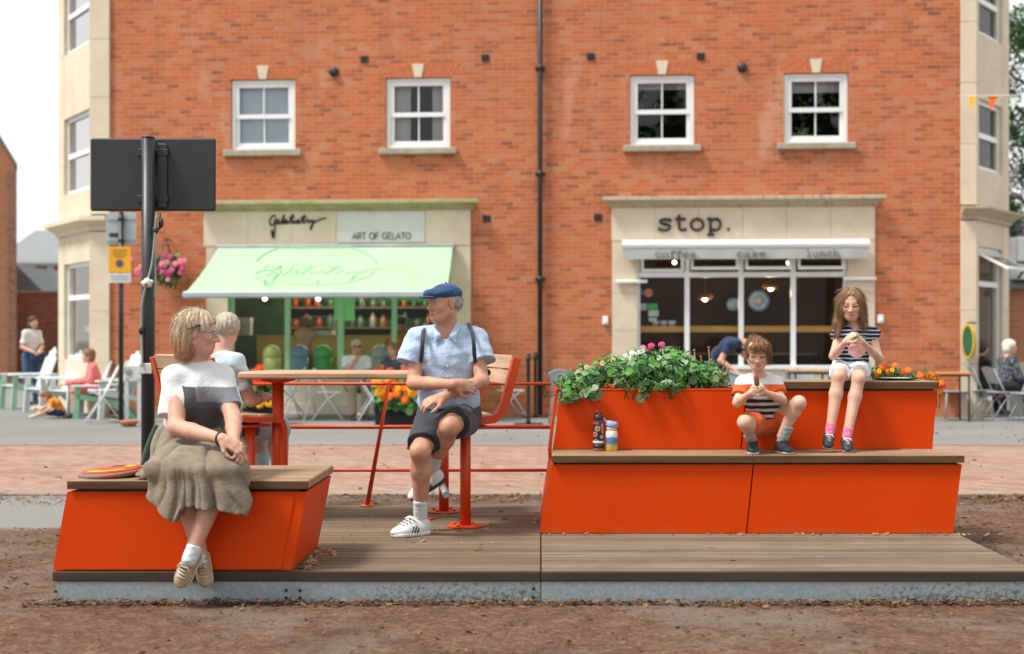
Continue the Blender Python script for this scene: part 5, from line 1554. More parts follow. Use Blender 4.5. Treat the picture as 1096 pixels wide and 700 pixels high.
# ------------------------------------------------------------------ tall benches, bar table and rail
def tall_bench(origin, rz, label, straight, footrest=True):
    """local frame: seat faces -x, planks run along y; y=0 is the near end"""
    t = thing("tall_bench", label, "bench", origin, rz, "tall benches at the bar table")
    D = .86; sz = .655
    prof = [(-.225, sz - .24), (-.165, sz - .02), (-.13, sz + .0), (-.06, sz + .004), (.05, sz + .006), (.16, sz + .018), (.205, sz + .05), (.235, sz + .12), (.31, sz + .40)]
    if straight: prof[:2] = [(-.20, .004), (-.20, sz - .06), (-.185, sz - .012)]
    for y in (.0, D - .014):
        m = MB(); hw = .017 if straight else .025; vs = []; n = len(prof)
        for i, (x, z) in enumerate(prof):
            a = Vector((prof[max(i - 1, 0)][0], prof[max(i - 1, 0)][1])); b = Vector((prof[min(i + 1, n - 1)][0], prof[min(i + 1, n - 1)][1]))
            d = (b - a).normalized(); nx, nz = -d.y, d.x
            for s, yy in ((hw, y - .03), (hw, y + .03), (-hw, y + .03), (-hw, y - .03)):
                vs.append((x + nx * s, yy, z + nz * s))
        fs = []
        for i in range(n - 1):
            for k in range(4):
                k2 = (k + 1) % 4; fs.append((i * 4 + k, i * 4 + k2, (i + 1) * 4 + k2, (i + 1) * 4 + k))
        fs += [(3, 2, 1, 0), tuple((n - 1) * 4 + k for k in range(4))]
        m.add(vs, [f[::-1] for f in fs]); m.build("side_frame", M_ORANGE2, t, local=True)
    m = MB()
    for i in range(3):
        x = -.155 + i * .115; m.bbox(x, x + .108, .032, D - .048, sz + .004 + i * .004, sz + .034 + i * .004, .005)
    m.build("seat", M_WOODY, t, local=True)
    m = MB(); n0 = Vector((.235, sz + .12)); n1 = Vector((.312, sz + .40)); d = (n1 - n0).normalized(); pr = Vector((-d.y, d.x))
    for s in (.40, .74):
        a = n0 + (n1 - n0) * s; b = a + d * .088
        q = [(a.x + pr.x * -.006, .032, a.y + pr.y * -.006), (a.x + pr.x * .026, .032, a.y + pr.y * .026), (b.x + pr.x * .026, .032, b.y + pr.y * .026), (b.x - pr.x * .006, .032, b.y - pr.y * .006)]
        m.prism(q, (0, D - .08, 0))
    m.build("backrest", M_WOODY, t, local=True)
    for y in (.04, D - .10):
        m = MB(); m.tube([(-.01, y, .004), (-.01, y, sz - .03)], .034, 16)
        p = m.build("leg", M_ORANGE2, t, local=True)
        m = MB(); m.lathe([(.115, 0.001), (.115, .008), (.112, .010)], (-.01, y, 0), 24)
        for k in range(4):
            a = .8 + k * math.pi / 2; m.lathe([(.012, .010), (.012, .020), (.008, .022)], (-.01 + .085 * math.cos(a), y + .085 * math.sin(a), 0), 8)
        m.build("base_plate", M_ORANGE2, p, local=True)
    m = MB(); m.box(-.12, .14, .0, D - .02, sz - .045, sz - .028); m.build("seat_frame", M_ORANGE2, t, local=True)
    if footrest:
        m = MB(); m.tube([(-.05, .62, .20), (-.13, .06, .20)], .022, 12); m.build("footrest", M_GREY, t, local=True)
    return t
p = V(X(500, 8.20), 8.20, DZ)
tall_bench(p - V(-.01 * math.cos(R(20)), .04, 0), R(15), "tall orange bench with wooden back that the man in the cap perches on", False)
b2 = tall_bench(V(-2.37, 9.0, DZ), R(180 + 40), "tall orange bench behind the woman, with its back to the black post", True, False)

tt = thing("bar_table", "long wooden bar table on an orange post", "table", (X(350, 8.55), 8.55, DZ))
zt = EYE - (398 - CY) * 8.35 / FPX
m = MB(); xa, xb = X(258, 8.4), X(458, 8.4)
for i in range(4): m.bbox(xa, xb, 8.30 + i * .135, 8.30 + i * .135 + .131, zt - .046, zt, .012)
m.build("table_top", M_WOODX, tt)
for px, lr in ((297.5, .038), (453, .024)):
    x = X(px, 8.52); m = MB(); m.tube([(x, 8.52, DZ + .002), (x, 8.52, zt - .06)], lr, 18); pp = m.build("leg", M_ORANGE2, tt)
    m = MB(); m.lathe([(.04, -.03), (.115, -.012), (.115, -.001)], (x, 8.52, zt - .047), 20); m.build("flange", M_ORANGE2, pp)
    m = MB(); m.lathe([(lr * 3, 0.002), (lr * 3, .010)], (x, 8.52, DZ), 24); m.build("base_plate", M_ORANGE2, pp)

rl = thing("guard_rail", "thin orange three-bar guard rail along the back of the deck", "railing", (X(440, 9.2), 9.2, DZ))
for z, r in ((EYE - (410.8 - CY) * 9.2 / FPX, .011), (EYE - (457 - CY) * 9.2 / FPX, .015), (EYE - (503.3 - CY) * 9.2 / FPX, .012)):
    m = MB(); m.tube([(X(258, 9.2), 9.2, z), (X(590, 9.2), 9.2, z)], r, 10); m.build("rail", M_ORANGE2, rl)
for (xa, ya, xb, yb) in ((416.5, 410, 393, 541), (236, 410, 212, 541)):
    m = MB(); m.tube([W(xb, yb, 9.2), W(xa, ya, 9.2), W(xa - 6, ya - .3, 9.2)], [.017, .017, .012], 10)
    b = W(xb, yb, 9.2); m.lathe([(.05, 0), (.05, .006)], (b.x, b.y, DZ + .001), 14); m.build("stanchion", M_ORANGE2, rl)

# ------------------------------------------------------------------ plants in the trough
def leaf_pts(s, kind):
    if kind == "round":      # lobed roundish leaf, cupped
        out = [(0, 0, 0)]
        for i in range(12):
            a = -2.7 + 5.4 * i / 11; r = s * (1 + .08 * math.cos(a * 6))
            out.append((r * math.cos(a) + s * .45, r * math.sin(a) * .95, .18 * s * (1 - math.cos(a * 1.0)) * .6))
        return out, [(0, i, i + 1) for i in range(1, 12)]
    if kind == "long":
        return [(0, 0, 0), (s * .6, -s * .30, s * .10), (s * 1.3, -s * .24, s * .05), (s * 2, 0, -s * .25), (s * 1.3, s * .24, s * .05), (s * .6, s * .30, s * .10), (s * 1.0, 0, -s * .02)], [(0, 1, 6), (1, 2, 6), (2, 3, 6), (3, 4, 6), (4, 5, 6), (5, 0, 6)]
    return [(0, 0, 0), (s * .5, -s * .4, s * .1), (s * 1.3, 0, -s * .1), (s * .5, s * .4, s * .1)], [(0, 1, 2), (0, 2, 3)]
def foliage(mb, c, rad, n, size, kinds, mis, droop=.3, front=0.0, face=V(0, -1, .6)):
    """leaves spread through an ellipsoid, facing out and up"""
    for _ in range(n):
        while True:
            d = V(rng.uniform(-1, 1), rng.uniform(-1, 1), rng.uniform(-.55, 1))
            if .30 < d.length < 1.0: break
        p = V(c[0] + d.x * rad[0], c[1] + d.y * rad[1], c[2] + d.z * rad[2])
        o = (V(d.x / rad[0], d.y / rad[1], d.z / rad[2]).normalized() + face * .35 + V(rng.normal(0, .35), rng.normal(0, .35), rng.normal(0, .35))).normalized()
        up = V(rng.normal(0, 1), rng.normal(0, 1), rng.normal(0, 1) - droop)
        t = (up - o * up.dot(o)).normalized(); b = o.cross(t)
        Mx = Matrix((t, b, o)).transposed().to_4x4(); Mx.translation = p
        s = size * rng.uniform(.6, 1.35)
        kd = kinds[rng.randint(len(kinds))]
        vs, fs = leaf_pts(s, kd)
        mb.add(vs, fs, mis[rng.randint(len(mis))], True, Mx)
def flower(mb, c, r, face, npet=9, mi=0, cen=1, layers=1):
    f = Vector(face).normalized(); u = f.cross(V(0, 0, 1) if abs(f.z) < .9 else V(1, 0, 0)).normalized(); w = f.cross(u)
    for ly in range(layers):
        rr = r * (1 - .32 * ly)
        for i in range(npet):
            a = 2 * math.pi * (i + .5 * ly) / npet + rng.rand() * .25
            d = u * math.cos(a) + w * math.sin(a); e = u * -math.sin(a) + w * math.cos(a)
            lift = f * (r * (.10 + .22 * ly))
            mb.add([c + d * rr * .12 + lift * .5, c + d * rr * .65 - e * rr * .32 + lift, c + d * rr + lift * .6, c + d * rr * .65 + e * rr * .32 + lift], [(0, 1, 2, 3)], mi, True)
    mb.ball(c + f * r * .12, r * .22, 6, 4, cen)
def plant(name, label, cat, base, clumps, blooms=(), stems=0, group=None, mats=None):
    t = thing(name, label, cat, base, 0, group)
    m = MB()
    for c, rad, n, size, kinds, mis in clumps: foliage(m, c, rad, n, size, kinds, mis)
    m.build("foliage", mats or [M_LEAF, M_LEAFP, M_LEAFD], t)
    if stems:
        m = MB()
        for c, *_ in clumps:
            for _ in range(stems):
                e = V(*c) + V(rng.normal(0, .06), rng.normal(0, .05), rng.uniform(-.02, .10)); b0 = V(c[0] + rng.normal(0, .03), c[1] + rng.normal(0, .03), base[2] - .02)
                m.tube([b0, (b0 + e) / 2 + V(rng.normal(0, .02), rng.normal(0, .02), .02), e], .003, 5)
        m.build("stems", M_LEAFD, t)
    for nm, pet, cen, spots in blooms:
        for p, r, f, np_, ly in spots:
            m = MB(); flower(m, p, r, f, np_, 0, 1, ly)
            m.tube([p - V(*f).normalized() * r * .1, p - V(0, -.02, .09 + rng.rand() * .05)], .0025, 5, 2)
            m.build(nm, [pet, cen, M_LEAFD], t)
    return t
def at(px, py, Y): return W(px, py, Y)
SZ = ZU - .09
def clump(px, py, Y, rx, ry, rz, n, size, kinds=("round", "long", "long", "small"), mis=(0, 0, 1, 2)):
    return (at(px, py, Y), (rx * 1.05, ry, rz * 1.12), int(n * 2.0), size * .66, kinds, mis)
plant("trough_plant", "trailing green plant with pale lobed leaves spilling over the trough's free end", "plant", (X(622, 8.55), 8.55, SZ),
      [clump(625, 408, 8.50, .16, .22, .095, 240, .034, ("round", "long", "small"), (0, 1, 2)), clump(612, 414, 8.36, .09, .10, .06, 70, .030), clump(609, 424, 8.25, .055, .03, .035, 22, .036, ("round",), (1, 1, 0)), clump(633, 420, 8.25, .05, .03, .03, 16, .038, ("round",), (1, 0)),
       clump(655, 398, 8.55, .15, .20, .10, 190, .034)],
      [("flower", petal("faded_peach_petals", (0.70, 0.50, 0.36), (0.62, 0.40, 0.28)), M_PET_Y, [(at(x, y, 8.42), .020, (0, -1, .4), 7, 1) for x, y in ((617, 400), (628, 393), (645, 389), (656, 385), (608, 405), (663, 392))])], 5)
plant("trough_plant", "leafy green plant with small white blooms standing below the stone pilaster", "plant", (X(690, 8.6), 8.6, SZ),
      [clump(690, 396, 8.55, .16, .24, .13, 260, .036), clump(672, 404, 8.40, .12, .10, .09, 80, .034), clump(690, 418, 8.25, .035, .025, .06, 16, .036, ("round", "long"), (2, 1)), clump(672, 418, 8.24, .012, .02, .03, 6, .022, ("small",), (2,)), clump(690, 388, 8.65, .12, .16, .09, 80, .036)],
      [("flower", M_PET_W, M_PET_Y, [(at(x + rng.normal(0, 2), y + rng.normal(0, 2), 8.5), .022, (rng.normal(0, .3), -1, .6), 8, 2) for x, y in ((668, 381), (678, 376), (683, 381), (674, 384), (686, 375), (661, 386), (666, 389), (680, 386), (690, 380))])], 5)
plant("trough_plant", "taller green plant with upright magenta blooms in the middle of the trough", "plant", (X(722, 8.65), 8.65, SZ),
      [clump(724, 396, 8.55, .16, .24, .12, 260, .036), clump(716, 385, 8.7, .10, .12, .09, 90, .034), clump(742, 402, 8.44, .13, .12, .09, 130, .036), clump(716, 414, 8.27, .10, .04, .03, 40, .034)],
      [("flower", M_PET_M, M_PET_O, [(at(x, y, 8.55), .025, (rng.normal(0, .3), -.8, .7), 10, 2) for x, y in ((688, 372), (697, 370), (708, 368.5), (694, 375))]),
       ("flower", M_PET_W, M_PET_Y, [(at(x, y, 8.5), .02, (0, -1, .5), 8, 1) for x, y in ((705, 383), (712, 388))])], 6)
plant("trough_plant", "sparse wispy plant with thin stems at the trough end beside the boy", "plant", (X(758, 8.6), 8.6, SZ),
      [clump(756, 402, 8.50, .13, .20, .08, 190, .028, ("long", "small", "round"), (0, 2, 1, 0)), clump(768, 410, 8.45, .08, .16, .04, 60, .018, ("small",), (0, 1)), clump(760, 396, 8.6, .05, .08, .08, 26, .022, ("long", "small"), (0, 1))],
      [("flower", M_PET_Y, M_PET_O, [(at(743, 402, 8.4), .016, (0, -1, .3), 7, 1), (at(755, 408, 8.35), .013, (0, -1, .3), 7, 1)])], 7)
t = thing("seed_stalk", "bare thin seed stalks rising above the sparse wispy plant", "plant", (X(752, 8.6), 8.6, SZ))
for x0, y0, x1, y1 in ((746, 400, 743, 375), (760, 400, 758.5, 372), (753, 402, 750, 382)):
    m = MB(); m.tube([at(x0, y0 + 8, 8.6), at((x0 + x1) / 2, (y0 + y1) / 2, 8.6), at(x1, y1, 8.6)], .0035, 5); m.ball(at(x1, y1, 8.6), .008, 6, 4); m.build("stalk", M_DRYLEAF, t)
plant("marigold_plant", "low bedding plant with orange and red blooms behind the dark tray", "plant", (X(950, 8.85), 8.85, SZ),
      [clump(945, 400, 8.85, .13, .08, .05, 130, .022, ("long", "small", "round"), (0, 2, 0)), clump(962, 402, 8.85, .12, .08, .04, 100, .022, ("long", "small"), (0, 2))],
      [("flower", M_PET_O, M_PET_Y, [(at(x, y, 8.78), .024, (rng.normal(0, .3), -.9, .5), 10, 2) for x, y in ((943, 394), (958, 391), (950, 398), (972, 396))]),
       ("flower", M_PET_R, M_PET_O, [(at(x, y, 8.76), .022, (rng.normal(0, .3), -.9, .5), 10, 2) for x, y in ((948, 391), (966, 399), (939, 400))]),
       ("flower", M_PET_Y, M_PET_O, [(at(x, y, 8.74), .018, (0, -1, .4), 9, 1) for x, y in ((941, 397), (955, 396))])], 4)
plant("marigold_plant", "small bedding plant with vivid orange blooms hanging past the slab end", "plant", (X(985, 8.85), 8.85, SZ),
      [clump(984, 404, 8.85, .09, .08, .04, 70, .020, ("long", "small"), (0, 2)), clump(1002, 411, 8.85, .045, .06, .05, 30, .018, ("small",), (0, 2))],
      [("flower", M_PET_O, M_PET_Y, [(at(x, y, 8.72), .026, (rng.normal(0, .4), -.9, .4), 10, 2) for x, y in ((992, 403), (1000, 405), (1007, 410), (1006, 419), (998, 401), (985, 402))]),
       ("flower", M_PET_R, M_PET_O, [(at(x, y, 8.72), .022, (0, -.9, .4), 10, 2) for x, y in ((1003, 414), (1009, 413))])], 4)

# ------------------------------------------------------------------ the black post with its board
PY = 9.75
pc = V(X(158.5, PY), PY, 0)
bp = thing("sign_post", "thick black post carrying a wide dark board seen from behind", "sign post", pc)
m = MB(); m.tube([pc, pc + V(0, 0, zat(148, PY))], .049, 20); m.lathe([(.049, 0), (.052, .004), (.045, .012), (.02, .018)], pc + V(0, 0, zat(148, PY)), 20); m.build("post", M_BLACK, bp)
m = MB(); xa, xb = X(97, PY + .1), X(231, PY + .1)
m.bbox(xa, xb, PY + .085, PY + .115, zat(226, PY + .1), zat(148, PY + .1), .012)
brd = m.build("board", M_BOARD, bp)
m = MB()
for py in (162, 212): m.bbox(pc.x - .10, pc.x + .13, PY + .052, PY + .084, zat(py + 4, PY), zat(py - 4, PY), .006)
m.bbox(pc.x + .05, pc.x + .12, PY + .055, PY + .084, zat(222, PY), zat(152, PY), .01)
m.build("clamp", M_BLACK, brd)
m = MB(); m.bbox(pc.x - .056, pc.x + .044, PY - .060, PY - .046, zat(400, PY), zat(388.5, PY), .006); m.build("plate", M_SIGNWH, bp)
m = MB()
m.tube([pc + V(.09, -.02, zat(228, PY)), pc + V(.10, -.03, zat(236, PY)), pc + V(.095, -.02, zat(243, PY)), pc + V(.075, -.04, zat(250, PY)), pc + V(.07, -.05, zat(238, PY))], .011, 6)
m.ball(pc + V(.105, -.03, zat(239, PY)), (.02, .02, .04), 8, 6); m.ball(pc + V(.07, -.05, zat(247, PY)), (.025, .02, .03), 8, 6); m.build("cable_clip", M_BLACK, bp)
cb = thing("light_string", "pale green light string with one white socket wound down the black post", "string lights", pc + V(0, -.06, 2))
def spl(pts, n=8):
    out = []
    for i in range(len(pts) - 1):
        a = pts[max(i - 1, 0)]; b = pts[i]; c = pts[i + 1]; d = pts[min(i + 2, len(pts) - 1)]
        for k in range(n):
            t = k / n
            out.append(.5 * ((2 * b) + (c - a) * t + (2 * a - 5 * b + 4 * c - d) * t * t + (3 * b - a - 3 * c + d) * t ** 3))
    return out + [pts[-1]]
pts = [W(x, y, PY - .06 + dy) for x, y, dy in ((167, 232, 0), (165, 262, 0), (162, 285, -.01), (157, 303, -.02), (152, 325, -.01), (151.5, 352, 0), (152, 382, 0), (151, 392, -.02))]
M_CABLE = pm("pale_green_cable", (0.30, 0.38, 0.32), (0.22, 0.30, 0.24), 9, .6)
m = MB(); m.tube(spl(pts), .008, 6); m.build("cable", M_CABLE, cb)
m = MB(); m.tube(spl([W(x, y, PY - .05) for x, y in ((166, 245), (166, 275), (166.5, 300), (165.5, 318))]), .006, 6); m.build("cable", M_CABLE, cb)
m = MB(); c = W(157.5, 303, PY - .10); m.lathe([(.012, -.03), (.03, -.03), (.036, -.005), (.03, .02), (.018, .032), (.008, .04)], c, 12); m.ball(c + V(-.03, 0, .0), .018, 8, 6); m.ball(c + V(.032, 0, .01), .016, 8, 6); m.build("socket", M_SIGNWH, cb)
m = MB(); m.ball(c + V(0, -.03, -.01), .014, 8, 6); m.build("bulb", pm("amber_glass", (0.30, 0.14, 0.04), None, 5, .2), cb)
m = MB(); m.ball(W(151, 354, PY - .07), (.02, .02, .03), 8, 6); m.build("cable_tie", M_BLACK, cb)
hs = thing("hose", "dark green hose hanging at the foot of the black post", "hose", W(157, 520, PY - .07))
m = MB(); m.tube(spl([W(x, y, PY - .09) for x, y in ((168, 455), (160, 474), (155, 490), (153, 505), (155, 535))]), .022, 8); m.build("pipe", pm("dark_green_rubber", (0.03, 0.07, 0.05), (0.05, 0.10, 0.075), 9, .5), hs)
# ------------------------------------------------------------------ people
def unit(v): return Vector(v).normalized()
def frame(fwd, up):
    u = unit(up); f = Vector(fwd); f = (f - u * f.dot(u)).normalized()
    return u.cross(f), f, u          # left, forward, up

def head_prims(S, c, A, h, detail=True, male=False):
    l, f, u = A
    def P(a, b, d): return c + (l * a + f * b + u * d) * h
    E = lambda a, b, d, r, k=.03, op="u": S.ell(P(a, b, d), [x * h for x in r], A, k * h, op)
    E(0, -.06, .15, (.325, .42, .35))
    E(0, .10, -.10, (.265, .29, .34), .12)
    E(0, .20, -.37, (.15 if male else .13, .15, .115), .14)
    for s in (-1, 1):
        S.cone(P(s * .22, .0, -.22), P(s * .10, .20, -.38), .09 * h, .08 * h, .12 * h)
        if detail: E(s * .15, .25, -.10, (.10, .09, .10), .10)
    if not detail:
        S.cone(P(0, .36, .02), P(0, .45, -.14), .035 * h, .05 * h, .05 * h)
        for s in (-1, 1): E(s * .33, -.03, -.03, (.04, .08, .12), .04)
        return P
    S.cone(P(-.13, .325, .085), P(.13, .325, .085), .055 * h, .055 * h, .08 * h)
    for s in (-1, 1):
        E(s * .145, .425, .005, (.085, .075, .055), .06, "s")
        E(s * .145, .300, .005, (.075, .070, .058), .015)
        E(s * .145, .325, .040, (.085, .050, .022), .02)      # upper lid
    S.cone(P(0, .375, .05), P(0, .465, -.135), .030 * h, .048 * h, .05 * h)
    for s in (-1, 1): E(s * .055, .405, -.150, (.040, .050, .036), .03)
    S.cone(P(-.085, .335, -.262), P(.085, .335, -.262), .030 * h, None, .03 * h)
    S.cone(P(0, .37, -.255), P(0, .37, -.256), .026 * h, None, .03 * h)
    S.cone(P(-.065, .335, -.312), P(.065, .335, -.312), .034 * h, None, .03 * h)
    S.cone(P(-.11, .395, -.286), P(.11, .395, -.286), .009 * h, None, .012 * h, "s")
    for s in (-1, 1):
        E(s * .335, -.03, -.02, (.032, .080, .130), .02)
        S.ell(P(s * .375, .005, -.01), [.028 * h, .040 * h, .075 * h], A, .02 * h, "s")
    return P

def face_mats(c, A, h, eyes="open", brow=True):
    """material slots: 0 skin, 1 lips, 2 eye, 3 iris / lashes, 4 brow"""
    M = np.array([list(a) for a in A]); c = np.array(c)
    def fn(Q):
        q = (Q - c) @ M.T / h
        l, f, u = q[:, 0], q[:, 1], q[:, 2]; al = np.abs(l)
        mi = np.zeros(len(Q), np.int32)
        near = (f > .24)
        lip = near & (f > .30) & ((al / .10) ** 2 + ((u + .287) / .042) ** 2 < 1)
        mi[lip] = 1
        if eyes == "open":
            e = near & (((al - .145) / .070) ** 2 + ((u - .004) / .030) ** 2 < 1)
            mi[e] = 2
            mi[e & (((al - .145) ** 2 + (u - .004) ** 2) < .028 ** 2)] = 3
            mi[near & (((al - .145) / .078) ** 2 + ((u - .038) / .008) ** 2 < 1)] = 3
        elif eyes == "down":
            mi[near & (((al - .145) / .095) ** 2 + ((u + .018 + .25 * (al - .145) ** 2) / .015) ** 2 < 1)] = 3
        if brow:
            mi[near & (((al - .150) / .115) ** 2 + ((u - .118 + .9 * (al - .13) ** 2) / .018) ** 2 < 1)] = 4
        return mi
    return fn

def hand(S, w, d, pn, thumb, size=1.0, curl=(25, 35, 25), spread=.10, thumb_in=.3):
    """w wrist, d pointing along the palm, pn out of the palm, thumb = +1/-1 side along d x pn"""
    d = unit(d); pn = unit(Vector(pn) - d * Vector(pn).dot(d)); s = d.cross(pn) * thumb
    g = size
    w = Vector(w)
    S.ell(w + d * .048 * g, (.052 * g, .040 * g, .0165 * g), (d, s, pn), .012 * g)
    S.cone(w - d * .01 * g, w + d * .03 * g, .026 * g, .026 * g, .02 * g)
    for i, (o, ln) in enumerate(((.029, .92), (.010, 1.0), (-.009, .94), (-.027, .76))):
        b = w + d * (.086 - .006 * abs(i - 1)) * g + s * o * g
        a = 0; p = b; dd = unit(d + s * (o * spread * 22))
        ax = dd.cross(pn)
        r = (.0098, .0090, .0082, .0070)
        for k_, (seg, cu) in enumerate(zip((.042, .026, .020), curl)):
            a += R(cu)
            q = p + (dd * math.cos(a) + pn * math.sin(a)) * seg * ln * g
            S.cone(p, q, r[k_] * g, r[k_ + 1] * g, .005 * g)
            p = q
    b = w + d * .022 * g + s * .030 * g
    m1 = b + (d * .62 + s * .62 + pn * thumb_in).normalized() * .040 * g
    m2 = m1 + (d * .85 + s * .18 + pn * (thumb_in + .15)).normalized() * .032 * g
    m3 = m2 + (d * .95 - s * .05 + pn * (thumb_in + .1)).normalized() * .022 * g
    S.cone(b, m1, .015 * g, .0115 * g, .012 * g); S.cone(m1, m2, .0112 * g, .0098 * g, .005 * g); S.cone(m2, m3, .0098 * g, .0078 * g, .005 * g)

def folds(seed, amp, freq, dirs=None):
    r = np.random.RandomState(seed)
    D = r.normal(size=(5, 3)) if dirs is None else np.array(dirs, float) + r.normal(size=(len(dirs), 3)) * .15
    D = D / np.linalg.norm(D, axis=1)[:, None]; ph = r.rand(len(D)) * 6.28; W2 = r.normal(size=(len(D), 3)) * freq * .45
    def fn(P):
        o = np.zeros(len(P), np.float32)
        for i in range(len(D)):
            t = P @ D[i] * freq * (1 + .23 * i) + ph[i] + 1.3 * np.sin(P @ W2[i])
            o += np.sin(t)
        return (o * amp / len(D) * 1.6).astype(np.float32)
    return fn

def sleeves(S, J, ends, r0, k=.04):
    for e, (end, r) in ends.items():
        s2 = SDF(); a = J["sh" + e]; d = unit(end - a); m = a.lerp(end, .5)
        s2.cone(a, m, r0, (r0 + r) / 2, .04); s2.cone(m, end + d * .06, (r0 + r) / 2, r, .02); s2.cut(end, d, .005); S.merge(s2, k)
def trouser_legs(S, J, fr, r0, r1, k=.035):
    for e in "LR":
        s2 = SDF(); hp, kn = J["hp" + e], J["kn" + e]; s2.cone(hp, kn, r0, r1, .04); s2.cut(hp.lerp(kn, fr), kn - hp, .005); S.merge(s2, k)

class Fig:
    """joints -> body; all points are world vectors"""
    def __init__(s, J, hF, hU, hh, g=1.0, wide=1.0, male=False, deep=1.0):
        s.J = J; s.g = g; s.wide = wide; s.deep = deep; s.male = male; s.hh = hh; s.lg = 1.1 if g < .75 else 1.0
        s.hA = frame(hF, hU)
        lat = unit(J["shL"] - J["shR"]); up = J["nek"] - J["pel"]
        s.cA = (lambda u, l: (l, l.cross(u), u))(unit(up), unit(lat - unit(up) * lat.dot(unit(up))))
        pl = unit(J["hpL"] - J["hpR"]); up2 = unit(J["wst"] - J["pel"]); pl = unit(pl - up2 * pl.dot(up2))
        s.pA = (pl, pl.cross(up2), up2)
    def torso(s, S, o=0.0, k=.07, bust=0.0):
        g, w, J, dp = s.g, s.wide, s.J, s.deep
        S.ell(J["pel"], (.165 * g * w + o, .120 * g * dp + o, .115 * g + o), s.pA, k * g)
        S.ell(J["wst"], (.145 * g * w + o, .112 * g * dp + o, .13 * g + o), s.cA, k * g)
        S.ell(J["chs"], (.158 * g * w + o, .112 * g * dp + o, .15 * g + o), s.cA, k * g)
        for e in ("shL", "shR"):
            S.cone(J["nek"] - s.cA[2] * .025 * g, J[e], .052 * g + o * .7, .056 * g + o, .04 * g)
        if bust:
            for q in (-1, 1):
                S.ell(J["chs"] + s.cA[0] * q * .07 * g + s.cA[1] * .085 * g - s.cA[2] * .01 * g, (.07 * g + o, .06 * g * bust + o, .07 * g + o), s.cA, .05 * g)
    def arm(s, S, e, o=0.0, upto=None):
        J, g = s.J, s.g
        S.cone(J["sh" + e], J["el" + e], .052 * g + o, .042 * g + o, .03 * g)
        m = J["el" + e].lerp(J["wr" + e], .35)
        S.cone(J["el" + e], m, .041 * g, .041 * g, .02 * g); S.cone(m, J["wr" + e], .041 * g, .026 * g, .01 * g)
    def leg(s, S, e, o=0.0):
        J, g = s.J, s.g * s.lg
        S.cone(J["hp" + e], J["kn" + e], .084 * g, .058 * g, .04 * g)
        d = unit(J["an" + e] - J["kn" + e]); back = unit(J["hp" + e] - J["kn" + e]); back = unit(back - d * back.dot(d))
        m = J["kn" + e].lerp(J["an" + e], .30) + back * .016 * g
        S.cone(J["kn" + e], m, .054 * g, .057 * g, .03 * g); S.cone(m, J["an" + e], .057 * g, .036 * g, .03 * g)
        S.ell(J["kn" + e] - back * .012 * g, (.042 * g,) * 3, None, .03 * g)
    def neck(s, S, r=.055):
        l, f, u = s.hA; c = s.J["head"]
        S.cone(c - f * .10 * s.hh - u * .18 * s.hh, s.J["nek"] - s.cA[2] * .02 * s.g, r * s.g, (r + .008) * s.g, .03 * s.g)

def shoe(parent, ank, toe, up, ln, m_up, m_sole, laces=None, high=0.0, name="shoe", stripes=None):
    """ank: ankle joint; toe: direction; sole lies 0.30*ln under the ankle"""
    u = unit(up); t = unit(Vector(toe) - u * Vector(toe).dot(u)); l = u.cross(t); A = (l, t, u)
    def P(a, b, d): return Vector(ank) + (l * a + t * b + u * d) * ln
    S = SDF()
    S.ell(P(0, -.04, -.15), (.145 * ln, .19 * ln, .19 * ln), A, .02)
    S.ell(P(0, .22, -.20), (.155 * ln, .30 * ln, .135 * ln), A, .05)
    S.ell(P(.01, .50, -.225), (.165 * ln, .22 * ln, .10 * ln), A, .05)
    S.cone(P(0, -.03, -.1), P(0, -.03, .02 + high), .155 * ln, .158 * ln, .02)
    S.cone(P(0, .14, -.08), P(0, .30, -.13), .09 * ln, .09 * ln, .03)
    S.cut(P(0, 0, -.275), -u, .004)
    S.cut(P(0, -.04, .02 + high), u + t * -.25, .004)
    o = sdf_obj(S, max(.0042, ln * .017), name, m_up, parent)
    S = SDF()
    S.cone(P(0, -.06, -.29), P(.01, .50, -.29), .170 * ln, .200 * ln, .01)
    S.cut(P(0, 0, -.235), u, .006); S.cut(P(0, 0, -.325), -u, .006)
    sdf_obj(S, max(.0042, ln * .017), "sole", m_sole, o)
    if laces:
        m = MB()
        if laces is M_SOLE:
            m2 = MB(); m2.add([P(sx_ * w_, b_, z_) for b_, z_, w_ in ((.16, .05, .09), (.26, .012, .085), (.40, -.038, .075), (.50, -.078, .05)) for sx_ in (-1, 1)], [(0, 1, 3, 2), (2, 3, 5, 4), (4, 5, 7, 6)], 0, True); m2.build("tongue", M_TONGUE, o)
        for i in range(4):
            b = .22 + i * .075; z = .048 - i * .034
            m.tube([P(-.10, b, z - .03), P(-.03, b + .02, z + .012), P(.05, b + .03, z + .010), P(.10, b + .03, z - .03)], .0045 if ln > .2 else .0025, 5)
            m.tube([P(.10, b, z - .035), P(.0, b + .03, z + .008), P(-.10, b + .05, z - .045)], .0035 if ln > .2 else .0025, 5)
        m.tube([P(0, .22, .06), P(-.10, .20, .075), P(-.15, .28, .03), P(-.02, .24, .06), P(.10, .22, .075), P(.16, .30, .02)], .0045, 5)
        m.build("laces", laces, o)
    if stripes:
        m = MB()
        for sd in (-1, 1):
            for i in range(3):
                b = .16 + i * .07
                q = [P(sd * .158, b, -.25), P(sd * .160, b + .035, -.25), P(sd * .128, b - .03, -.12), P(sd * .128, b - .065, -.12)]
                m.prism(q, l * sd * .008)
        m.build("side_stripes", stripes, o)
    return o

def sock(parent, kn, an, frac, r0, r1, m):
    S = SDF(); a = Vector(an).lerp(Vector(kn), frac); d = unit(Vector(kn) - Vector(an))
    S.cone(Vector(an) - d * .012, a, r0 * .92, r1, .01); S.cut(a, d, .004)
    f = folds(5, .0006, 200, [(0, 0, 1)]); S.post = f
    return sdf_obj(S, .0042, "sock", m, parent)

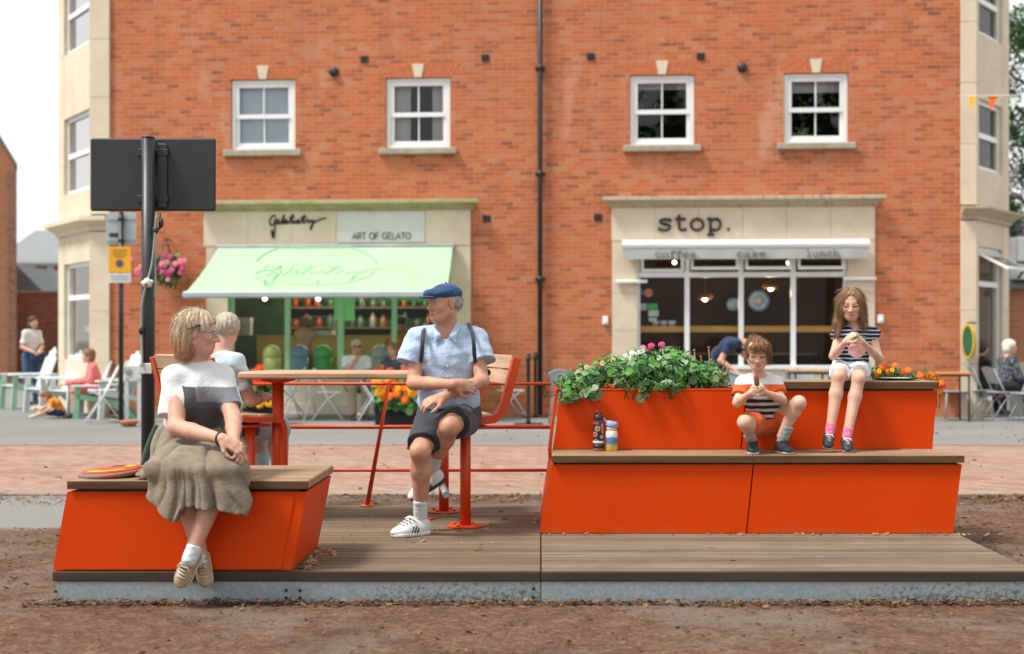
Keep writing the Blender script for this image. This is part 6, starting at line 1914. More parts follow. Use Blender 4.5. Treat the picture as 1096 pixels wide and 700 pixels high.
def hair_shell(S, P, A, h, k=.03):
    S.ell(P(0, -.07, .17), [.385 * h, .475 * h, .395 * h], A, k * h)

def strands(c, A, h, amp, n=30, seed=0):
    M = np.array([list(a) for a in A], np.float32); c = np.array(c, np.float32)
    def fn(P):
        q = (P - c) @ M.T / h
        ang = np.arctan2(q[:, 0], q[:, 1] + .05)
        v = np.sin(ang * n + 2.2 * np.sin(q[:, 2] * 4 + seed)) + .6 * np.sin(ang * n * 1.9 + 3 * np.sin(q[:, 2] * 3) + seed) + .5 * np.sin(q[:, 0] * 38 + q[:, 1] * 9 + seed)
        return v * amp * h
    return fn

HB = .0044
# ================================================================== the seated woman
def woman():
    base = W(207, 500, 7.0); base.z = ZS1
    t = thing("person", "woman with chin-length blonde hair in a taupe skirt sitting on the low orange bench", "person", base)
    J = dict(pel=W(207, 484, 7.02), wst=W(209, 450, 6.99), chs=W(211, 422, 6.95), nek=W(211, 393, 6.95), head=W(212, 357, 6.92),
             shL=W(236, 404, 7.00), shR=W(189, 405, 6.87), elL=W(250, 449, 6.80), elR=W(189, 457, 6.72), wrL=W(250, 473, 6.55), wrR=W(238, 470, 6.50),
             hpL=W(224, 488, 7.03), hpR=W(192, 488, 7.00), knL=W(240, 505, 6.52), knR=W(192, 505, 6.52), anL=W(206, 589, 6.45), anR=W(214, 592, 6.55))
    f = Fig(J, (1, .10, -.06), (.04, .05, 1), .236, 1.0, .98, False, 1.06)
    S = SDF(); P = head_prims(S, J["head"], f.hA, f.hh)
    f.neck(S, .056); f.torso(S, -.004)
    for e in "LR": f.arm(S, e); f.leg(S, e)
    hand(S, J["wrR"], W(259, 480, 6.47) - J["wrR"], (-.1, .75, -.65), -1, .92, (20, 38, 30), .05)
    hand(S, J["wrL"], W(264, 492, 6.45) - J["wrL"], (-.75, .35, -.4), 1, .95, (28, 45, 35), .06)
    body = sdf_obj(S, HB, "body", [M_SKIN_F, M_LIP, M_EYE, M_IRIS, M_HAIR_W], t, face_mats(J["head"], f.hA, f.hh))
    # hair: swept back at the temple, hanging to the collar behind the ear
    S = SDF(); hh = f.hh
    hair_shell(S, P, f.hA, hh)
    S.ell(P(0, -.27, -.05), [.335 * hh, .27 * hh, .40 * hh], f.hA, .08 * hh)
    S.ell(P(-.20, -.24, -.28), [.16 * hh, .21 * hh, .32 * hh], f.hA, .06 * hh); S.ell(P(.20, -.24, -.28), [.16 * hh, .21 * hh, .32 * hh], f.hA, .06 * hh)
    S.ell(P(0, -.33, -.32), [.24 * hh, .15 * hh, .26 * hh], f.hA, .06 * hh)
    S.ell(P(0, .52, -.17), [.46 * hh, .50 * hh, .46 * hh], f.hA, .05 * hh, "s")
    S.ell(P(-.36, .03, -.10), [.12 * hh, .14 * hh, .18 * hh], f.hA, .04 * hh, "s")
    S.cut(P(0, -.3, -.60), -f.hA[2] + f.hA[1] * .1, .02)
    S.post = strands(J["head"], f.hA, hh, .014, 21, 1)
    hz = float(J["head"].z)
    hr = sdf_obj(S, HB, "hair", [M_HAIR_W, M_HAIR_WB], t, lambda Q: ((Q[:, 2] + .012 * np.sin(Q[:, 0] * 160) < hz - .02 - .15 * (Q[:, 0] - J["head"].x))).astype(np.int32))
    loose_strands(hr, [M_HAIR_W, M_HAIR_WB], 2200, .055, .0020, .0010, 1, P(0, .08, .50), .30, (J["head"], f.hA, f.hh, .06, .29, .5), .07)
    m = MB(); cpt = P(-.40, -.02, .14); m.tube([P(-.375, .10, .17), P(-.405, -.02, .145), P(-.40, -.16, .05)], [.006, .010, .006], 6); m.build("hair_clip", M_BLACK, hr)
    m = MB()
    for s in (-1, 1):
        m.tube([P(s * .16, .40, .04) + (f.hA[0] * s * .06 * math.cos(a) + f.hA[2] * .065 * math.sin(a)) * hh * 1.4 for a in [i * math.pi / 8 for i in range(17)]], .0022, 5)
        m.tube([P(s * .24, .38, .06), P(s * .30, .20, .05), P(s * .345, -.06, .04)], .0026, 5)
    m.tube([P(-.075, .43, .05), P(0, .45, .07), P(.075, .43, .05)], .0022, 5)
    m.build("glasses", pm("silver_wire", (0.5, 0.5, 0.5), None, 5, .3, metal=.8), t)
    # T-shirt
    S = SDF(); f.torso(S, .018, .08, 1.0); sleeves(S, J, {"R": (W(183, 446, 6.80), .068), "L": (W(249, 438, 6.86), .058)}, .062)
    S.cone(J["nek"] + V(0, 0, -.035), J["nek"] + V(0, 0, .012), .075, .066, .03)
    S.cone(J["nek"] + V(0, 0, .0), J["nek"] + V(.01, 0, .12), .064, .066, .006, "s")
    S.cut(W(208, 462, 6.98), V(.05, .1, -1), .006)
    S.post = folds(3, .0034, 34, [(1, 0, .5), (.6, 0, 1), (.2, 1, .8), (1, .3, -.6)])
    cA = [np.array(a) for a in f.cA]; c0 = np.array(J["chs"])
    def shirtm(Q):
        q = Q - c0; l = q @ cA[0]; fw = q @ cA[1]; u = q @ cA[2]
        px = CX + Q[:, 0] * FPX / Q[:, 1]
        fr = (fw > .012) & (l > -.118) & (l < .165)
        mi = np.zeros(len(Q), np.int32)
        top = .070 - .02 * (l + .1) + .03 * (l > .2)
        mi[fr & (u < top)] = 1; mi[fr & (u < top) & (u > top - .075) & (l > -.06)] = 2
        return mi
    sh = sdf_obj(S, HB, "t_shirt", [M_WHITE_T, M_CHAR, M_MIDGREY], t, shirtm)
    # skirt: spreads over the slab, drops over the knees in folds
    S = SDF()
    S.ell(J["pel"] + V(0, 0, .03), (.205, .165, .16), f.pA, .08); S.ell(W(208, 461, 6.99), (.170, .140, .05), f.pA, .05)
    for e in "LR": S.cone(J["hp" + e] + V(0, 0, .02), J["kn" + e] + V(0, -.0, .005), .115, .070, .09)
    ld_ = unit(V(0, -.53, -.075)); S.rbox(W(211, 491, 6.72), (.205, .27, .045), .042, (V(1, 0, 0), ld_, V(1, 0, 0).cross(ld_)), .09)
    S.rbox(W(207, 509, 6.82), (.262, .20, .040), .036, None, .10)
    for q in range(10):                   # the drop in front: hanging flutes that flare to the hem
        t_ = q / 9; yy = 6.42 + .05 * abs(2 * t_ - 1) ** 2 + .012 * math.sin(q * 2.3)
        S.chain([W(178 + 70 * t_, 484, yy + .16), W(168 + 90 * t_, 505, yy + .035), W(153 + 117 * t_ + 3 * math.sin(q * 1.7), 585, yy - .010 - .014 * (q % 2))], [.026, .034, .044 if q % 2 else .034], .032)
    hx = np.array([140, 152, 165, 178, 189, 196, 205, 222, 238, 252, 262, 268, 276]); hy = np.array([514, 532, 542, 552, 560, 545, 541, 544, 546, 548, 553, 540, 520])
    hX = (hx - CX) * 6.45 / FPX; hZ = EYE - (hy - CY) * 6.45 / FPX
    S.func(lambda Q: (np.interp(Q[:, 0] + .006 * np.sin(Q[:, 1] * 60), hX, hZ) - Q[:, 2]).astype(np.float32), .006)
    S.func(lambda Q: (Q[:, 2] - (J["wst"].z + .005)).astype(np.float32), .006)
    S.func(lambda Q: np.where(Q[:, 1] > YF - .014, ZS1 + .002 - Q[:, 2], -1.0).astype(np.float32), .004)
    _f8 = folds(8, .0028, 40)
    def skf(P_):
        z = P_[:, 2]; x = P_[:, 0] + 1.72; y = P_[:, 1]
        dr = np.clip((.74 - z) / .16, 0, 1) * np.clip((6.72 - y) / .1, 0, 1)
        a_ = x * (27 + 10 * (z - .55)) + 1.1 * np.sin(z * 8 + x * 5) + 1.1 * np.sin(x * 15)
        v = (1 - np.abs(np.sin(a_))) ** 2 * .012 - .004 + (1 - np.abs(np.sin(a_ * 1.9 + 1 + 5 * z))) ** 2 * .010
        r = np.hypot(x + .02, (y - 6.95) * .6); ang = np.arctan2(x + .02, -(y - 7.10))
        fan = ((1 - np.abs(np.sin(ang * 9 + 2 * np.sin(r * 6)))) ** 3 * .016 - .003) * np.clip((z - .64) / .06, 0, 1)
        return dr * v + fan + _f8(P_)
    S.post = skf
    sk = sdf_obj(S, HB, "skirt", M_LINEN, t, None, 1)
    m = MB(); bd = unit(J["wrR"] - J["elR"]); c = J["wrR"] - bd * .012; lx, fx_, ux = frame(bd, (0, 0, 1))
    m.tube([c + (lx * math.cos(a) + ux * math.sin(a)) * .031 for a in [i * math.pi / 10 for i in range(21)]], .006, 6, 0, True, True, None, 1.6); m.build("wristband", M_BLACK, t)
    shoe(t, W(203, 596, 6.43), (-.42, -.20, -.88), (-.05, -.97, .22), .225, M_SUEDE, M_SOLE, M_SOLE)
    shoe(t, W(214, 597, 6.54), (.16, -.28, -.94), (-.10, -.93, .30), .20, M_SUEDE, M_SOLE, M_SOLE)
    sock(t, J["knL"], W(204, 596, 6.43), .13, .041, .039, M_SOCK); sock(t, J["knR"], W(214, 598, 6.55), .09, .041, .038, M_SOCK)
woman()

# ================================================================== the man in the cap
def man():
    base = W(480, 460, 8.1); base.z = .81
    t = thing("person", "man in blue flat cap, checked shirt and dark shorts leaning on the tall bench", "person", base)
    J = dict(pel=W(481, 443, 8.10), wst=W(480, 417, 8.06), chs=W(479, 387, 8.03), nek=W(478, 353, 8.02), head=W(475, 325, 7.98),
             shL=W(508, 364, 8.05), shR=W(448, 364, 8.00), elL=W(516, 408, 7.93), elR=W(443, 410, 7.90), wrL=W(474, 425, 7.71), wrR=W(487, 411, 7.70),
             hpL=W(495, 447, 8.10), hpR=W(467, 447, 8.06), knL=W(481, 456, 7.70), knR=W(450, 482, 7.68), anL=W(461, 504, 7.98), anR=W(450, 556, 7.86))
    f = Fig(J, (-.76, -.62, -.02), (0, 0, 1), .242, 1.0, 1.02, True, 1.05)
    S = SDF(); P = head_prims(S, J["head"], f.hA, f.hh, True, True)
    f.neck(S, .060); f.torso(S, -.004)
    for e in "LR": f.arm(S, e, .0); f.leg(S, e)
    hand(S, J["wrR"], W(509, 414, 7.76) - J["wrR"], (.05, .9, -.3), -1, 1.0, (14, 26, 28), .07, .35)
    hand(S, J["wrL"], W(450, 432, 7.66) - J["wrL"], (.0, .55, -.8), 1, 1.0, (22, 30, 22), .08)
    body = sdf_obj(S, HB, "body", [M_SKIN_M, M_LIP, M_EYE, M_IRIS, M_HAIR_GR], t, face_mats(J["head"], f.hA, f.hh))
    hh = f.hh
    S = SDF(); S.ell(P(0, -.10, .06), [.343 * hh, .425 * hh, .33 * hh], f.hA, .03)          # short grey hair under the cap
    S.ell(P(0, .42, -.10), [.42 * hh, .44 * hh, .5 * hh], f.hA, .03 * hh, "s"); S.cut(P(0, -.2, -.10), -f.hA[2] + f.hA[1] * .4, .01)
    for s in (-1, 1): S.ell(P(s * .37, .0, -.05), [.1 * hh, .12 * hh, .14 * hh], f.hA, .02 * hh, "s")
    S.post = strands(J["head"], f.hA, hh, .006, 40, 2)
    loose_strands(sdf_obj(S, HB, "hair", M_HAIR_GR, t), [M_HAIR_GR], 700, .025, .002, .0009, 2, P(0, -.05, .5), .35, (J["head"], f.hA, f.hh, .0, .3, .6))
    S = SDF()
    S.ell(P(0, -.09, .25), [.358 * hh, .435 * hh, .27 * hh], f.hA, .05 * hh)
    S.ell(P(0, .17, .235), [.315 * hh, .42 * hh, .150 * hh], frame(f.hA[1] - f.hA[2] * .24, f.hA[2]), .10 * hh)
    S.cut(P(0, 0, .150), -f.hA[2] - f.hA[1] * .06, .01)
    S.post = folds(4, .003, 60)
    cp = sdf_obj(S, HB, "cap", M_CAP, t)
    S = SDF(); S.ell(P(0, .50, .150), [.255 * hh, .22 * hh, .035 * hh], frame(f.hA[1] - f.hA[2] * .30, f.hA[2]), .03 * hh); sdf_obj(S, .0035, "peak", M_CAP, cp)
    m = MB(); m.ball(P(0, -.07, .518), .008, 8, 5); m.build("button", M_CAP, cp)
    # shirt
    S = SDF(); f.torso(S, .022, .08)
    S.ell(J["wst"] + V(0, -.03, -.05), (.175, .135, .12), f.cA, .08); sleeves(S, J, {"R": (W(438, 390, 7.95), .088), "L": (W(516, 388, 7.98), .084)}, .072)
    S.cone(J["nek"] + V(0, 0, -.045), J["nek"] + V(0, 0, .004), .082, .072, .03)
    S.cone(J["nek"] + V(-.01, -.03, -.02), J["nek"] + V(-.02, -.02, .12), .058, .066, .006, "s")
    S.cone(J["nek"] + V(0, -.10, -.055), J["nek"] + V(0, -.06, .03), .012, .05, .01, "s")
    hx2 = (np.array([430, 445, 455, 480, 500, 512, 530]) - CX) * 7.95 / FPX; hz2 = EYE - (np.array([430, 437, 440, 436, 442, 436, 432]) - CY) * 7.95 / FPX
    S.func(lambda Q: (np.interp(Q[:, 0], hx2, hz2) - Q[:, 2]).astype(np.float32), .006)
    S.post = folds(12, .0052, 40, [(1, 0, .6), (.5, 0, 1), (.2, 1, .8), (1, .3, -.7), (.3, 0, 1)])
    sh = sdf_obj(S, HB, "shirt", M_PLAID, t)
    # collar, placket with buttons, chest pocket
    S = SDF(); n0 = J["nek"]
    for s in (-1, 1):
        pts = [n0 + V(s * .055, .05, .030), n0 + V(s * .080, -.02, .012), n0 + V(s * .045, -.095, -.040)]
        S.cone(pts[0], pts[1], .014, .016, .01); S.cone(pts[1], pts[2], .016, .020, .01)
        S.cone(n0 + V(s * .045, -.098, -.040), n0 + V(s * .062, -.108, -.075), .019, .008, .012)
    S.cone(n0 + V(-.055, .05, .03), n0 + V(.055, .05, .03), .014, .014, .02)
    sdf_obj(S, .004, "collar", M_PLAID, sh)
    m = MB()
    for px, py, yy in ((478, 371, 7.868), (478.5, 381, 7.866), (479, 392, 7.868), (479.5, 403, 7.87)):
        m.ball(W(px, py, yy - .012), (.006, .003, .006), 8, 5)
    m.build("button", M_SIGNWH, sh)
    S = SDF(); S.ell(J["pel"], (.185, .145, .13), f.pA, .06)
    for e, fr in (("R", .82), ("L", .72)):
        s2 = SDF(); kn = J["kn" + e]; hp = J["hp" + e]; s2.cone(hp, hp.lerp(kn, 1.0), .118, .096, .07)
        s2.cut(hp.lerp(kn, fr), unit(kn - hp) + V(0, 0, -.5 if e == "R" else -.25), .006); S.merge(s2, .05)
    S.cut(J["wst"] + V(0, 0, .0), V(0, 0, 1), .01)
    S.post = folds(15, .005, 38)
    sdf_obj(S, HB, "shorts", M_SHORTS, t)
    sock(t, J["knR"], J["anR"], .30, .044, .043, M_SOCK); sock(t, J["knL"], J["anL"], .36, .044, .043, M_SOCK)
    an = J["anR"].copy(); an.z = DZ + .325 * .285
    shoe(t, an, (-.80, -.60, 0), (0, 0, 1), .285, M_TRAIN, M_WHSOLE, M_TRAIN, .0, "shoe", M_BLACK)
    shoe(t, J["anL"] + V(0, 0, -.01), (-.80, -.15, -.58), (-.45, -.30, .84), .275, M_TRAIN, M_BLKSH, M_TRAIN, .0, "shoe", M_BLACK)
    # backpack
    bp_ = thing("backpack", "slim dark backpack worn by the man in the flat cap", "backpack", J["chs"] + V(0, .2, 0))
    S = SDF(); S.rbox(J["chs"] + V(0, .185, -.04), (.13, .055, .19), .04, None, .02); sdf_obj(S, .006, "bag", M_BLKCL, bp_)
    for pts in ([(455, 347, 8.02, .035), (453, 356, 7.93, -.02), (452, 368, 7.89, -.035), (451, 382, 7.90, -.02), (448, 396, 7.98, .0)], [(501, 346, 8.03, .035), (505, 355, 7.95, -.02), (507, 368, 7.91, -.03), (508, 382, 7.92, -.01), (511, 398, 8.0, 0)]):
        m = MB(); m.tube(spl([W(a, b, c + d) for a, b, c, d in pts], 5), .0125, 8, 0, True, True, None, .4); m.build("strap", M_STRAP, bp_)
    m = MB(); m.tube([W(519, 394, 8.1), W(524, 398, 8.02), W(523, 401, 8.0)], .009, 6); m.build("strap_end", M_BLKCL, bp_)
man()

# ================================================================== the boy
def boy():
    base = W(821, 481, 8.05); base.z = ZL
    t = thing("person", "boy in orange shorts crouching on the lower seat with an ice cream", "person", base)
    J = dict(pel=W(820, 450, 8.20), wst=W(818, 436, 8.16), chs=W(813, 421, 8.10), nek=W(812, 403, 8.08), head=W(811, 379, 8.03),
             shL=W(828, 411, 8.09), shR=W(796, 411, 8.08), elL=W(837, 428, 7.98), elR=W(789, 431, 7.96), wrL=W(819, 420, 7.86), wrR=W(803, 421, 7.86),
             hpL=W(829, 452, 8.19), hpR=W(812, 453, 8.18), knL=W(855, 431, 8.00), knR=W(797, 452, 7.90), anL=W(836, 467, 8.06), anR=W(805, 470, 8.06))
    g = .66
    f = Fig(J, (-.12, -.95, -.22), (0, -.22, 1), .200, g, 1.0, False, 1.05)
    S = SDF(); P = head_prims(S, J["head"], f.hA, f.hh)
    f.neck(S, .052); f.torso(S, 0)
    for e in "LR": f.arm(S, e); f.leg(S, e)
    hand(S, J["wrR"], W(812, 414, 7.83) - J["wrR"], (.75, .2, .3), -1, .66, (30, 45, 30), .04)
    hand(S, J["wrL"], W(810, 414, 7.83) - J["wrL"], (-.75, .2, .3), 1, .66, (30, 45, 30), .04)
    sdf_obj(S, .0040, "body", [M_SKIN_C, M_LIPC, M_EYE, M_IRIS, M_HAIR_B], t, face_mats(J["head"], f.hA, f.hh, "down"))
    hh = f.hh; S = SDF(); S.ell(P(0, -.06, .16), [.358 * hh, .455 * hh, .385 * hh], f.hA, .03 * hh)
    for s in (-1, 1): S.ell(P(s * .27, .0, .02), [.11 * hh, .24 * hh, .20 * hh], f.hA, .06 * hh)
    S.ell(P(0, .30, .28), [.33 * hh, .20 * hh, .15 * hh], f.hA, .08 * hh)
    S.ell(P(.02, .46, -.15), [.285 * hh, .34 * hh, .335 * hh], f.hA, .04 * hh, "s"); S.ell(P(.12, .48, .10), [.13 * hh, .2 * hh, .17 * hh], f.hA, .05 * hh, "s")
    for s in (-1, 1): S.ell(P(s * .40, .03, -.12), [.14 * hh, .14 * hh, .14 * hh], f.hA, .04 * hh, "s")
    S.cut(P(0, -.2, -.24), -f.hA[2], .02)
    _st = strands(J["head"], f.hA, hh, .014, 19, 4); _fo = folds(44, .010, 45); S.post = lambda Q: _st(Q) + _fo(Q)
    loose_strands(sdf_obj(S, .0040, "hair", M_HAIR_B, t), [M_HAIR_B], 2000, .042, .002, .0010, 3, P(.03, -.12, .5), .35, (J["head"], f.hA, f.hh, .2, .11, .23), .12)
    # colour-block T-shirt
    S = SDF(); f.torso(S, .016, .06)
    sleeves(S, J, {"R": (J["shR"].lerp(J["elR"], .66), .052), "L": (J["shL"].lerp(J["elL"], .66), .052)}, .046, .03)
    S.cone(J["nek"], J["nek"] + V(0, -.02, .08), .046, .05, .006, "s")
    S.cut(J["pel"] + V(0, -.05, .0), V(0, -.3, -1), .006)
    S.post = folds(21, .0036, 60)
    za_, zb_ = EYE - (411.5 - CY) * 8.0 / FPX, EYE - (422 - CY) * 8.0 / FPX
    sdf_obj(S, .0040, "t_shirt", [M_WHITE_T, M_ORANGE_C, M_STRIPE_BOY], t, lambda Q: np.where(Q[:, 2] > za_, 0, np.where(Q[:, 2] > zb_, 1, 2)).astype(np.int32))
    S = SDF(); S.ell(J["pel"], (.125, .10, .085), f.pA, .04); trouser_legs(S, J, .70, .074, .072)
    S.cut(J["pel"] + V(0, 0, .06), V(0, 0, 1), .006)
    S.post = folds(23, .004, 55)
    sdf_obj(S, .0040, "shorts", M_ORANGE_C, t)
    for e, d in (("R", (-.12, -1, 0)), ("L", (.22, -.97, 0))):
        a = J["an" + e].copy(); a.z = ZL + .325 * .19
        shoe(t, a, d, (0, 0, 1), .19, M_BLKSH, M_WHSOLE, M_BLKSH, .04)
        sock(t, J["kn" + e], a, .42, .033, .034, M_SOCKG)
    c = W(810.5, 413, 7.80)
    ic = thing("ice_cream", "half-eaten brown ice cream on a stick held by the boy", "ice cream", c)
    m = MB(); M = Matrix.Translation(c) @ Matrix.Rotation(R(-8), 4, "Y"); m.lathe([(.010, .0), (.014, .008), (.0145, .05), (.011, .062), (.005, .066)], (0, 0, 0), 12, 0, True, M, 1.1, .7); m.build("ice", pm("chocolate_ice", (0.19, 0.055, 0.03), (0.28, 0.08, 0.04), 30, .5), ic)
    m = MB(); m.box(-.004, .004, -.0015, .0015, -.05, .002, 0, M); m.build("stick", M_WOODX, ic)
boy()

# ================================================================== the girl
def girl():
    base = W(911, 405, 8.5); base.z = ZU
    t = thing("person", "girl with long hair in a striped top and floral shorts on the upper seat", "person", base)
    J = dict(pel=W(911, 392, 8.52), wst=W(912, 380, 8.49), chs=W(915, 367, 8.46), nek=W(915, 350, 8.44), head=W(911, 326, 8.39),
             shL=W(932, 358, 8.45), shR=W(899, 358, 8.45), elL=W(941, 384, 8.38), elR=W(892, 381, 8.36), wrL=W(923, 366, 8.23), wrR=W(905, 366, 8.22),
             hpL=W(921, 395, 8.51), hpR=W(901, 395, 8.51), knL=W(919, 405, 8.17), knR=W(897.5, 403, 8.18), anL=W(906, 469, 8.10), anR=W(888, 464, 8.12))
    g = .64
    f = Fig(J, (-.22, -.93, -.18), (-.06, -.18, 1), .196, g, 1.0, False, 1.0)
    S = SDF(); P = head_prims(S, J["head"], f.hA, f.hh)
    f.neck(S, .050); f.torso(S, 0)
    for e in "LR": f.arm(S, e); f.leg(S, e)
    hand(S, J["wrR"], W(913, 357, 8.19) - J["wrR"], (.8, .2, .1), -1, .66, (25, 40, 25), .04)
    hand(S, J["wrL"], W(914, 357, 8.20) - J["wrL"], (-.8, .2, .1), 1, .66, (25, 40, 25), .04)
    sdf_obj(S, .0040, "body", [M_SKIN_C, M_LIPC, M_EYE, M_IRIS, M_HAIR_G], t, face_mats(J["head"], f.hA, f.hh, "down"))
    hh = f.hh; S = SDF(); hair_shell(S, P, f.hA, hh)
    for s in (-1, 1):
        S.ell(P(s * .31, .02, -.10), [.13 * hh, .24 * hh, .36 * hh], f.hA, .06 * hh)
    S.ell(P(0, -.25, -.25), [.36 * hh, .20 * hh, .50 * hh], f.hA, .06 * hh)
    S.chain([P(-.34, .02, -.2), P(-.42, .10, -.55), P(-.44, .20, -.90), P(-.42, .24, -1.06)], [.15 * hh, .14 * hh, .09 * hh, .03 * hh], .05 * hh)
    S.chain([P(.33, .0, -.2), P(.38, .02, -.5), P(.37, .02, -.66)], [.13 * hh, .11 * hh, .04 * hh], .05 * hh)
    S.ell(P(.02, .50, -.17), [.28 * hh, .36 * hh, .42 * hh], f.hA, .03 * hh, "s"); S.ell(P(-.01, .44, .16), [.20 * hh, .27 * hh, .24 * hh], f.hA, .05 * hh, "s")
    S.post = strands(J["head"], f.hA, hh, .010, 24, 6)
    loose_strands(sdf_obj(S, .0040, "hair", M_HAIR_G, t), [M_HAIR_G], 2400, .09, .002, .0010, 4, P(-.02, .0, .55), .6, (J["head"], f.hA, f.hh, .15, .22, .26), .10)
    S = SDF(); f.torso(S, .013, .05)
    for e, end in (("R", W(892, 362, 8.43)), ("L", W(940, 362, 8.43))):
        s2 = SDF(); s2.cone(J["sh" + e] + V(0, 0, .008), end, .043, .044, .03); s2.cut(J["sh" + e].lerp(end, .9), end - J["sh" + e], .004); S.merge(s2, .02)
    S.cone(J["nek"], J["nek"] + V(0, -.02, .08), .046, .05, .006, "s")
    S.cut(J["pel"] + V(0, 0, -.01), V(0, 0, -1), .006)
    S.post = folds(31, .0034, 60)
    cz = J["chs"] + V(.0, 0, -.02)
    def gm(Q):
        px = (Q[:, 0] - cz.x); pz = Q[:, 2] - cz.z; fr = Q[:, 1] < cz.y - .03
        mi = np.zeros(len(Q), np.int32)
        mi[fr & ((px / .060) ** 2 + ((pz + .02) / .055) ** 2 < 1)] = 1
        mi[fr & ((px / .055) ** 2 + ((pz - .048) / .022) ** 2 < 1)] = 2
        return mi
    sdf_obj(S, .0040, "top", [M_STRIPE_GIRL, pm("strawberry_print", (0.72, 0.30, 0.28), (0.80, 0.52, 0.48), 60, .9), pm("green_print", (0.05, 0.30, 0.12), (0.10, 0.40, 0.18), 50, .9)], t, gm)
    S = SDF(); S.ell(J["pel"], (.125, .10, .080), f.pA, .04); trouser_legs(S, J, .74, .070, .064, .014)
    S.cut(J["pel"] + V(0, 0, .055), V(0, 0, 1), .006)
    S.cut(V(0, 0, ZU + .002), V(0, 0, -1), .003)
    S.post = folds(33, .004, 60)
    sdf_obj(S, .0040, "shorts", M_FLORAL, t)
    for e, d, u in (("R", (-.25, -.85, -.42), (.1, -.42, .90)), ("L", (-.10, -.93, -.30), (.0, -.30, .95))):
        a = J["an" + e]; shoe(t, a, d, u, .165, M_BLKSH, M_WHSOLE, M_WHITE_T, .0); sock(t, J["kn" + e], a, .17, .030, .031, M_SOCKP)
girl()

# ================================================================== background people, coarser
HC = .0085
def simple(name, label, J, hF, hh, g, skin, hair, style, top, bottom, shoes, sleeves=.6, seated=True, legs="long", wide=1.0, loc=None, hu=(0, 0, 1), group=None):
    t = thing("person", label, "person", loc or J["pel"], 0, group)
    f = Fig(J, hF, hu, hh, g, wide)
    S = SDF(); P = head_prims(S, J["head"], f.hA, hh, True); f.neck(S); f.torso(S, -.01)
    for e in "LR":
        f.arm(S, e); f.leg(S, e)
        hand(S, J["wr" + e], unit(J["wr" + e] - J["el" + e]), V(0, 0, -1) if abs(unit(J["wr" + e] - J["el" + e]).z) < .9 else V(0, 1, 0), 1, g, (20, 30, 20), .06)
    sdf_obj(S, HC * .8, "body", [skin, M_LIP, M_EYE, M_IRIS, hair], t, face_mats(J["head"], f.hA, hh))
    S = SDF(); hair_shell(S, P, f.hA, hh)
    if style in ("bob", "long"):
        S.ell(P(0, -.22, -.10), [.40 * hh, .30 * hh, .42 * hh], f.hA, .08 * hh)
    if style == "long":
        S.ell(P(0, -.16, -.42), [.46 * hh, .26 * hh, .50 * hh], f.hA, .08 * hh)
    if style == "curly":
        S.ell(P(0, -.12, .10), [.56 * hh, .58 * hh, .54 * hh], f.hA, .08 * hh)
    S.ell(P(0, .52, -.12), [.36 * hh, .42 * hh, .42 * hh], f.hA, .05 * hh, "s")
    if style == "short":
        S.cut(P(0, -.2, -.22), -f.hA[2] + f.hA[1] * .3, .02)
        for s in (-1, 1): S.ell(P(s * .40, .02, -.06), [.12 * hh, .14 * hh, .16 * hh], f.hA, .03 * hh, "s")
    S.post = strands(J["head"], f.hA, hh, .02 if style == "curly" else .010, 22, 3)
    sdf_obj(S, HC * .8, "hair", hair, t)
    S = SDF(); f.torso(S, .012, .06)
    for e in "LR":
        sh, el, wr = J["sh" + e], J["el" + e], J["wr" + e]
        if sleeves > 1:
            S.cone(sh, el, .070 * g, .060 * g, .04); S.cone(el, el.lerp(wr, .9), .058 * g, .045 * g, .03)
        else:
            s2 = SDF(); s2.cone(sh, el, .058 * g, .063 * g, .04); s2.cut(sh.lerp(el, sleeves), el - sh, .005); S.merge(s2, .03)
    S.cone(J["nek"], J["nek"] + f.hA[2] * .1, .06, .07, .006, "s")
    S.cut(J["pel"] - f.pA[2] * (.02 if seated else .06), -f.pA[2], .01)
    S.post = folds(sum(map(ord, label)) % 97, .006, 36)
    sdf_obj(S, HC, "top", top, t)
    S = SDF(); S.ell(J["pel"], (.18 * g * wide, .14 * g, .13 * g), f.pA, .05)
    for e in "LR":
        hp, kn, an = J["hp" + e], J["kn" + e], J["an" + e]
        S.cone(hp, kn, .105 * g, .078 * g, .05)
        if legs == "long": S.cone(kn, kn.lerp(an, .92), .074 * g, .055 * g, .03)
    S.cut(J["pel"] + f.pA[2] * .12 * g, f.pA[2], .01)
    S.post = folds(sum(map(ord, label)) % 89, .005, 34)
    sdf_obj(S, HC, "trousers" if legs == "long" else "shorts", bottom, t)
    for e in "LR":
        fw = unit(J["kn" + e] - J["hp" + e]) if seated else f.pA[1]
        fw = V(fw.x, fw.y, 0)
        shoe(t, J["an" + e], fw, (0, 0, 1), .26 * g, shoes, shoes)
    return t

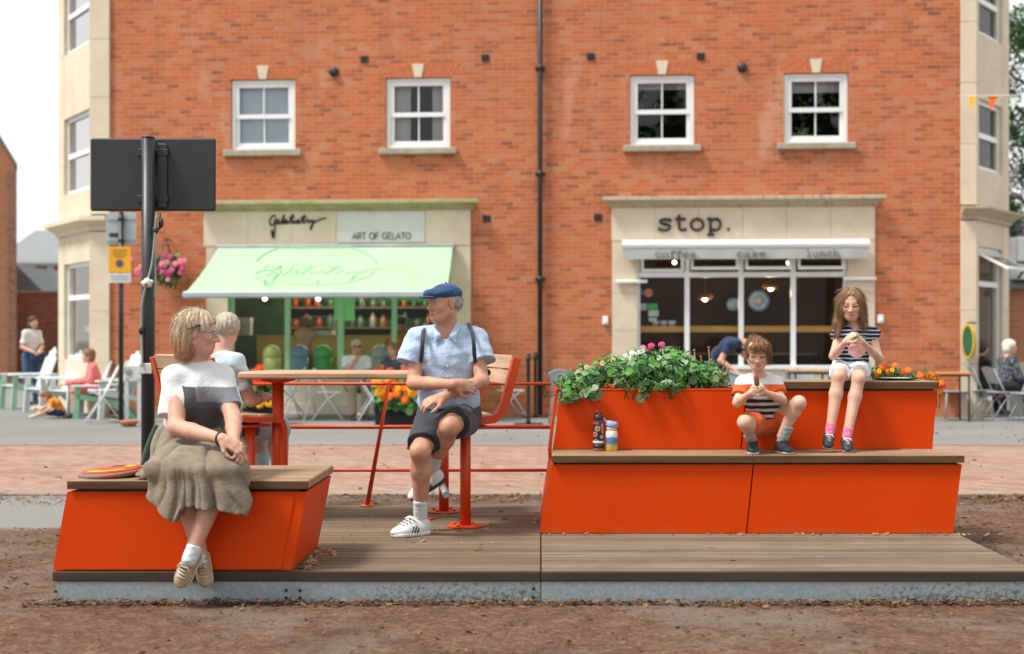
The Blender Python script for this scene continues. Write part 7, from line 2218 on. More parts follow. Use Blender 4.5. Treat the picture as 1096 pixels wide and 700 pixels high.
def sit(x, y, ang, seat=.45, g=1.0, lean=0.0, arms="table", z0=0.0, hand_up=False):
    fw = V(math.cos(ang), math.sin(ang), 0); l = V(-fw.y, fw.x, 0); b = V(x, y, z0)
    def Q(a, c, d): return b + (l * a + fw * c) * g + V(0, 0, d)
    s = seat
    J = dict(pel=Q(0, 0, s + .10 * g), wst=Q(0, .02 + lean * .3, s + .27 * g), chs=Q(0, .02 + lean * .7, s + .42 * g), nek=Q(0, .02 + lean, s + .585 * g), head=Q(0, .06 + lean * 1.25, s + .745 * g),
             shL=Q(.175, .01 + lean * .9, s + .53 * g), shR=Q(-.175, .01 + lean * .9, s + .53 * g), hpL=Q(.09, .02, s + .09 * g), hpR=Q(-.09, .02, s + .09 * g),
             knL=Q(.11, .44, s + .07 * g), knR=Q(-.11, .44, s + .07 * g), anL=Q(.10, .46, max(.08, s - .36 * g)), anR=Q(-.10, .46, max(.08, s - .36 * g)))
    J["elL"] = Q(.23, .10 + lean * .7, s + .28 * g); J["elR"] = Q(-.23, .10 + lean * .7, s + .28 * g)
    if arms == "table":
        J["wrL"] = Q(.10, .33 + lean * .5, s + .29 * g); J["wrR"] = Q(-.10, .33 + lean * .5, s + .29 * g)
    elif arms == "lap":
        J["wrL"] = Q(.08, .30, s + .18 * g); J["wrR"] = Q(-.08, .30, s + .18 * g)
    if hand_up: J["wrR"] = Q(-.06, .20 + lean, s + .50 * g); J["elR"] = Q(-.21, .22, s + .30 * g)
    return J, fw

# woman with cropped hair on the far bench, seen from behind
J, fw = sit(X(231, 8.62), 8.62, R(50), DZ + .500, .98, .02, "table", 0)
simple("person", "woman in a pale blue top seen from behind on the far tall bench", J, (-.45, .85, -.05), .222, .98, M_SKIN_F, M_HAIR_GR, "short", M_PALEBL, M_PALEBL, M_TRAIN, .7, True, "long", 1.12)
bg = thing("shoulder_bag", "small dark bag slung across the back of the woman in the pale blue top", "bag", J["chs"])
m = MB(); m.tube(spl([J["nek"] + V(-.075, -.01, -.02), J["chs"] + V(.0, -.135, .07), J["wst"] + V(.12, -.12, -.02), J["pel"] + V(.2, -.02, .03)], 6), .009, 6, 0, True, True, None, .5); m.build("strap", M_NAVY, bg)
S = SDF(); S.rbox(J["pel"] + V(.23, .02, .0), (.05, .09, .07), .03); sdf_obj(S, .008, "pouch", M_NAVY, bg)

# outside the gelato shop
J, fw = sit(X(379, 21.4), 21.6, R(-75), .45, 1.0, .03, "table", 0, True)
simple("person", "man in a white shirt and dark glasses at a table outside the gelato shop", J, (.25, -.95, -.15), .235, 1.0, M_SKIN_M, M_HAIR_GR, "short", M_WHITE_T, M_KHAKI, M_BLKSH, .6, True, "long", 1.1)
m = MB(); hA = frame((.25, -.95, -.15), (0, 0, 1)); 
for s in (-1, 1): m.ball(J["head"] + (hA[0] * s * .145 + hA[1] * .40 + hA[2] * .01) * .235, (.026, .012, .02), 8, 6)
gl_ = thing("sunglasses", "dark sunglasses worn by the man in the white shirt outside the gelato shop", "sunglasses", J["head"]); m.build("lenses", M_BLACK, gl_)
m = MB(); m.tube([J["head"] + (hA[0] * s_ * .34 + hA[1] * f_ + hA[2] * .03) * .235 for s_, f_ in ((-1, -.05), (-.9, .3), (-.4, .42), (.4, .42), (.9, .3), (1, -.05))], .004, 5); m.build("frame", M_BLACK, gl_)
J, fw = sit(X(421, 21.3), 21.5, R(-110), .45, .94, .03, "table")
simple("person", "woman in a dark patterned dress at a table beside the yellow flowers", J, (-.5, -.85, -.1), .222, .94, M_SKIN_F, M_HAIR_B, "bob", M_FLORALD, M_BLKCL, M_BLKSH, .2, True, "long", 1.0)

# inside the shops
def stand(x, y, ang, g=1.0, lean=0.0, z0=0.0, arms="down"):
    fw = V(math.cos(ang), math.sin(ang), 0); l = V(-fw.y, fw.x, 0); b = V(x, y, z0)
    def Q(a, c, d): return b + (l * a + fw * c) * g + V(0, 0, d * g)
    J = dict(pel=Q(0, 0, .96), wst=Q(0, lean * .3, 1.12), chs=Q(0, lean * .6, 1.28), nek=Q(0, lean, 1.45), head=Q(0, .04 + lean * 1.2, 1.60), shL=Q(.18, lean * .9, 1.39), shR=Q(-.18, lean * .9, 1.39),
             elL=Q(.23, .02 + lean, 1.12), elR=Q(-.23, .02 + lean, 1.12), wrL=Q(.16, .22 + lean, 1.02), wrR=Q(-.16, .22 + lean, 1.02), hpL=Q(.09, 0, .93), hpR=Q(-.09, 0, .93),
             knL=Q(.10, .02, .50), knR=Q(-.10, .02, .50), anL=Q(.11, -.02, .09), anR=Q(-.11, -.02, .09))
    if arms == "reach":
        for e, s in (("L", 1), ("R", -1)): J["el" + e] = Q(.2 * s, .25 + lean, 1.18); J["wr" + e] = Q(.12 * s, .5 + lean, 1.12)
    return J, fw
J, fw = stand(X(322, 23.9), 23.95, R(60), 1.0, .12, .02, "reach")
simple("person", "person in a peach top standing at the counter inside the gelato shop", J, fw, .235, 1.0, M_SKIN_F, M_HAIR_B, "bob", cloth("peach_cotton", (0.62, 0.36, 0.26), (0.56, 0.30, 0.21)), M_BLKCL, M_BLKSH, .6, False)
J, fw = stand(X(432, 23.8), 23.9, R(140), 1.0, .06, .02, "reach")
simple("person", "person in an orange top inside the gelato shop, behind the man's shoulder", J, fw, .235, 1.0, M_SKIN_M, M_HAIR_D, "short", cloth("amber_cotton", (0.58, 0.22, 0.03), (0.5, 0.18, 0.03)), M_BLKCL, M_BLKSH, .6, False)

# waiter bent over a table outside the coffee shop
yb = 20.2; z = lambda py: zat(py, yb)
J = dict(pel=V(X(771, yb), yb + .28, .92), wst=V(X(772, yb), yb + .22, 1.09), chs=V(X(780, yb), yb + .1, 1.22), nek=V(X(794, yb), yb - .02, 1.29), head=V(X(805, yb), yb - .08, 1.27),
         shL=V(X(786, yb), yb + .20, 1.27), shR=V(X(779, yb), yb - .16, 1.25), elL=V(X(802, yb), yb + .16, 1.02), elR=V(X(769, yb), yb - .20, .99), wrL=V(X(812, yb), yb - .05, .86), wrR=V(X(785, yb), yb - .28, .83),
         hpL=V(X(771, yb), yb + .36, .90), hpR=V(X(771, yb), yb + .18, .90), knL=V(X(772, yb), yb + .36, .5), knR=V(X(772, yb), yb + .18, .5), anL=V(X(769, yb), yb + .36, .09), anR=V(X(769, yb), yb + .18, .09))
simple("person", "person in a navy polo shirt bending over a table behind the boy", J, (.7, -.5, -.55), .225, 1.0, M_SKIN_F, M_HAIR_D, "short", M_NAVY, M_BLKCL, M_BLKSH, .6, False, "long", 1.0, None, (.5, 0, .85))

# far left
J, fw = stand(X(33.5, 26.3), 26.3, R(-30), 1.035, .02, 0, "reach")
J["shL"] = J["chs"].lerp(J["shL"], .80) + V(0, 0, .02); J["shR"] = J["chs"].lerp(J["shR"], .80) + V(0, 0, .02); J["wrL"] = J["pel"] + V(.25, -.20, .10); J["wrR"] = J["pel"] + V(.12, -.28, .08); J["elL"] = J["chs"] + V(.17, .10, -.17); J["elR"] = J["chs"] + V(-.12, -.18, -.17)
simple("person", "woman with dark shoulder-length hair standing in a white T-shirt and blue jeans", J, (.75, -.6, -.1), .232, 1.02, M_SKIN_F, M_HAIR_D, "long", M_WHITE_T, M_JEANS, M_BLKSH, .75, False, "long", .82)
hb = thing("handbag", "dark blue handbag held by the standing woman in jeans", "handbag", J["wrL"])
S = SDF(); S.rbox(J["wrL"] + V(-.02, -.02, -.14), (.15, .07, .11), .05); sdf_obj(S, .01, "bag", M_NAVY, hb)
m = MB(); m.tube(spl([J["wrL"] + V(-.10, -.02, -.06), J["wrL"] + V(-.05, 0, .02), J["wrL"] + V(.03, 0, .02), J["wrL"] + V(.08, -.02, -.06)], 5), .01, 6); m.build("handle", M_NAVY, hb)
J, fw = sit(X(105, 21.9), 21.9, R(205), .40, .86, .10, "lap")
J["wrR"] = J["knR"] + V(-.15, 0, .12); J["wrL"] = J["knL"] + V(-.12, -.05, .12)
simple("person", "person in a coral pink top sitting in a green garden chair with head bowed", J, (-.75, -.3, -.5), .225, .86, M_SKIN_C, M_HAIR_B, "bob", M_PINK, M_PINK, M_BLKSH, 1.2, True, "short", 1.0)

# far right pair
J, fw = sit(X(1052, 21.9), 22.1, R(20), .46, .95, .0, "lap")
simple("person", "person with a dark brown curly bob and black top outside the right corner", J, (.85, -.15, -.05), .225, .95, M_SKIN_M, M_HAIR_D, "curly", M_BLKCL, M_BLKCL, M_BLKSH, 1.2, True, "long", 1.0)
J, fw = sit(X(1076, 21.2), 21.2, R(10), .46, .98, .02, "lap")
simple("person", "white-haired woman in a dark floral blouse sitting on a grey folding chair", J, (.9, -.1, -.08), .235, .98, M_SKIN_F, M_HAIR_WH, "bob", M_FLORALD, M_BLKCL, M_BLKSH, 1.2, True, "long", 1.15)

# a small child sitting on the pavement at the far left, bent forward over stretched-out legs
Y = 21.7
Q = lambda px, py, dy=0: W(px, py, Y + dy)
J = dict(pel=Q(65, 441), wst=Q(63, 436.5), chs=Q(60, 432, -.02), nek=Q(54.5, 427.5, -.04), head=Q(48.5, 424.5, -.08), shL=Q(55, 430, -.16), shR=Q(58, 428, .10), elL=Q(53, 437.5, -.24), elR=Q(53, 434, .18), wrL=Q(46, 441, -.20), wrR=Q(45, 437, .12),
         hpL=Q(63, 442, -.07), hpR=Q(63, 441.5, .08), knL=Q(50, 441.5, -.16), knR=Q(50, 437, .22), anL=Q(38, 444, -.22), anR=Q(37, 436, .38))
simple("person", "small child in a yellow-orange top sitting on the pavement with legs stretched out", J, (-.75, -.35, -.62), .19, .58, M_SKIN_C, M_HAIR_B, "bob", cloth("amber_top", (0.72, 0.27, 0.02), (0.64, 0.20, 0.02)), M_NAVY, M_SOLE, .7, True, "short", 1.15, Q(62, 446), (-.55, 0, .8))
# ------------------------------------------------------------------ garden chairs at the far left
M_MINT = pm("mint_plastic", (0.30, 0.52, 0.40), (0.36, 0.58, 0.46), 4, 0.5)
M_PALEPL = pm("pale_grey_plastic", (0.56, 0.63, 0.63), (0.62, 0.69, 0.69), 4, 0.5)
M_MINT2 = pm("green_plastic", (0.20, 0.46, 0.29), (0.25, 0.52, 0.34), 4, 0.5)
def garden_chair(name, label, m, m2):
    t = thing(name, label, "garden chair", (0, 0, 0), 0, "moulded garden chairs at the far left")
    b = MB(); n = 5
    for i in range(n):
        y0 = -.24 + i * .098; top = .96 - .05 * abs(i - 2) ** 1.6
        lo = Vector((.16, .27)); hi = Vector((.16 + (top - .27) * .40, top)); d = (hi - lo).normalized(); nr = Vector((-d.y, d.x)) * .012
        b.hexa([(lo.x - nr.x, y0, lo.y - nr.y), (lo.x - nr.x, y0 + .088, lo.y - nr.y), (lo.x + nr.x, y0 + .088, lo.y + nr.y), (lo.x + nr.x, y0, lo.y + nr.y), (hi.x - nr.x, y0 - .012 + .004 * i, hi.y - nr.y), (hi.x - nr.x, y0 + .092 + .004 * i, hi.y - nr.y), (hi.x + nr.x, y0 + .092 + .004 * i, hi.y + nr.y), (hi.x + nr.x, y0 - .012 + .004 * i, hi.y + nr.y)])
    b.build("backrest", m, t, local=True)
    b = MB()
    for i in range(6):
        x = -.38 + i * .092; z = .37 - i * .022; b.bbox(x, x + .084, -.27, .27, z - .012, z + .012, .004)
    b.build("seat", m, t, local=True)
    for s in (-1, 1):
        b = MB(); b.bbox(-.46, .34, s * .33 - .065, s * .33 + .065, .53, .555, .01); b.build("armrest", m, t, local=True)
        b = MB(); b.prism([(-.42, s * .30 - .02, 0), (-.33, s * .30 - .02, 0), (-.30, s * .30 - .02, .53), (-.38, s * .30 - .02, .53)], (0, .04, 0)); b.build("leg", m2, t, local=True)
        b = MB(); b.prism([(.50, s * .30 - .02, 0), (.60, s * .30 - .02, 0), (.30, s * .30 - .02, .30), (-.36, s * .30 - .02, .42), (-.36, s * .30 - .02, .33), (.20, s * .30 - .02, .24)], (0, .04, 0)); b.build("leg", m2, t, local=True)
    return t
gc = garden_chair("garden_chair", "pale mint garden chair with a high slatted back, farthest from the corner bay", M_PALEPL, M_MINT)
place(gc, (X(32, 24.7), 24.7, .006), R(40)); gc.scale = (1.1, 1.1, 1.2)
gw = garden_chair("garden_chair", "empty white garden chair beside the mint one, its seat facing left", M_PALEPL, M_PALEPL)
place(gw, (X(60, 23.6), 23.6, .006), R(44)); gw.scale = (1.1, 1.1, 1.15)
gg = garden_chair("garden_chair", "green garden chair in which the person in pink sits", M_PALEPL, M_MINT2)
place(gg, (X(107, 21.85), 21.9, .006), R(14))
for (px, Y, a), lb_ in zip(((88, 22.75, 46), (121, 21.95, 48)), ("white garden chair partly hidden behind the person in pink", "white garden chair against the corner bay beside the folding chair")):
    c = copy_tree(gw); place(c, (X(px, Y), Y, .006), R(a), lb_)

# ------------------------------------------------------------------ folding chairs, tables
def folding_chair(label, m, slats=True, group="white folding chairs outside the gelato shop"):
    """local: sitter faces -x"""
    t = thing("folding_chair", label, "folding chair", (0, 0, 0), 0, group)
    for s in (-1, 1):
        b = MB(); b.tube([(-.24, s * .19, .0), (.02, s * .19, .40), (.24, s * .19, .84)], .012, 8); b.build("leg", m, t, local=True)
        b = MB(); b.tube([(.26, s * .165, .0), (.0, s * .165, .36), (-.16, s * .165, .46)], .012, 8); b.build("leg", m, t, local=True)
    b = MB()
    if slats:
        for i in range(6): b.bbox(-.20 + i * .066, -.145 + i * .066, -.18, .18, .447, .465, .004)
    else:
        b.bbox(-.20, .19, -.19, .19, .445, .470, .01)
    b.build("seat", m, t, local=True)
    b = MB()
    if slats:
        for z in (.62, .72, .82): b.bbox(.135 + (z - .62) * .49 + .0, .150 + (z - .62) * .49, -.185, .185, z - .025, z + .02, .004)
    else:
        vs = []
        n = 8
        for i in range(n + 1):
            y = -.19 + .38 * i / n; cx = .02 * math.cos(y * 8)
            vs += [(.125 + cx, y, .60), (.245 + cx, y, .84 + .03 * math.cos(y * 7))]
        b.add(vs, [(2 * i, 2 * i + 1, 2 * i + 3, 2 * i + 2) for i in range(n)], 0, True)
        b.add([(x + .012, y, z) for x, y, z in vs], [(2 * i, 2 * i + 2, 2 * i + 3, 2 * i + 1) for i in range(n)], 0, True)
    b.build("backrest", m, t, local=True)
    b = MB(); b.tube([(-.19, -.19, .07), (-.19, .19, .07)], .009, 6); b.tube([(.21, -.165, .07), (.21, .165, .07)], .009, 6); b.build("stretcher", m, t, local=True)
    return t
M_WHMET = pm("white_metal", (0.70, 0.72, 0.72), (0.62, 0.64, 0.64), 6, 0.45)
fc = folding_chair("white slatted folding chair standing in front of the green garden chair", M_WHMET)
place(fc, (X(110, 20.6), 20.6, .006), R(20))
fc.scale = (1.12, 1.12, 1.12)
for px, Y, a, lb_ in ((352, 21.2, 185, "white folding chair left of the man in the white shirt, its crossed legs seen side-on"),
                      (433, 21.6, 60, "white folding chair behind the planter of yellow flowers"),
                      (546, 21.9, 200, "white folding chair by the brick wall, seen under the tall bench's back"),
                      (311, 21.9, 10, "white folding chair beside the planter of red geraniums")):
    c = copy_tree(fc); c.scale = (1, 1, 1); place(c, (X(px, Y), Y, .006), R(a), lb_)
def bistro_table(label, m):
    t = thing("bistro_table", label, "table", (0, 0, 0), 0, "small white tables outside the gelato shop")
    b = MB(); b.lathe([(.28, 0), (.30, .006), (.30, .022), (.285, .026)], (0, 0, .70), 24); b.build("table_top", m, t, local=True)
    for s in (-1, 1):
        for y in (-.17, .17):
            b = MB(); b.tube([(s * .24, y, .0), (-s * .20, y, .70)], .012, 8); b.build("leg", m, t, local=True)
    b = MB(); b.tube([(-.2, -.17, .12), (-.2, .17, .12)], .009, 6); b.tube([(.2, -.17, .12), (.2, .17, .12)], .009, 6); b.build("stretcher", m, t, local=True)
    return t
bt = bistro_table("small round white table in front of the man in the white shirt", M_WHMET)
place(bt, (X(397, 20.9), 20.9, .006), R(15))
c = copy_tree(bt); place(c, (X(322, 21.2), 21.3, .006), R(70), "small round white table standing below the blue gelato tub")
M_GREYCH = pm("grey_metal_chair", (0.27, 0.30, 0.32), (0.33, 0.36, 0.38), 6, 0.5)
gr = "grey metal chairs outside the coffee shop"
f2 = folding_chair("grey folding chair on which the white-haired woman sits", M_GREYCH, False, "grey folding chairs at the right corner")
place(f2, (X(1072, 21.2), 21.2, .006), R(190))
for px, Y, a, lb_ in ((1046, 22.0, 200, "grey folding chair under the person with the curly bob"), (1100, 20.7, 20, "grey folding chair cut by the frame's edge, facing the white-haired woman")):
    c = copy_tree(f2); place(c, (X(px, Y), Y, .006), R(a), lb_)
def metal_chair(label):
    t = thing("metal_chair", label, "chair", (0, 0, 0), 0, gr)
    b = MB(); b.bbox(-.20, .20, -.20, .20, .43, .455, .012); b.build("seat", M_GREYCH, t, local=True)
    for sx_ in (-1, 1):
        for sy in (-1, 1):
            b = MB(); b.tube([(sx_ * .22, sy * .21, 0), (sx_ * .17, sy * .17, .44)], .016, 8); b.build("leg", M_GREYCH, t, local=True)
    b = MB(); n = 10; vs = []
    for i in range(n + 1):
        a = R(-75 + 150 * i / n); x, y = .10 + .13 * math.cos(a), .225 * math.sin(a)
        vs += [(x, y, .60 if abs(i - 5) < 4 else .45), (x + .05, y * 1.05, .83 - .012 * abs(i - 5))]
    b.add(vs, [(2 * i, 2 * i + 1, 2 * i + 3, 2 * i + 2) for i in range(n)], 0, True)
    b.tube([(v[0], v[1], v[2]) for v in vs[1::2]], .016, 8); b.tube([(.20, 0, .44), (.235, 0, .62)], .03, 6)
    b.build("backrest", M_GREYCH, t, local=True)
    return t
mc = metal_chair("grey metal chair behind the orange round-cornered table at the right")
place(mc, (X(1021, 21.9), 21.9, .006), R(90))
for px, Y, a, lb_ in ((608, 20.3, 120, "grey metal chair standing at the free end of the plant trough"), (800, 19.6, 200, "grey metal chair pushed up to the table under the bending person"),
                      (858, 21.0, 90, "grey metal chair behind the wooden table, between boy and girl"), (835, 20.2, 160, "grey metal chair beside the boy's shoulder, facing the wooden table"), (628, 21.0, 60, "grey metal chair behind the trailing plant, nearer the coffee shop pilaster")):
    c = copy_tree(mc); place(c, (X(px, Y), Y, .006), R(a), lb_)
def cafe_table(label, top, loc, w=.7, d=.6, h=.75, rz=0):
    t = thing("cafe_table", label, "table", loc, rz, "wooden tables outside the coffee shop")
    b = MB(); b.bbox(-w / 2, w / 2, -d / 2, d / 2, h - .03, h, .008); b.build("table_top", top, t, local=True)
    for sx_ in (-1, 1):
        for sy in (-1, 1):
            b = MB(); b.tube([(sx_ * (w / 2 - .05), sy * (d / 2 - .05), 0), (sx_ * (w / 2 - .05), sy * (d / 2 - .05), h - .031)], .016, 8); b.build("leg", M_BLACK, t, local=True)
    b = MB(); b.bbox(-w / 2 + .03, w / 2 - .03, -d / 2 + .03, d / 2 - .03, h - .06, h - .031, .004); b.build("table_frame", M_BLACK, t, local=True)
    return t
M_TABW = wood("cafe_table_top", (0.46, 0.25, 0.11), (0.54, 0.32, 0.16), (0.28, 0.14, 0.06), 0, .5)
cafe_table("orange-topped cafe table with thin black legs right of the tiered bench", M_TABLEOR, (X(1012, 21.0), 21.05, .006), .74, .55, .78)
cafe_table("wooden cafe table seen between the boy and the girl", M_TABW, (X(866, 20.2), 20.2, .006), .62, .6, .84)
cafe_table("wooden cafe table being wiped by the bending person", M_TABW, (X(797, 20.1), 20.0, .006), .74, .6, .80)

# ------------------------------------------------------------------ flower tubs by the gelato shop
def planter(label, px, Y, w, h, blooms, seed):
    c = V(X(px, Y), Y, .006)
    t = thing("flower_planter", label, "planter", c, 0, "dark flower planters outside the gelato shop")
    b = MB(); b.bbox(c.x - w / 2, c.x + w / 2, Y - .2, Y + .2, .006, h, .015); bb = b.build("box", M_BLKCL, t)
    b = MB(); b.bbox(c.x - w / 2 - .02, c.x + w / 2 + .02, Y - .22, Y + .22, h, h + .04, .01); b.build("rim", M_BLACK, bb)
    p = thing("bedding_plant", label.replace("dark planter box", "bedding plants").replace("of ", "with ", 1), "plant", c + V(0, 0, h), 0, "bedding plants outside the gelato shop")
    m = MB()
    foliage(m, (c.x, Y, h + .22), (w * .58, .26, .26), 260, .05, ("round", "long"), (0, 2)); foliage(m, (c.x, Y - .22, h + .02), (w * .5, .08, .16), 90, .05, ("round", "long"), (0, 2))
    m.build("foliage", [M_LEAF, M_LEAFP, M_LEAFD], p)
    for pet, n, zz, spread in blooms:
        for _ in range(n):
            q = V(c.x + rng.uniform(-.55, .55) * w * spread, Y - .24 - rng.rand() * .08, h + zz + rng.uniform(-.12, .12))
            m = MB(); flower(m, q, .075, (rng.normal(0, .3), -1, .3), 9, 0, 1, 2); m.build("flower", [pet, M_PET_O], p)
    return t
planter("dark planter box of red geraniums and a few yellow blooms beside the gelato shop", 276, 20.2, .52, .40, [(M_PET_R, 6, .36, .7), (M_PET_Y, 4, .0, .9)], 1)
planter("dark planter box of yellow and orange marigolds behind the leaning rail post", 425, 19.6, .62, .34, [(M_PET_Y, 16, .30, .9), (M_PET_O, 9, .18, 1.0), (M_PET_R, 4, .40, .8)], 2)

# ------------------------------------------------------------------ inside the gelato shop
tubs = [(291, (0.42, 0.46, 0.12), (0.50, 0.52, 0.2), "yellow-green domed gelato tub nearest the corner-bay end of the window"), (321, (0.16, 0.26, 0.40), (0.24, 0.34, 0.48), "blue-grey domed gelato tub in the window"), (346, (0.05, 0.34, 0.10), (0.09, 0.42, 0.14), "bright green domed gelato tub in the window"), (407, (0.34, 0.38, 0.40), (0.42, 0.46, 0.48), "pale grey domed gelato tub behind the seated woman")]
for px, a, b_, lb_ in tubs:
    u = FU(px, .42); c = FW(u, .42, F(px, 400, .42)[1])
    t = thing("gelato_tub", lb_, "tub", c, 0, "domed gelato tubs in the window")
    hgt = F(px, 369, .42)[1] - c.z
    b = MB(); b.lathe([(.15, 0), (.165, .02), (.165, hgt * .58)], c, 20); b.build("drum", pm("tub_paint", a, b_, 6, .45), t)
    b = MB(); b.lathe([(.17, 0), (.172, .02), (.150, hgt * .24), (.10, hgt * .37), (.04, hgt * .42), (.005, hgt * .425)], c + V(0, 0, hgt * .58), 20); b.build("lid", pm("tub_lid", tuple(x * 1.1 for x in a), b_, 6, .4), t)
u0_, u1_ = FU(246), FU(482)
led = thing("window_ledge", "pale ledge inside the gelato window carrying the domed tubs", "ledge", FW((u0_ + u1_) / 2, .4, .8))
zz = F(330, 400, .42)[1]
b = MB(); b.box(*sorted((u0_ + .05, u1_ - .05)), .18, .70, zz - .04, zz - .003); b.box(u0_ + .05, u1_ - .05, .64, .70, .03, zz - .042)
for q in range(len(b.v)): b.v[q] = tuple(FW(*b.v[q]))
b.build("board", M_RISER, led)
ct = thing("serving_counter", "long ochre serving counter inside the gelato shop", "counter", FW((u0_ + u1_) / 2, 1.3, .02))
zz2 = F(330, 359, 1.3)[1]
def inshop(mb): 
    for q in range(len(mb.v)): mb.v[q] = tuple(FW(*mb.v[q]))
    return mb
b = MB(); b.box(u0_ + .1, u1_ - .1, 1.3, 1.36, .03, zz2 - .04); inshop(b).build("front", M_WALLIN1, ct)
b = MB(); b.bbox(u0_ + .1, u1_ - .1, 1.26, 1.75, zz2 - .039, zz2, .01); inshop(b).build("top", M_WALLIN1, ct)
b = MB(); ua, ub = FU(365, 1.3), FU(400, 1.3)
gcase = thing("display_case", "glass-fronted display case standing on the ochre counter", "display case", FW((FU(345, 1.5)), 1.5, zz2))
b = MB(); ua, ub = FU(328, 1.4), FU(356, 1.4); b.bbox(ua, ub, 1.35, 1.70, zz2 + .002, zz2 + .09, .01); inshop(b).build("tray", M_SIGNWH, gcase)
b = MB(); b.add([(ua, 1.36, zz2 + .09), (ub, 1.36, zz2 + .09), (ub, 1.50, zz2 + .34), (ua, 1.50, zz2 + .34)], [(0, 1, 2, 3)]); inshop(b).build("front_glass", M_SHOPGL, gcase)
b = MB(); b.bbox(ua, ub, 1.48, 1.70, zz2 + .341, zz2 + .36, .004); b.box(ua, ua + .015, 1.5, 1.7, zz2 + .09, zz2 + .34); b.box(ub - .015, ub, 1.5, 1.7, zz2 + .09, zz2 + .34); inshop(b).build("frame", M_GREY, gcase)
for px, lb_ in ((254, "white cardboard carton on the ochre counter, nearer the shop's left pilaster"), (264, "white cardboard carton on the ochre counter beside the red jars")):
    ua, zb_ = F(px - 4.5, 359, 1.4); ub, za_ = F(px + 4.5, 340, 1.4)
    t = thing("carton", lb_, "box", FW((ua + ub) / 2, 1.45, zz2))
    b = MB(); b.bbox(ua, ub, 1.36, 1.52, zz2 + .002, za_ - .06, .006); inshop(b).build("box_body", M_SIGNWH, t)
    b = MB(); b.bbox(ua - .006, ub + .006, 1.354, 1.526, za_ - .10, za_ - .0, .004); inshop(b).build("lid", M_UPVC, t)
shf = thing("wall_shelf", "dark wall shelf of jars and bottles behind the ochre counter", "shelf", FW((u0_ + u1_) / 2, 3.2, 1.6))
for z_ in (1.55, 1.95):
    b = MB(); b.bbox(u0_ + .2, u1_ - .1, 3.12, 3.39, z_ - .03, z_, .004); inshop(b).build("board", M_BARK, shf)
k_ = 0
jar_cols = [((0.30, 0.05, 0.02), "red"), ((0.26, 0.12, 0.04), "amber"), ((0.05, 0.13, 0.06), "green"), ((0.30, 0.31, 0.28), "white"), ((0.08, 0.16, 0.10), "dark green")]
jar_mats = [pm("jar_" + n_.replace(" ", "_"), c_, None, 9, .3) for c_, n_ in jar_cols]
for z_, base_ in ((1.55, 0), (1.95, 1)):
    for i in range(15):
        u = u0_ + .35 + i * (u1_ - u0_ - .6) / 15 + rng.uniform(-.04, .04); ci = (0 if i < 3 else rng.randint(1, 5)); c = FW(u, 3.22, z_)
        h_ = rng.uniform(.16, .30)
        t = thing("jar", f"{jar_cols[ci][1]} jar or bottle on the {'upper' if base_ else 'lower'} shelf behind the gelato counter", "jar", c, 0, f"{jar_cols[ci][1]} jars on the {'upper' if base_ else 'lower'} gelato shop shelf")
        b = MB(); b.lathe([(.055, 0), (.06, .01), (.06, h_ * .7), (.03, h_ * .82), (.025, h_)], c, 10); b.build("glass_body", jar_mats[ci], t)
        b = MB(); b.lathe([(.03, 0), (.03, .02)], c + V(0, 0, h_), 10); b.build("lid", M_BLACK, t)
for px, py, yl in ((300, 312, 2.2), (352, 312, 2.4), (395, 310, 2.2), (440, 311, 2.3)):
    u, z_ = F(px, py, yl); c = FW(u, yl, 2.62)
    t = thing("pendant_lamp", f"small lit pendant lamp inside the gelato shop, {'above the counter by the peach top' if px == 300 else 'behind the green panel' if px == 352 else 'above the man in the white shirt' if px == 395 else 'above the person in orange'}", "pendant lamp", c, 0, "pendant lamps in the gelato shop")
    b = MB(); b.lathe([(.13, 0), (.12, .06), (.05, .13), (.015, .16), (.012, .5)], c, 16); b.build("shade", M_PALEGREEN, t)
    b = MB(); b.ball(c + V(0, 0, -.01), .055, 10, 8); b.build("bulb", M_LAMP, t)
    ldp = bpy.data.lights.new("lamp_light", "POINT"); ldp.energy = 24; ldp.color = (1, .80, .55); ldp.shadow_soft_size = .06
    lop = bpy.data.objects.new("lamp_light", ldp); C.objects.link(lop); lop.parent = t; lop.location = (0, 0, -.09)

# inside the coffee shop
for px, py, lb_ in ((754.5, 318, "small amber pendant lamp inside the coffee shop, second pane"), (825, 307, "small amber pendant lamp inside the coffee shop, third pane")):
    u, z_ = F(px, py, 1.6); c = FW(u, 1.6, z_)
    t = thing("pendant_lamp", lb_, "pendant lamp", c)
    b = MB(); b.lathe([(.15, -.03), (.16, .0), (.14, .05), (.03, .07), (.008, .09), (.008, 2.9 - z_)], c, 18); b.build("shade", pm("amber_shade", (0.50, 0.20, 0.06), (0.42, 0.15, 0.05), 9, .5), t)
    b = MB(); b.ball(c + V(0, 0, -.02), .05, 10, 8); b.build("bulb", M_LAMP, t)
    ldp = bpy.data.lights.new("lamp_light", "POINT"); ldp.energy = 14; ldp.color = (1, .76, .48); ldp.shadow_soft_size = .06
    lop = bpy.data.objects.new("lamp_light", ldp); C.objects.link(lop); lop.parent = t; lop.location = (0, 0, -.10)
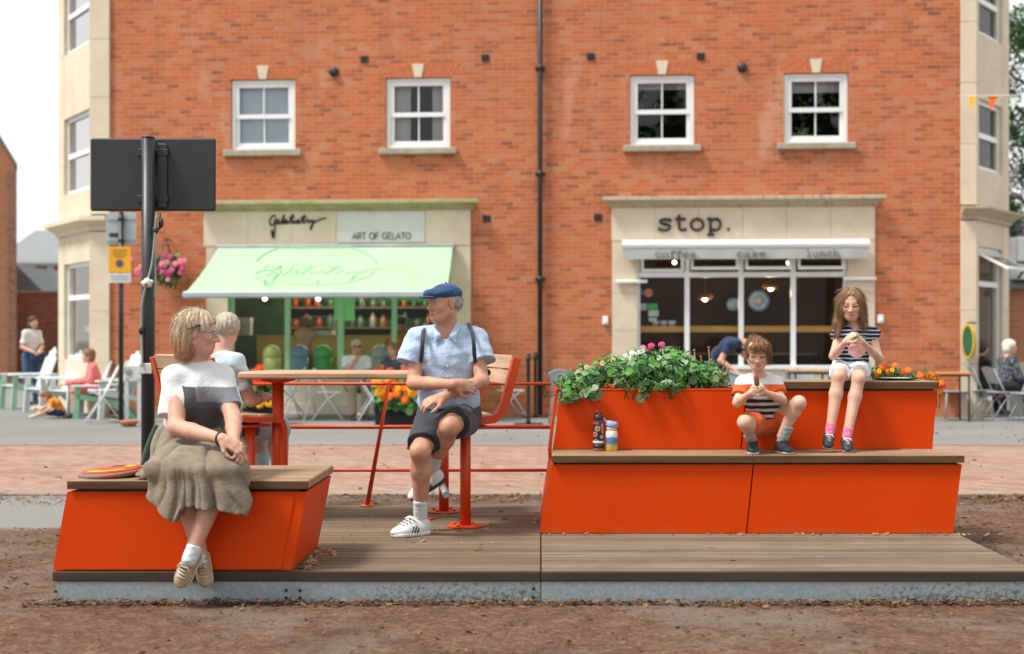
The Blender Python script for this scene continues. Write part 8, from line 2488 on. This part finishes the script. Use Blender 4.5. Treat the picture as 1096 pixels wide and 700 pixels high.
for px, py, r_, lb_ in ((784, 326, .12, "small blue round plate on the dark coffee shop wall"), (812, 322, .20, "larger blue round plate on the dark coffee shop wall")):
    u, z_ = F(px, py, 2.6); c = FW(u, 2.6, z_); M = Matrix.Translation(c) @ Matrix.Rotation(R(90), 4, "X")
    t = thing("wall_plate", lb_, "plate", c)
    b = MB(); b.lathe([(r_ * .6, .0), (r_, .03), (r_, .04), (r_ * .6, .012)], (0, 0, 0), 22, 0, True, M); b.build("rim", pm("blue_glaze", (0.10, 0.22, 0.42), (0.16, 0.30, 0.50), 12, .3), t)
    b = MB(); b.lathe([(r_ * .58, .0), (r_ * .58, .014), (.01, .016)], (0, 0, 0), 22, 0, True, M); b.build("centre", pm("grey_glaze", (0.30, 0.36, 0.42), None, 12, .3), t)
ccount = thing("coffee_counter", "dark counter deep inside the coffee shop", "counter", FW(FU(800), 3, .02))
b = MB(); b.box(FU(690), FU(900), 3.0, 3.6, .03, 1.0); inshop(b).build("front", M_DARKIN, ccount)
b = MB(); b.bbox(FU(688), FU(902), 2.95, 3.65, 1.002, 1.05, .01); inshop(b).build("top", M_BARK, ccount)
for px, lb_ in ((752, "dark bentwood chair just inside the coffee shop window, second pane"), (872, "dark bentwood chair just inside the coffee shop window, last pane"), (828, "dark bentwood chair just inside the coffee shop window, third pane")):
    c = copy_tree(mc); place(c, FW(FU(px, 1.0), 1.0, .022), R(90), lb_, "dark chairs inside the coffee shop")
u, z_ = F(715, 349, .4)
t = thing("cup_stack", "pale blue and white cups standing on the window bar behind the notices", "cups", FW(u, .4, z_))
for dx in (-.22, -.08, .06):
    b = MB(); b.lathe([(.04, 0), (.06, .03), (.07, .09), (.065, .09), (.05, .03)], FW(u + dx, .4, z_ + .002), 14); b.build("cup", pm("cup_glaze", (0.45, 0.52, 0.62), (0.60, 0.62, 0.62), 9, .3), t)

# ------------------------------------------------------------------ poles and small street things
pY = 21.0
c = V(X(129.5, pY - .6), pY - .6, .006); pY -= .6
sp_ = thing("parking_sign", "yellow parking sign with a grey sign back above it on a slim black pole", "sign", c)
b = MB(); b.tube([c, (c.x, c.y, zat(228, pY))], .038, 14); b.lathe([(.04, 0), (.036, .02), (.01, .03)], (c.x, c.y, zat(228, pY)), 12); b.build("pole", M_BLACK, sp_)
b = MB(); b.bbox(X(117.5, pY), X(141.5, pY), pY - .062, pY - .05, zat(292, pY), zat(264.5, pY), .02); pl_ = b.build("yellow_plate", pm("yellow_sign_paint", (0.72, 0.37, 0.012), (0.66, 0.33, 0.012), 3, .5), sp_)
b = MB(); M = Matrix.Translation((X(129.3, pY), pY - .063, zat(282, pY))) @ Matrix.Rotation(R(90), 4, "X"); b.lathe([(.062, 0), (.062, .004)], (0, 0, 0), 20, 0, False, M); b.build("blue_roundel", pm("roundel_red", (0.50, 0.05, 0.04), None, 9, .5), pl_)
b = MB(); M = Matrix.Translation((X(129.3, pY), pY - .0675, zat(282, pY))) @ Matrix.Rotation(R(90), 4, "X"); b.lathe([(.050, 0), (.050, .003)], (0, 0, 0), 20, 0, False, M); b.build("blue_roundel", pm("roundel_blue", (0.03, 0.09, 0.24), None, 9, .5), pl_)
b = MB()
for i, w_ in enumerate((.24, .20, .22, .14)):
    b.box(X(129.5, pY) - w_ / 2, X(129.5, pY) + w_ / 2, pY - .065, pY - .0625, zat(268.5 + i * 2.4, pY), zat(267.4 + i * 2.4, pY))
b.build("small_print", pm("olive_print", (0.34, 0.20, 0.02), None, 9, .6), pl_)
b = MB(); b.bbox(X(117.5, pY), X(141.5, pY), pY - .062, pY - .05, zat(303, pY), zat(292.8, pY), .02); wp_ = b.build("white_plate", M_SIGNWH, sp_)
b = MB()
for i in range(2): b.box(X(120, pY), X(139, pY), pY - .065, pY - .0625, zat(296.6 + i * 3.2, pY), zat(295.3 + i * 3.2, pY))
b.build("small_print", pm("grey_blue_print", (0.30, 0.38, 0.44), None, 9, .6), wp_)
b = MB(); b.bbox(X(112.5, pY), X(144.5, pY), pY + .055, pY + .065, zat(261.5, pY), zat(227.5, pY), .012); sb_ = b.build("sign_back", M_SIGNBACK, sp_)
b = MB()
for py in (234, 257): b.bbox(X(114, pY), X(143, pY), pY + .040, pY + .054, zat(py + 1.6, pY), zat(py - 1.2, pY), .003)
b.build("mounting_rail", M_GREY, sb_)
b = MB()
for py in (234, 257):
    q = MB(); q.lathe([(.046, -.025), (.046, .025)], (c.x, c.y, zat(py, pY)), 12); q.build("clip", M_BLACK, sb_)
b.bbox(X(116, pY), X(125, pY), pY + .036, pY + .0535, zat(253, pY), zat(249, pY), .003); b.build("fixing_plate", M_BLACK, sb_)

wf = thing("notice_stand", "low white metal notice stand between the black poles", "notice stand", V(X(142, 20.6), 20.6, .006))
b = MB(); b.bbox(X(133, 20.6), X(152, 20.6), 20.59, 20.61, zat(406, 20.6), zat(391, 20.6), .01); pn_ = b.build("panel", M_SIGNWH, wf)
b = MB(); M = Matrix.Translation((X(139, 20.6), 20.588, zat(398.5, 20.6))) @ Matrix.Rotation(R(90), 4, "X"); b.lathe([(.05, 0), (.05, .004)], (0, 0, 0), 14, 0, False, M); b.build("round_mark", M_GREY, pn_)
for px in (135, 148.5):
    b = MB(); b.bbox(X(px, 20.6) - .03, X(px, 20.6) + .03, 20.612, 20.66, .006, zat(391, 20.6), .006); b.build("leg", M_WHMET, wf)
bw_ = thing("bowl", "terracotta-coloured water bowl at the foot of the parking sign pole", "bowl", V(X(138, 19.7), 19.7, .006))
b = MB(); b.lathe([(.08, 0), (.13, .05), (.15, .09), (.14, .09), (.11, .05), (.03, .02)], V(X(138, 19.7), 19.7, .006), 20); b.build("dish", pm("terracotta", (0.46, 0.19, 0.09), (0.40, 0.15, 0.07), 9, .7), bw_)
b = MB(); b.lathe([(.13, .0), (.13, .003)], V(X(138, 19.7), 19.7, .08), 20); b.build("filling", pm("pale_filling", (0.50, 0.46, 0.40), None, 9, .7), bw_)

for px, Y, lb_ in ((565.5, 20.2, "black barrier post on a flat base, nearer the deck"), (573, 21.9, "black barrier post on a flat base against the brick wall")):
    c = V(X(px, Y), Y, .006); t = thing("barrier_post", lb_, "barrier post", c, 0, "black barrier posts by the drainpipe")
    b = MB(); b.lathe([(.045, .012), (.03, .06), (.028, .97), (.045, .98), (.045, 1.03), (.03, 1.05), (.035, 1.08), (.01, 1.10)], c, 14); b.build("pole", M_BLACK, t)
    b = MB(); b.bbox(c.x - .22, c.x + .22, Y - .16, Y + .16, .006, .02, .005); b.build("base_plate", M_BLACK, t)

# hanging basket on the facade
u, z_ = F(176, 290, -.32); c = FW(u, -.32, z_)
hbk = thing("hanging_basket", "hanging basket of pink and magenta flowers beside the black post", "hanging basket", c)
b = MB(); b.lathe([(.05, -.22), (.16, -.14), (.20, 0), (.19, .01), (.02, -.02)], c, 18); b.build("basket", M_BARK, hbk)
b = MB(); foliage(b, (c.x, c.y, c.z + .06), (.34, .26, .27), 330, .05, ("round", "long"), (0, 2, 2)); foliage(b, (c.x + .08, c.y - .1, c.z - .16), (.20, .14, .16), 90, .045, ("long",), (0, 2)); b.build("foliage", [M_LEAF, M_LEAFP, M_LEAFD], hbk)
for i in range(36):
    q = c + V(rng.normal(.03, .20), -.2 - rng.rand() * .08, rng.normal(.04, .14))
    b = MB(); flower(b, q, .055, (rng.normal(0, .4), -1, .3), 6, 0, 1, 1); b.build("flower", [M_PET_M if i % 2 else M_PET_P, M_PET_Y], hbk)
b = MB(); top = c + V(0, 0, .55); wl = FW(u, -.004, c.z + .55); b.tube([wl, top], .012, 6); b.tube([wl + V(0, 0, -.25), top + V(0, .12, 0)], .010, 6)
for a in range(3): b.tube([top, c + V(.19 * math.cos(a * 2.1), .19 * math.sin(a * 2.1), 0)], .004, 5)
b.build("bracket", M_BLACK, hbk)

# bunting across the right corner
bY = 21.0
bun = thing("bunting", "string of yellow, orange and pale green triangular flags at the right corner", "bunting", W(1060, 103, bY))
b = MB(); b.tube(spl([W(1026, 102.8, bY + .75), W(1045, 102.6, bY + .4), W(1075, 102.2, bY), W(1110, 100.5, bY - .4)], 6), .008, 5); b.build("cord", M_SIGNWH, bun)
for x0, x1, xt, yt, cc in ((1036.5, 1045.5, 1039.5, 119, (0.80, 0.40, 0.01)), (1058, 1068, 1060, 119, (0.80, 0.13, 0.01)), (1080, 1090.5, 1084, 120, (0.55, 0.66, 0.58)), (1100, 1109, 1103, 119, (0.80, 0.40, 0.01))):
    def q_(x, y): return W(x, y, bY + .4 - (x - 1045) * .0125)
    b = MB(); b.prism([q_(x0, 102.8), q_(x1, 102.6), q_((x1 + xt) / 2, 111), q_(xt, yt), q_((x0 + xt) / 2, 111)], (0, .004, 0)); b.build("flag", pm("flag_cloth", cc, None, 9, .8), bun)

# ------------------------------------------------------------------ houses beyond
def gable(name, label, x0, x1, y0, y1, ze, zr, m, ridge="y", wins_=(), roofm=None, chim=()):
    t = thing(name, label, "house", ((x0 + x1) / 2, (y0 + y1) / 2, 0))
    b = MB(); b.box(x0, x1, y0, y1, -.02, ze)
    if ridge == "y":
        xm = (x0 + x1) / 2
        b.add([(x0, y0, ze), (x1, y0, ze), (xm, y0, zr), (x0, y1, ze), (x1, y1, ze), (xm, y1, zr)], [(0, 1, 2), (5, 4, 3)])
    else:
        ym = (y0 + y1) / 2
        b.add([(x0, y0, ze), (x0, y1, ze), (x0, ym, zr), (x1, y0, ze), (x1, y1, ze), (x1, ym, zr)], [(2, 1, 0), (3, 4, 5)])
    b.build("wall", m, t)
    r = MB(); e = .06 if name == "gable_house" else .25
    if ridge == "y":
        xm = (x0 + x1) / 2; s = (zr - ze) / (xm - x0)
        for a, sg in ((x0, -1), (x1, 1)):
            r.hexa([(a + sg * e, y0 - e, ze - s * e + .02), (xm, y0 - e, zr + .02), (xm, y1 + e, zr + .02), (a + sg * e, y1 + e, ze - s * e + .02), (a + sg * e, y0 - e, ze - s * e + .14), (xm, y0 - e, zr + .14), (xm, y1 + e, zr + .14), (a + sg * e, y1 + e, ze - s * e + .14)])
    else:
        ym = (y0 + y1) / 2; s = (zr - ze) / (ym - y0)
        for a, sg in ((y0, -1), (y1, 1)):
            r.hexa([(x0 - e, a + sg * e, ze - s * e + .02), (x1 + e, a + sg * e, ze - s * e + .02), (x1 + e, ym, zr + .02), (x0 - e, ym, zr + .02), (x0 - e, a + sg * e, ze - s * e + .14), (x1 + e, a + sg * e, ze - s * e + .14), (x1 + e, ym, zr + .14), (x0 - e, ym, zr + .14)])
    rf = r.build("roof", roofm or M_ROOF, t)
    for cx_, cy_, ct_ in chim:
        q = MB(); q.box(cx_ - .3, cx_ + .3, cy_ - .3, cy_ + .3, ze, ct_); q.bbox(cx_ - .36, cx_ + .36, cy_ - .36, cy_ + .36, ct_ + .002, ct_ + .15, .03); q.build("chimney", m, rf)
    for xa, xb, za, zb in wins_:
        q = MB(); y = y0 - .02; fw_ = .07
        q.box(xa, xa + fw_, y - .03, y + .015, za, zb); q.box(xb - fw_, xb, y - .03, y + .015, za, zb); q.box(xa + fw_, xb - fw_, y - .03, y + .015, zb - fw_, zb); q.box(xa + fw_, xb - fw_, y - .03, y + .015, za, za + fw_)
        q.box((xa + xb) / 2 - .025, (xa + xb) / 2 + .025, y - .028, y + .014, za + fw_, zb - fw_)
        f_ = q.build("window", M_UPVC, t)
        q = MB(); q.box(xa + .01, xb - .01, y + .003, y + .013, za + .01, zb - .01); q.build("pane", M_PALEBLUE, f_)
    return t
yA = 36.0
hA_ = gable("gable_house", "tall red brick gable house at the far left edge", X(16, yA) - 6.4, X(16, yA), yA, yA + 10, zat(177, yA), zat(177, yA) + 5.6, M_BRICK3, "y")
b = MB(); b.bbox(X(7, yA), X(17, yA) + .02, yA - .07, yA - .004, -.02, zat(181, yA), .02); b.build("corner_pilaster", M_BRICK2, hA_)
hA_.matrix_basis = Matrix.Translation((X(16, yA), yA, 0)) @ Matrix.Rotation(R(22.5), 4, "Z") @ Matrix.Translation((-X(16, yA), -yA, 0)) @ hA_.matrix_basis
yB = 52.0
gable("slate_house", "far brick house with a long slate roof beyond the garden wall", X(-2, yB), X(64, yB) + 2, yB, yB + 9, zat(283, yB), zat(250, yB + 4.5), M_BRICK3, "x",
      [(X(28, yB), X(38, yB), zat(302, yB), zat(284.5, yB)), (X(51, yB), X(58, yB), zat(302, yB), zat(284.5, yB))], None, [(X(34, yB), yB + 4.5, zat(246, yB + 4.5))])
yC = 42.0
gw_ = thing("garden_wall", "brick garden wall behind the standing woman", "wall", V(X(38, yC), yC, 0))
b = MB(); b.box(X(10, yC), X(75, yC), yC, yC + .3, -.02, zat(314, yC)); b.build("brickwork", M_BRICK2, gw_)
b = MB(); 
for i in range(4):
    a_ = X(10, yC) + i * (X(75, yC) - X(10, yC)) / 4; b.bbox(a_ + .004, a_ + (X(75, yC) - X(10, yC)) / 4 - .004, yC - .05, yC + .35, zat(314, yC) + .002, zat(314, yC) + .09, .02)
b.build("coping", M_STONE2, gw_)
shd = thing("outbuilding", "low outbuilding with a sloping slate roof above the garden wall", "shed", V(X(26, yC + 1), yC + 2, 0))
b = MB(); b.box(X(12, yC + .6), X(44, yC + .6), yC + .6, yC + 4, -.02, zat(313, yC + .6)); b.build("wall", M_BRICK2, shd)
b = MB(); b.prism([(X(10, yC + .5), yC + .5, zat(312, yC + .5)), (X(46, yC + .5), yC + .5, zat(312, yC + .5)), (X(18, yC + .5), yC + .5, zat(284, yC + .5)), (X(10, yC + .5), yC + .5, zat(284, yC + .5))], (0, 3.6, 0)); b.build("roof", M_ROOF, shd)
yD = 31.0
hD = gable("corner_house", "red brick house with a white timbered front beyond the right corner", X(1082, yD), X(1082, yD) + 9, yD, yD + 8, zat(305, yD), zat(240, yD + 4), M_BRICK3, "x")
b = MB(); b.bbox(X(1080, yD), X(1080, yD) + 9.4, yD - .5, yD - .004, zat(300, yD), zat(255, yD), .03)
tf = b.build("timber_front", M_UPVC, hD)
b = MB()
for i in range(7):
    a_ = X(1080, yD) + i * .42; b.prism([(a_, yD - .52, zat(299, yD)), (a_ + .07, yD - .52, zat(299, yD)), (a_ + .30, yD - .52, zat(283, yD)), (a_ + .23, yD - .52, zat(283, yD))], (0, .015, 0))
b.bbox(X(1080, yD) - .02, X(1080, yD) + 9.4, yD - .56, yD - .502, zat(283, yD), zat(281, yD), .005); b.build("timber", M_BLACK, tf)
b = MB(); b.bbox(X(1080, yD), X(1080, yD) + 9.2, yD - .09, yD - .005, -.02, zat(388, yD), .02); b.build("plinth", M_STONE, hD)

# ------------------------------------------------------------------ trees at the right
def tree(label, base, h, crown, leaf, n, size, seed, tr=.16):
    r = np.random.RandomState(seed)
    t = thing("leafy_tree", label, "tree", base)
    b = MB(); b.tube([base, base + V(.1, 0, h * .35), base + V(-.05, .1, h * .7), base + V(.05, 0, h)], [tr, tr * .75, tr * .45, tr * .1], 10)
    for _ in range(16):
        z0_ = h * r.uniform(.3, .9); a = r.rand() * 6.28; ln_ = crown[0] * r.uniform(.5, .95)
        p0 = base + V(0, 0, z0_); p1 = p0 + V(math.cos(a) * ln_ * .6, math.sin(a) * ln_ * .6, ln_ * .35); p2 = p1 + V(math.cos(a) * ln_ * .4, math.sin(a) * ln_ * .4, -ln_ * .1)
        b.tube([p0, p1, p2], [tr * .3, tr * .16, tr * .04], 6)
    b.build("trunk", M_BARK, t)
    cl = []
    for _ in range(46):
        a = r.rand() * 6.28; rr = math.sqrt(r.rand()); cl.append((base + V(math.cos(a) * rr * crown[0], math.sin(a) * rr * crown[0], h * .62 + r.uniform(-1, 1) * crown[1] * math.sqrt(max(0, 1 - rr * rr * .8))), r.uniform(.35, .8)))
    vs = np.zeros((n, 4, 3)); ci = r.randint(0, len(cl), n)
    cc = np.array([list(c[0]) for c in cl]); cr = np.array([c[1] for c in cl])
    d = r.normal(size=(n, 3)); d /= np.linalg.norm(d, axis=1)[:, None]
    p = cc[ci] + d * (cr[ci] * r.rand(n) ** .5)[:, None] * np.array([1, 1, .8]); p[:, 2] -= r.rand(n) ** 3 * .5
    u = r.normal(size=(n, 3)); u /= np.linalg.norm(u, axis=1)[:, None]
    w = np.cross(u, r.normal(size=(n, 3))); w /= np.linalg.norm(w, axis=1)[:, None]
    s = (size * r.uniform(.6, 1.3, n))[:, None]
    vs[:, 0] = p - u * s; vs[:, 1] = p - w * s * .45; vs[:, 2] = p + u * s; vs[:, 3] = p + w * s * .45
    obj_from_arrays("crown", vs.reshape(-1, 3), np.arange(n * 4).reshape(n, 4), leaf, t, None, False)
    return t
tree("tall leafy tree rising behind the right corner bay", V(X(1112, 33), 33.5, 0), 10.2, (2.1, 3.9), M_LEAFT, 15000, .075, 5)
tree("low dark leafy tree beyond the right corner, above the brick house", V(X(1104, 38), 40.5, 0), 6.6, (2.0, 1.7), M_LEAFD, 9000, .09, 8)
# the trees across the street behind the photographer, seen only as dark reflections in the window glass
for x_, y_, h_, sd_ in ((7.5, -11, 13.5, 21), (-1.0, -17, 15, 22), (15, -14, 14, 23)):
    tree("broad street tree across from the building, mirrored in the window panes", V(x_, y_, -.01), h_, (4.2, 5.2), M_LEAFT, 9000, .20, sd_, .25)["group"] = "street trees mirrored in the windows"
# ------------------------------------------------------------------ sky, sun, camera
SUN_EL, SUN_AZ = R(58), R(-66)       # azimuth from straight behind the camera towards the left
sd = V(math.sin(SUN_AZ) * math.cos(SUN_EL), -math.cos(SUN_AZ) * math.cos(SUN_EL), math.sin(SUN_EL))   # towards the sun
scn = bpy.context.scene
wd = bpy.data.worlds.new("World"); scn.world = wd; wd.use_nodes = True
nt = wd.node_tree; bg_ = nt.nodes["Background"]
sk_ = nt.nodes.new("ShaderNodeTexSky"); sk_.sky_type = "NISHITA"; sk_.sun_disc = False
sk_.sun_elevation = SUN_EL; sk_.sun_rotation = math.atan2(sd.x, sd.y)
sk_.air_density = 1.0; sk_.dust_density = 3.0; sk_.ozone_density = 1.0
# thin high cloud over the whole dome: the blue is veiled by an even grey-white
hs_ = nt.nodes.new("ShaderNodeHueSaturation"); hs_.inputs["Saturation"].default_value = 0.22
nt.links.new(sk_.outputs[0], hs_.inputs["Color"])
tc_ = nt.nodes.new("ShaderNodeTexCoord"); ns_ = nt.nodes.new("ShaderNodeTexNoise"); ns_.inputs["Scale"].default_value = 2.2; ns_.inputs["Detail"].default_value = 5
nt.links.new(tc_.outputs["Generated"], ns_.inputs["Vector"])
rp_ = nt.nodes.new("ShaderNodeValToRGB"); rp_.color_ramp.elements[0].position = .3; rp_.color_ramp.elements[0].color = (11.5, 11.8, 12.0, 1); rp_.color_ramp.elements[1].position = .75; rp_.color_ramp.elements[1].color = (13.5, 13.6, 13.6, 1)
nt.links.new(ns_.outputs["Fac"], rp_.inputs["Fac"])
mx_ = nt.nodes.new("ShaderNodeMix"); mx_.data_type = "RGBA"; mx_.inputs[0].default_value = 0.75
nt.links.new(hs_.outputs[0], mx_.inputs[6]); nt.links.new(rp_.outputs[0], mx_.inputs[7])
nt.links.new(mx_.outputs[2], bg_.inputs["Color"]); bg_.inputs["Strength"].default_value = 0.070
ld = bpy.data.lights.new("sun", "SUN"); ld.energy = 2.9; ld.angle = R(13); ld.color = (1.0, 0.955, 0.89)
lo = bpy.data.objects.new("sun", ld); C.objects.link(lo)
lo.rotation_euler = sd.to_track_quat("Z", "Y").to_euler()
cd = bpy.data.cameras.new("camera"); co = bpy.data.objects.new("camera", cd); C.objects.link(co)
co.location = (0, 0, EYE); co.rotation_euler = (R(90), 0, 0)
cd.sensor_fit = "HORIZONTAL"; cd.sensor_width = 36; cd.lens = FPX / 1096 * 36
cd.shift_x = (548 - CX) / 1096; cd.shift_y = (CY - 350) / 1096
cd.clip_start = 0.1; cd.clip_end = 2000
cd.dof.use_dof = True; cd.dof.focus_distance = 7.7; cd.dof.aperture_fstop = 1.8; cd.dof.aperture_blades = 0
scn.camera = co
scn.view_settings.view_transform = "Standard"; scn.view_settings.look = "None"; scn.view_settings.exposure = 0.66; scn.view_settings.gamma = 1
scn.view_settings.use_curve_mapping = False
scn.render.engine = "CYCLES"
scn.cycles.max_bounces = 8; scn.cycles.transparent_max_bounces = 12; scn.cycles.caustics_reflective = False; scn.cycles.caustics_refractive = False
scn.cycles.use_denoising = True
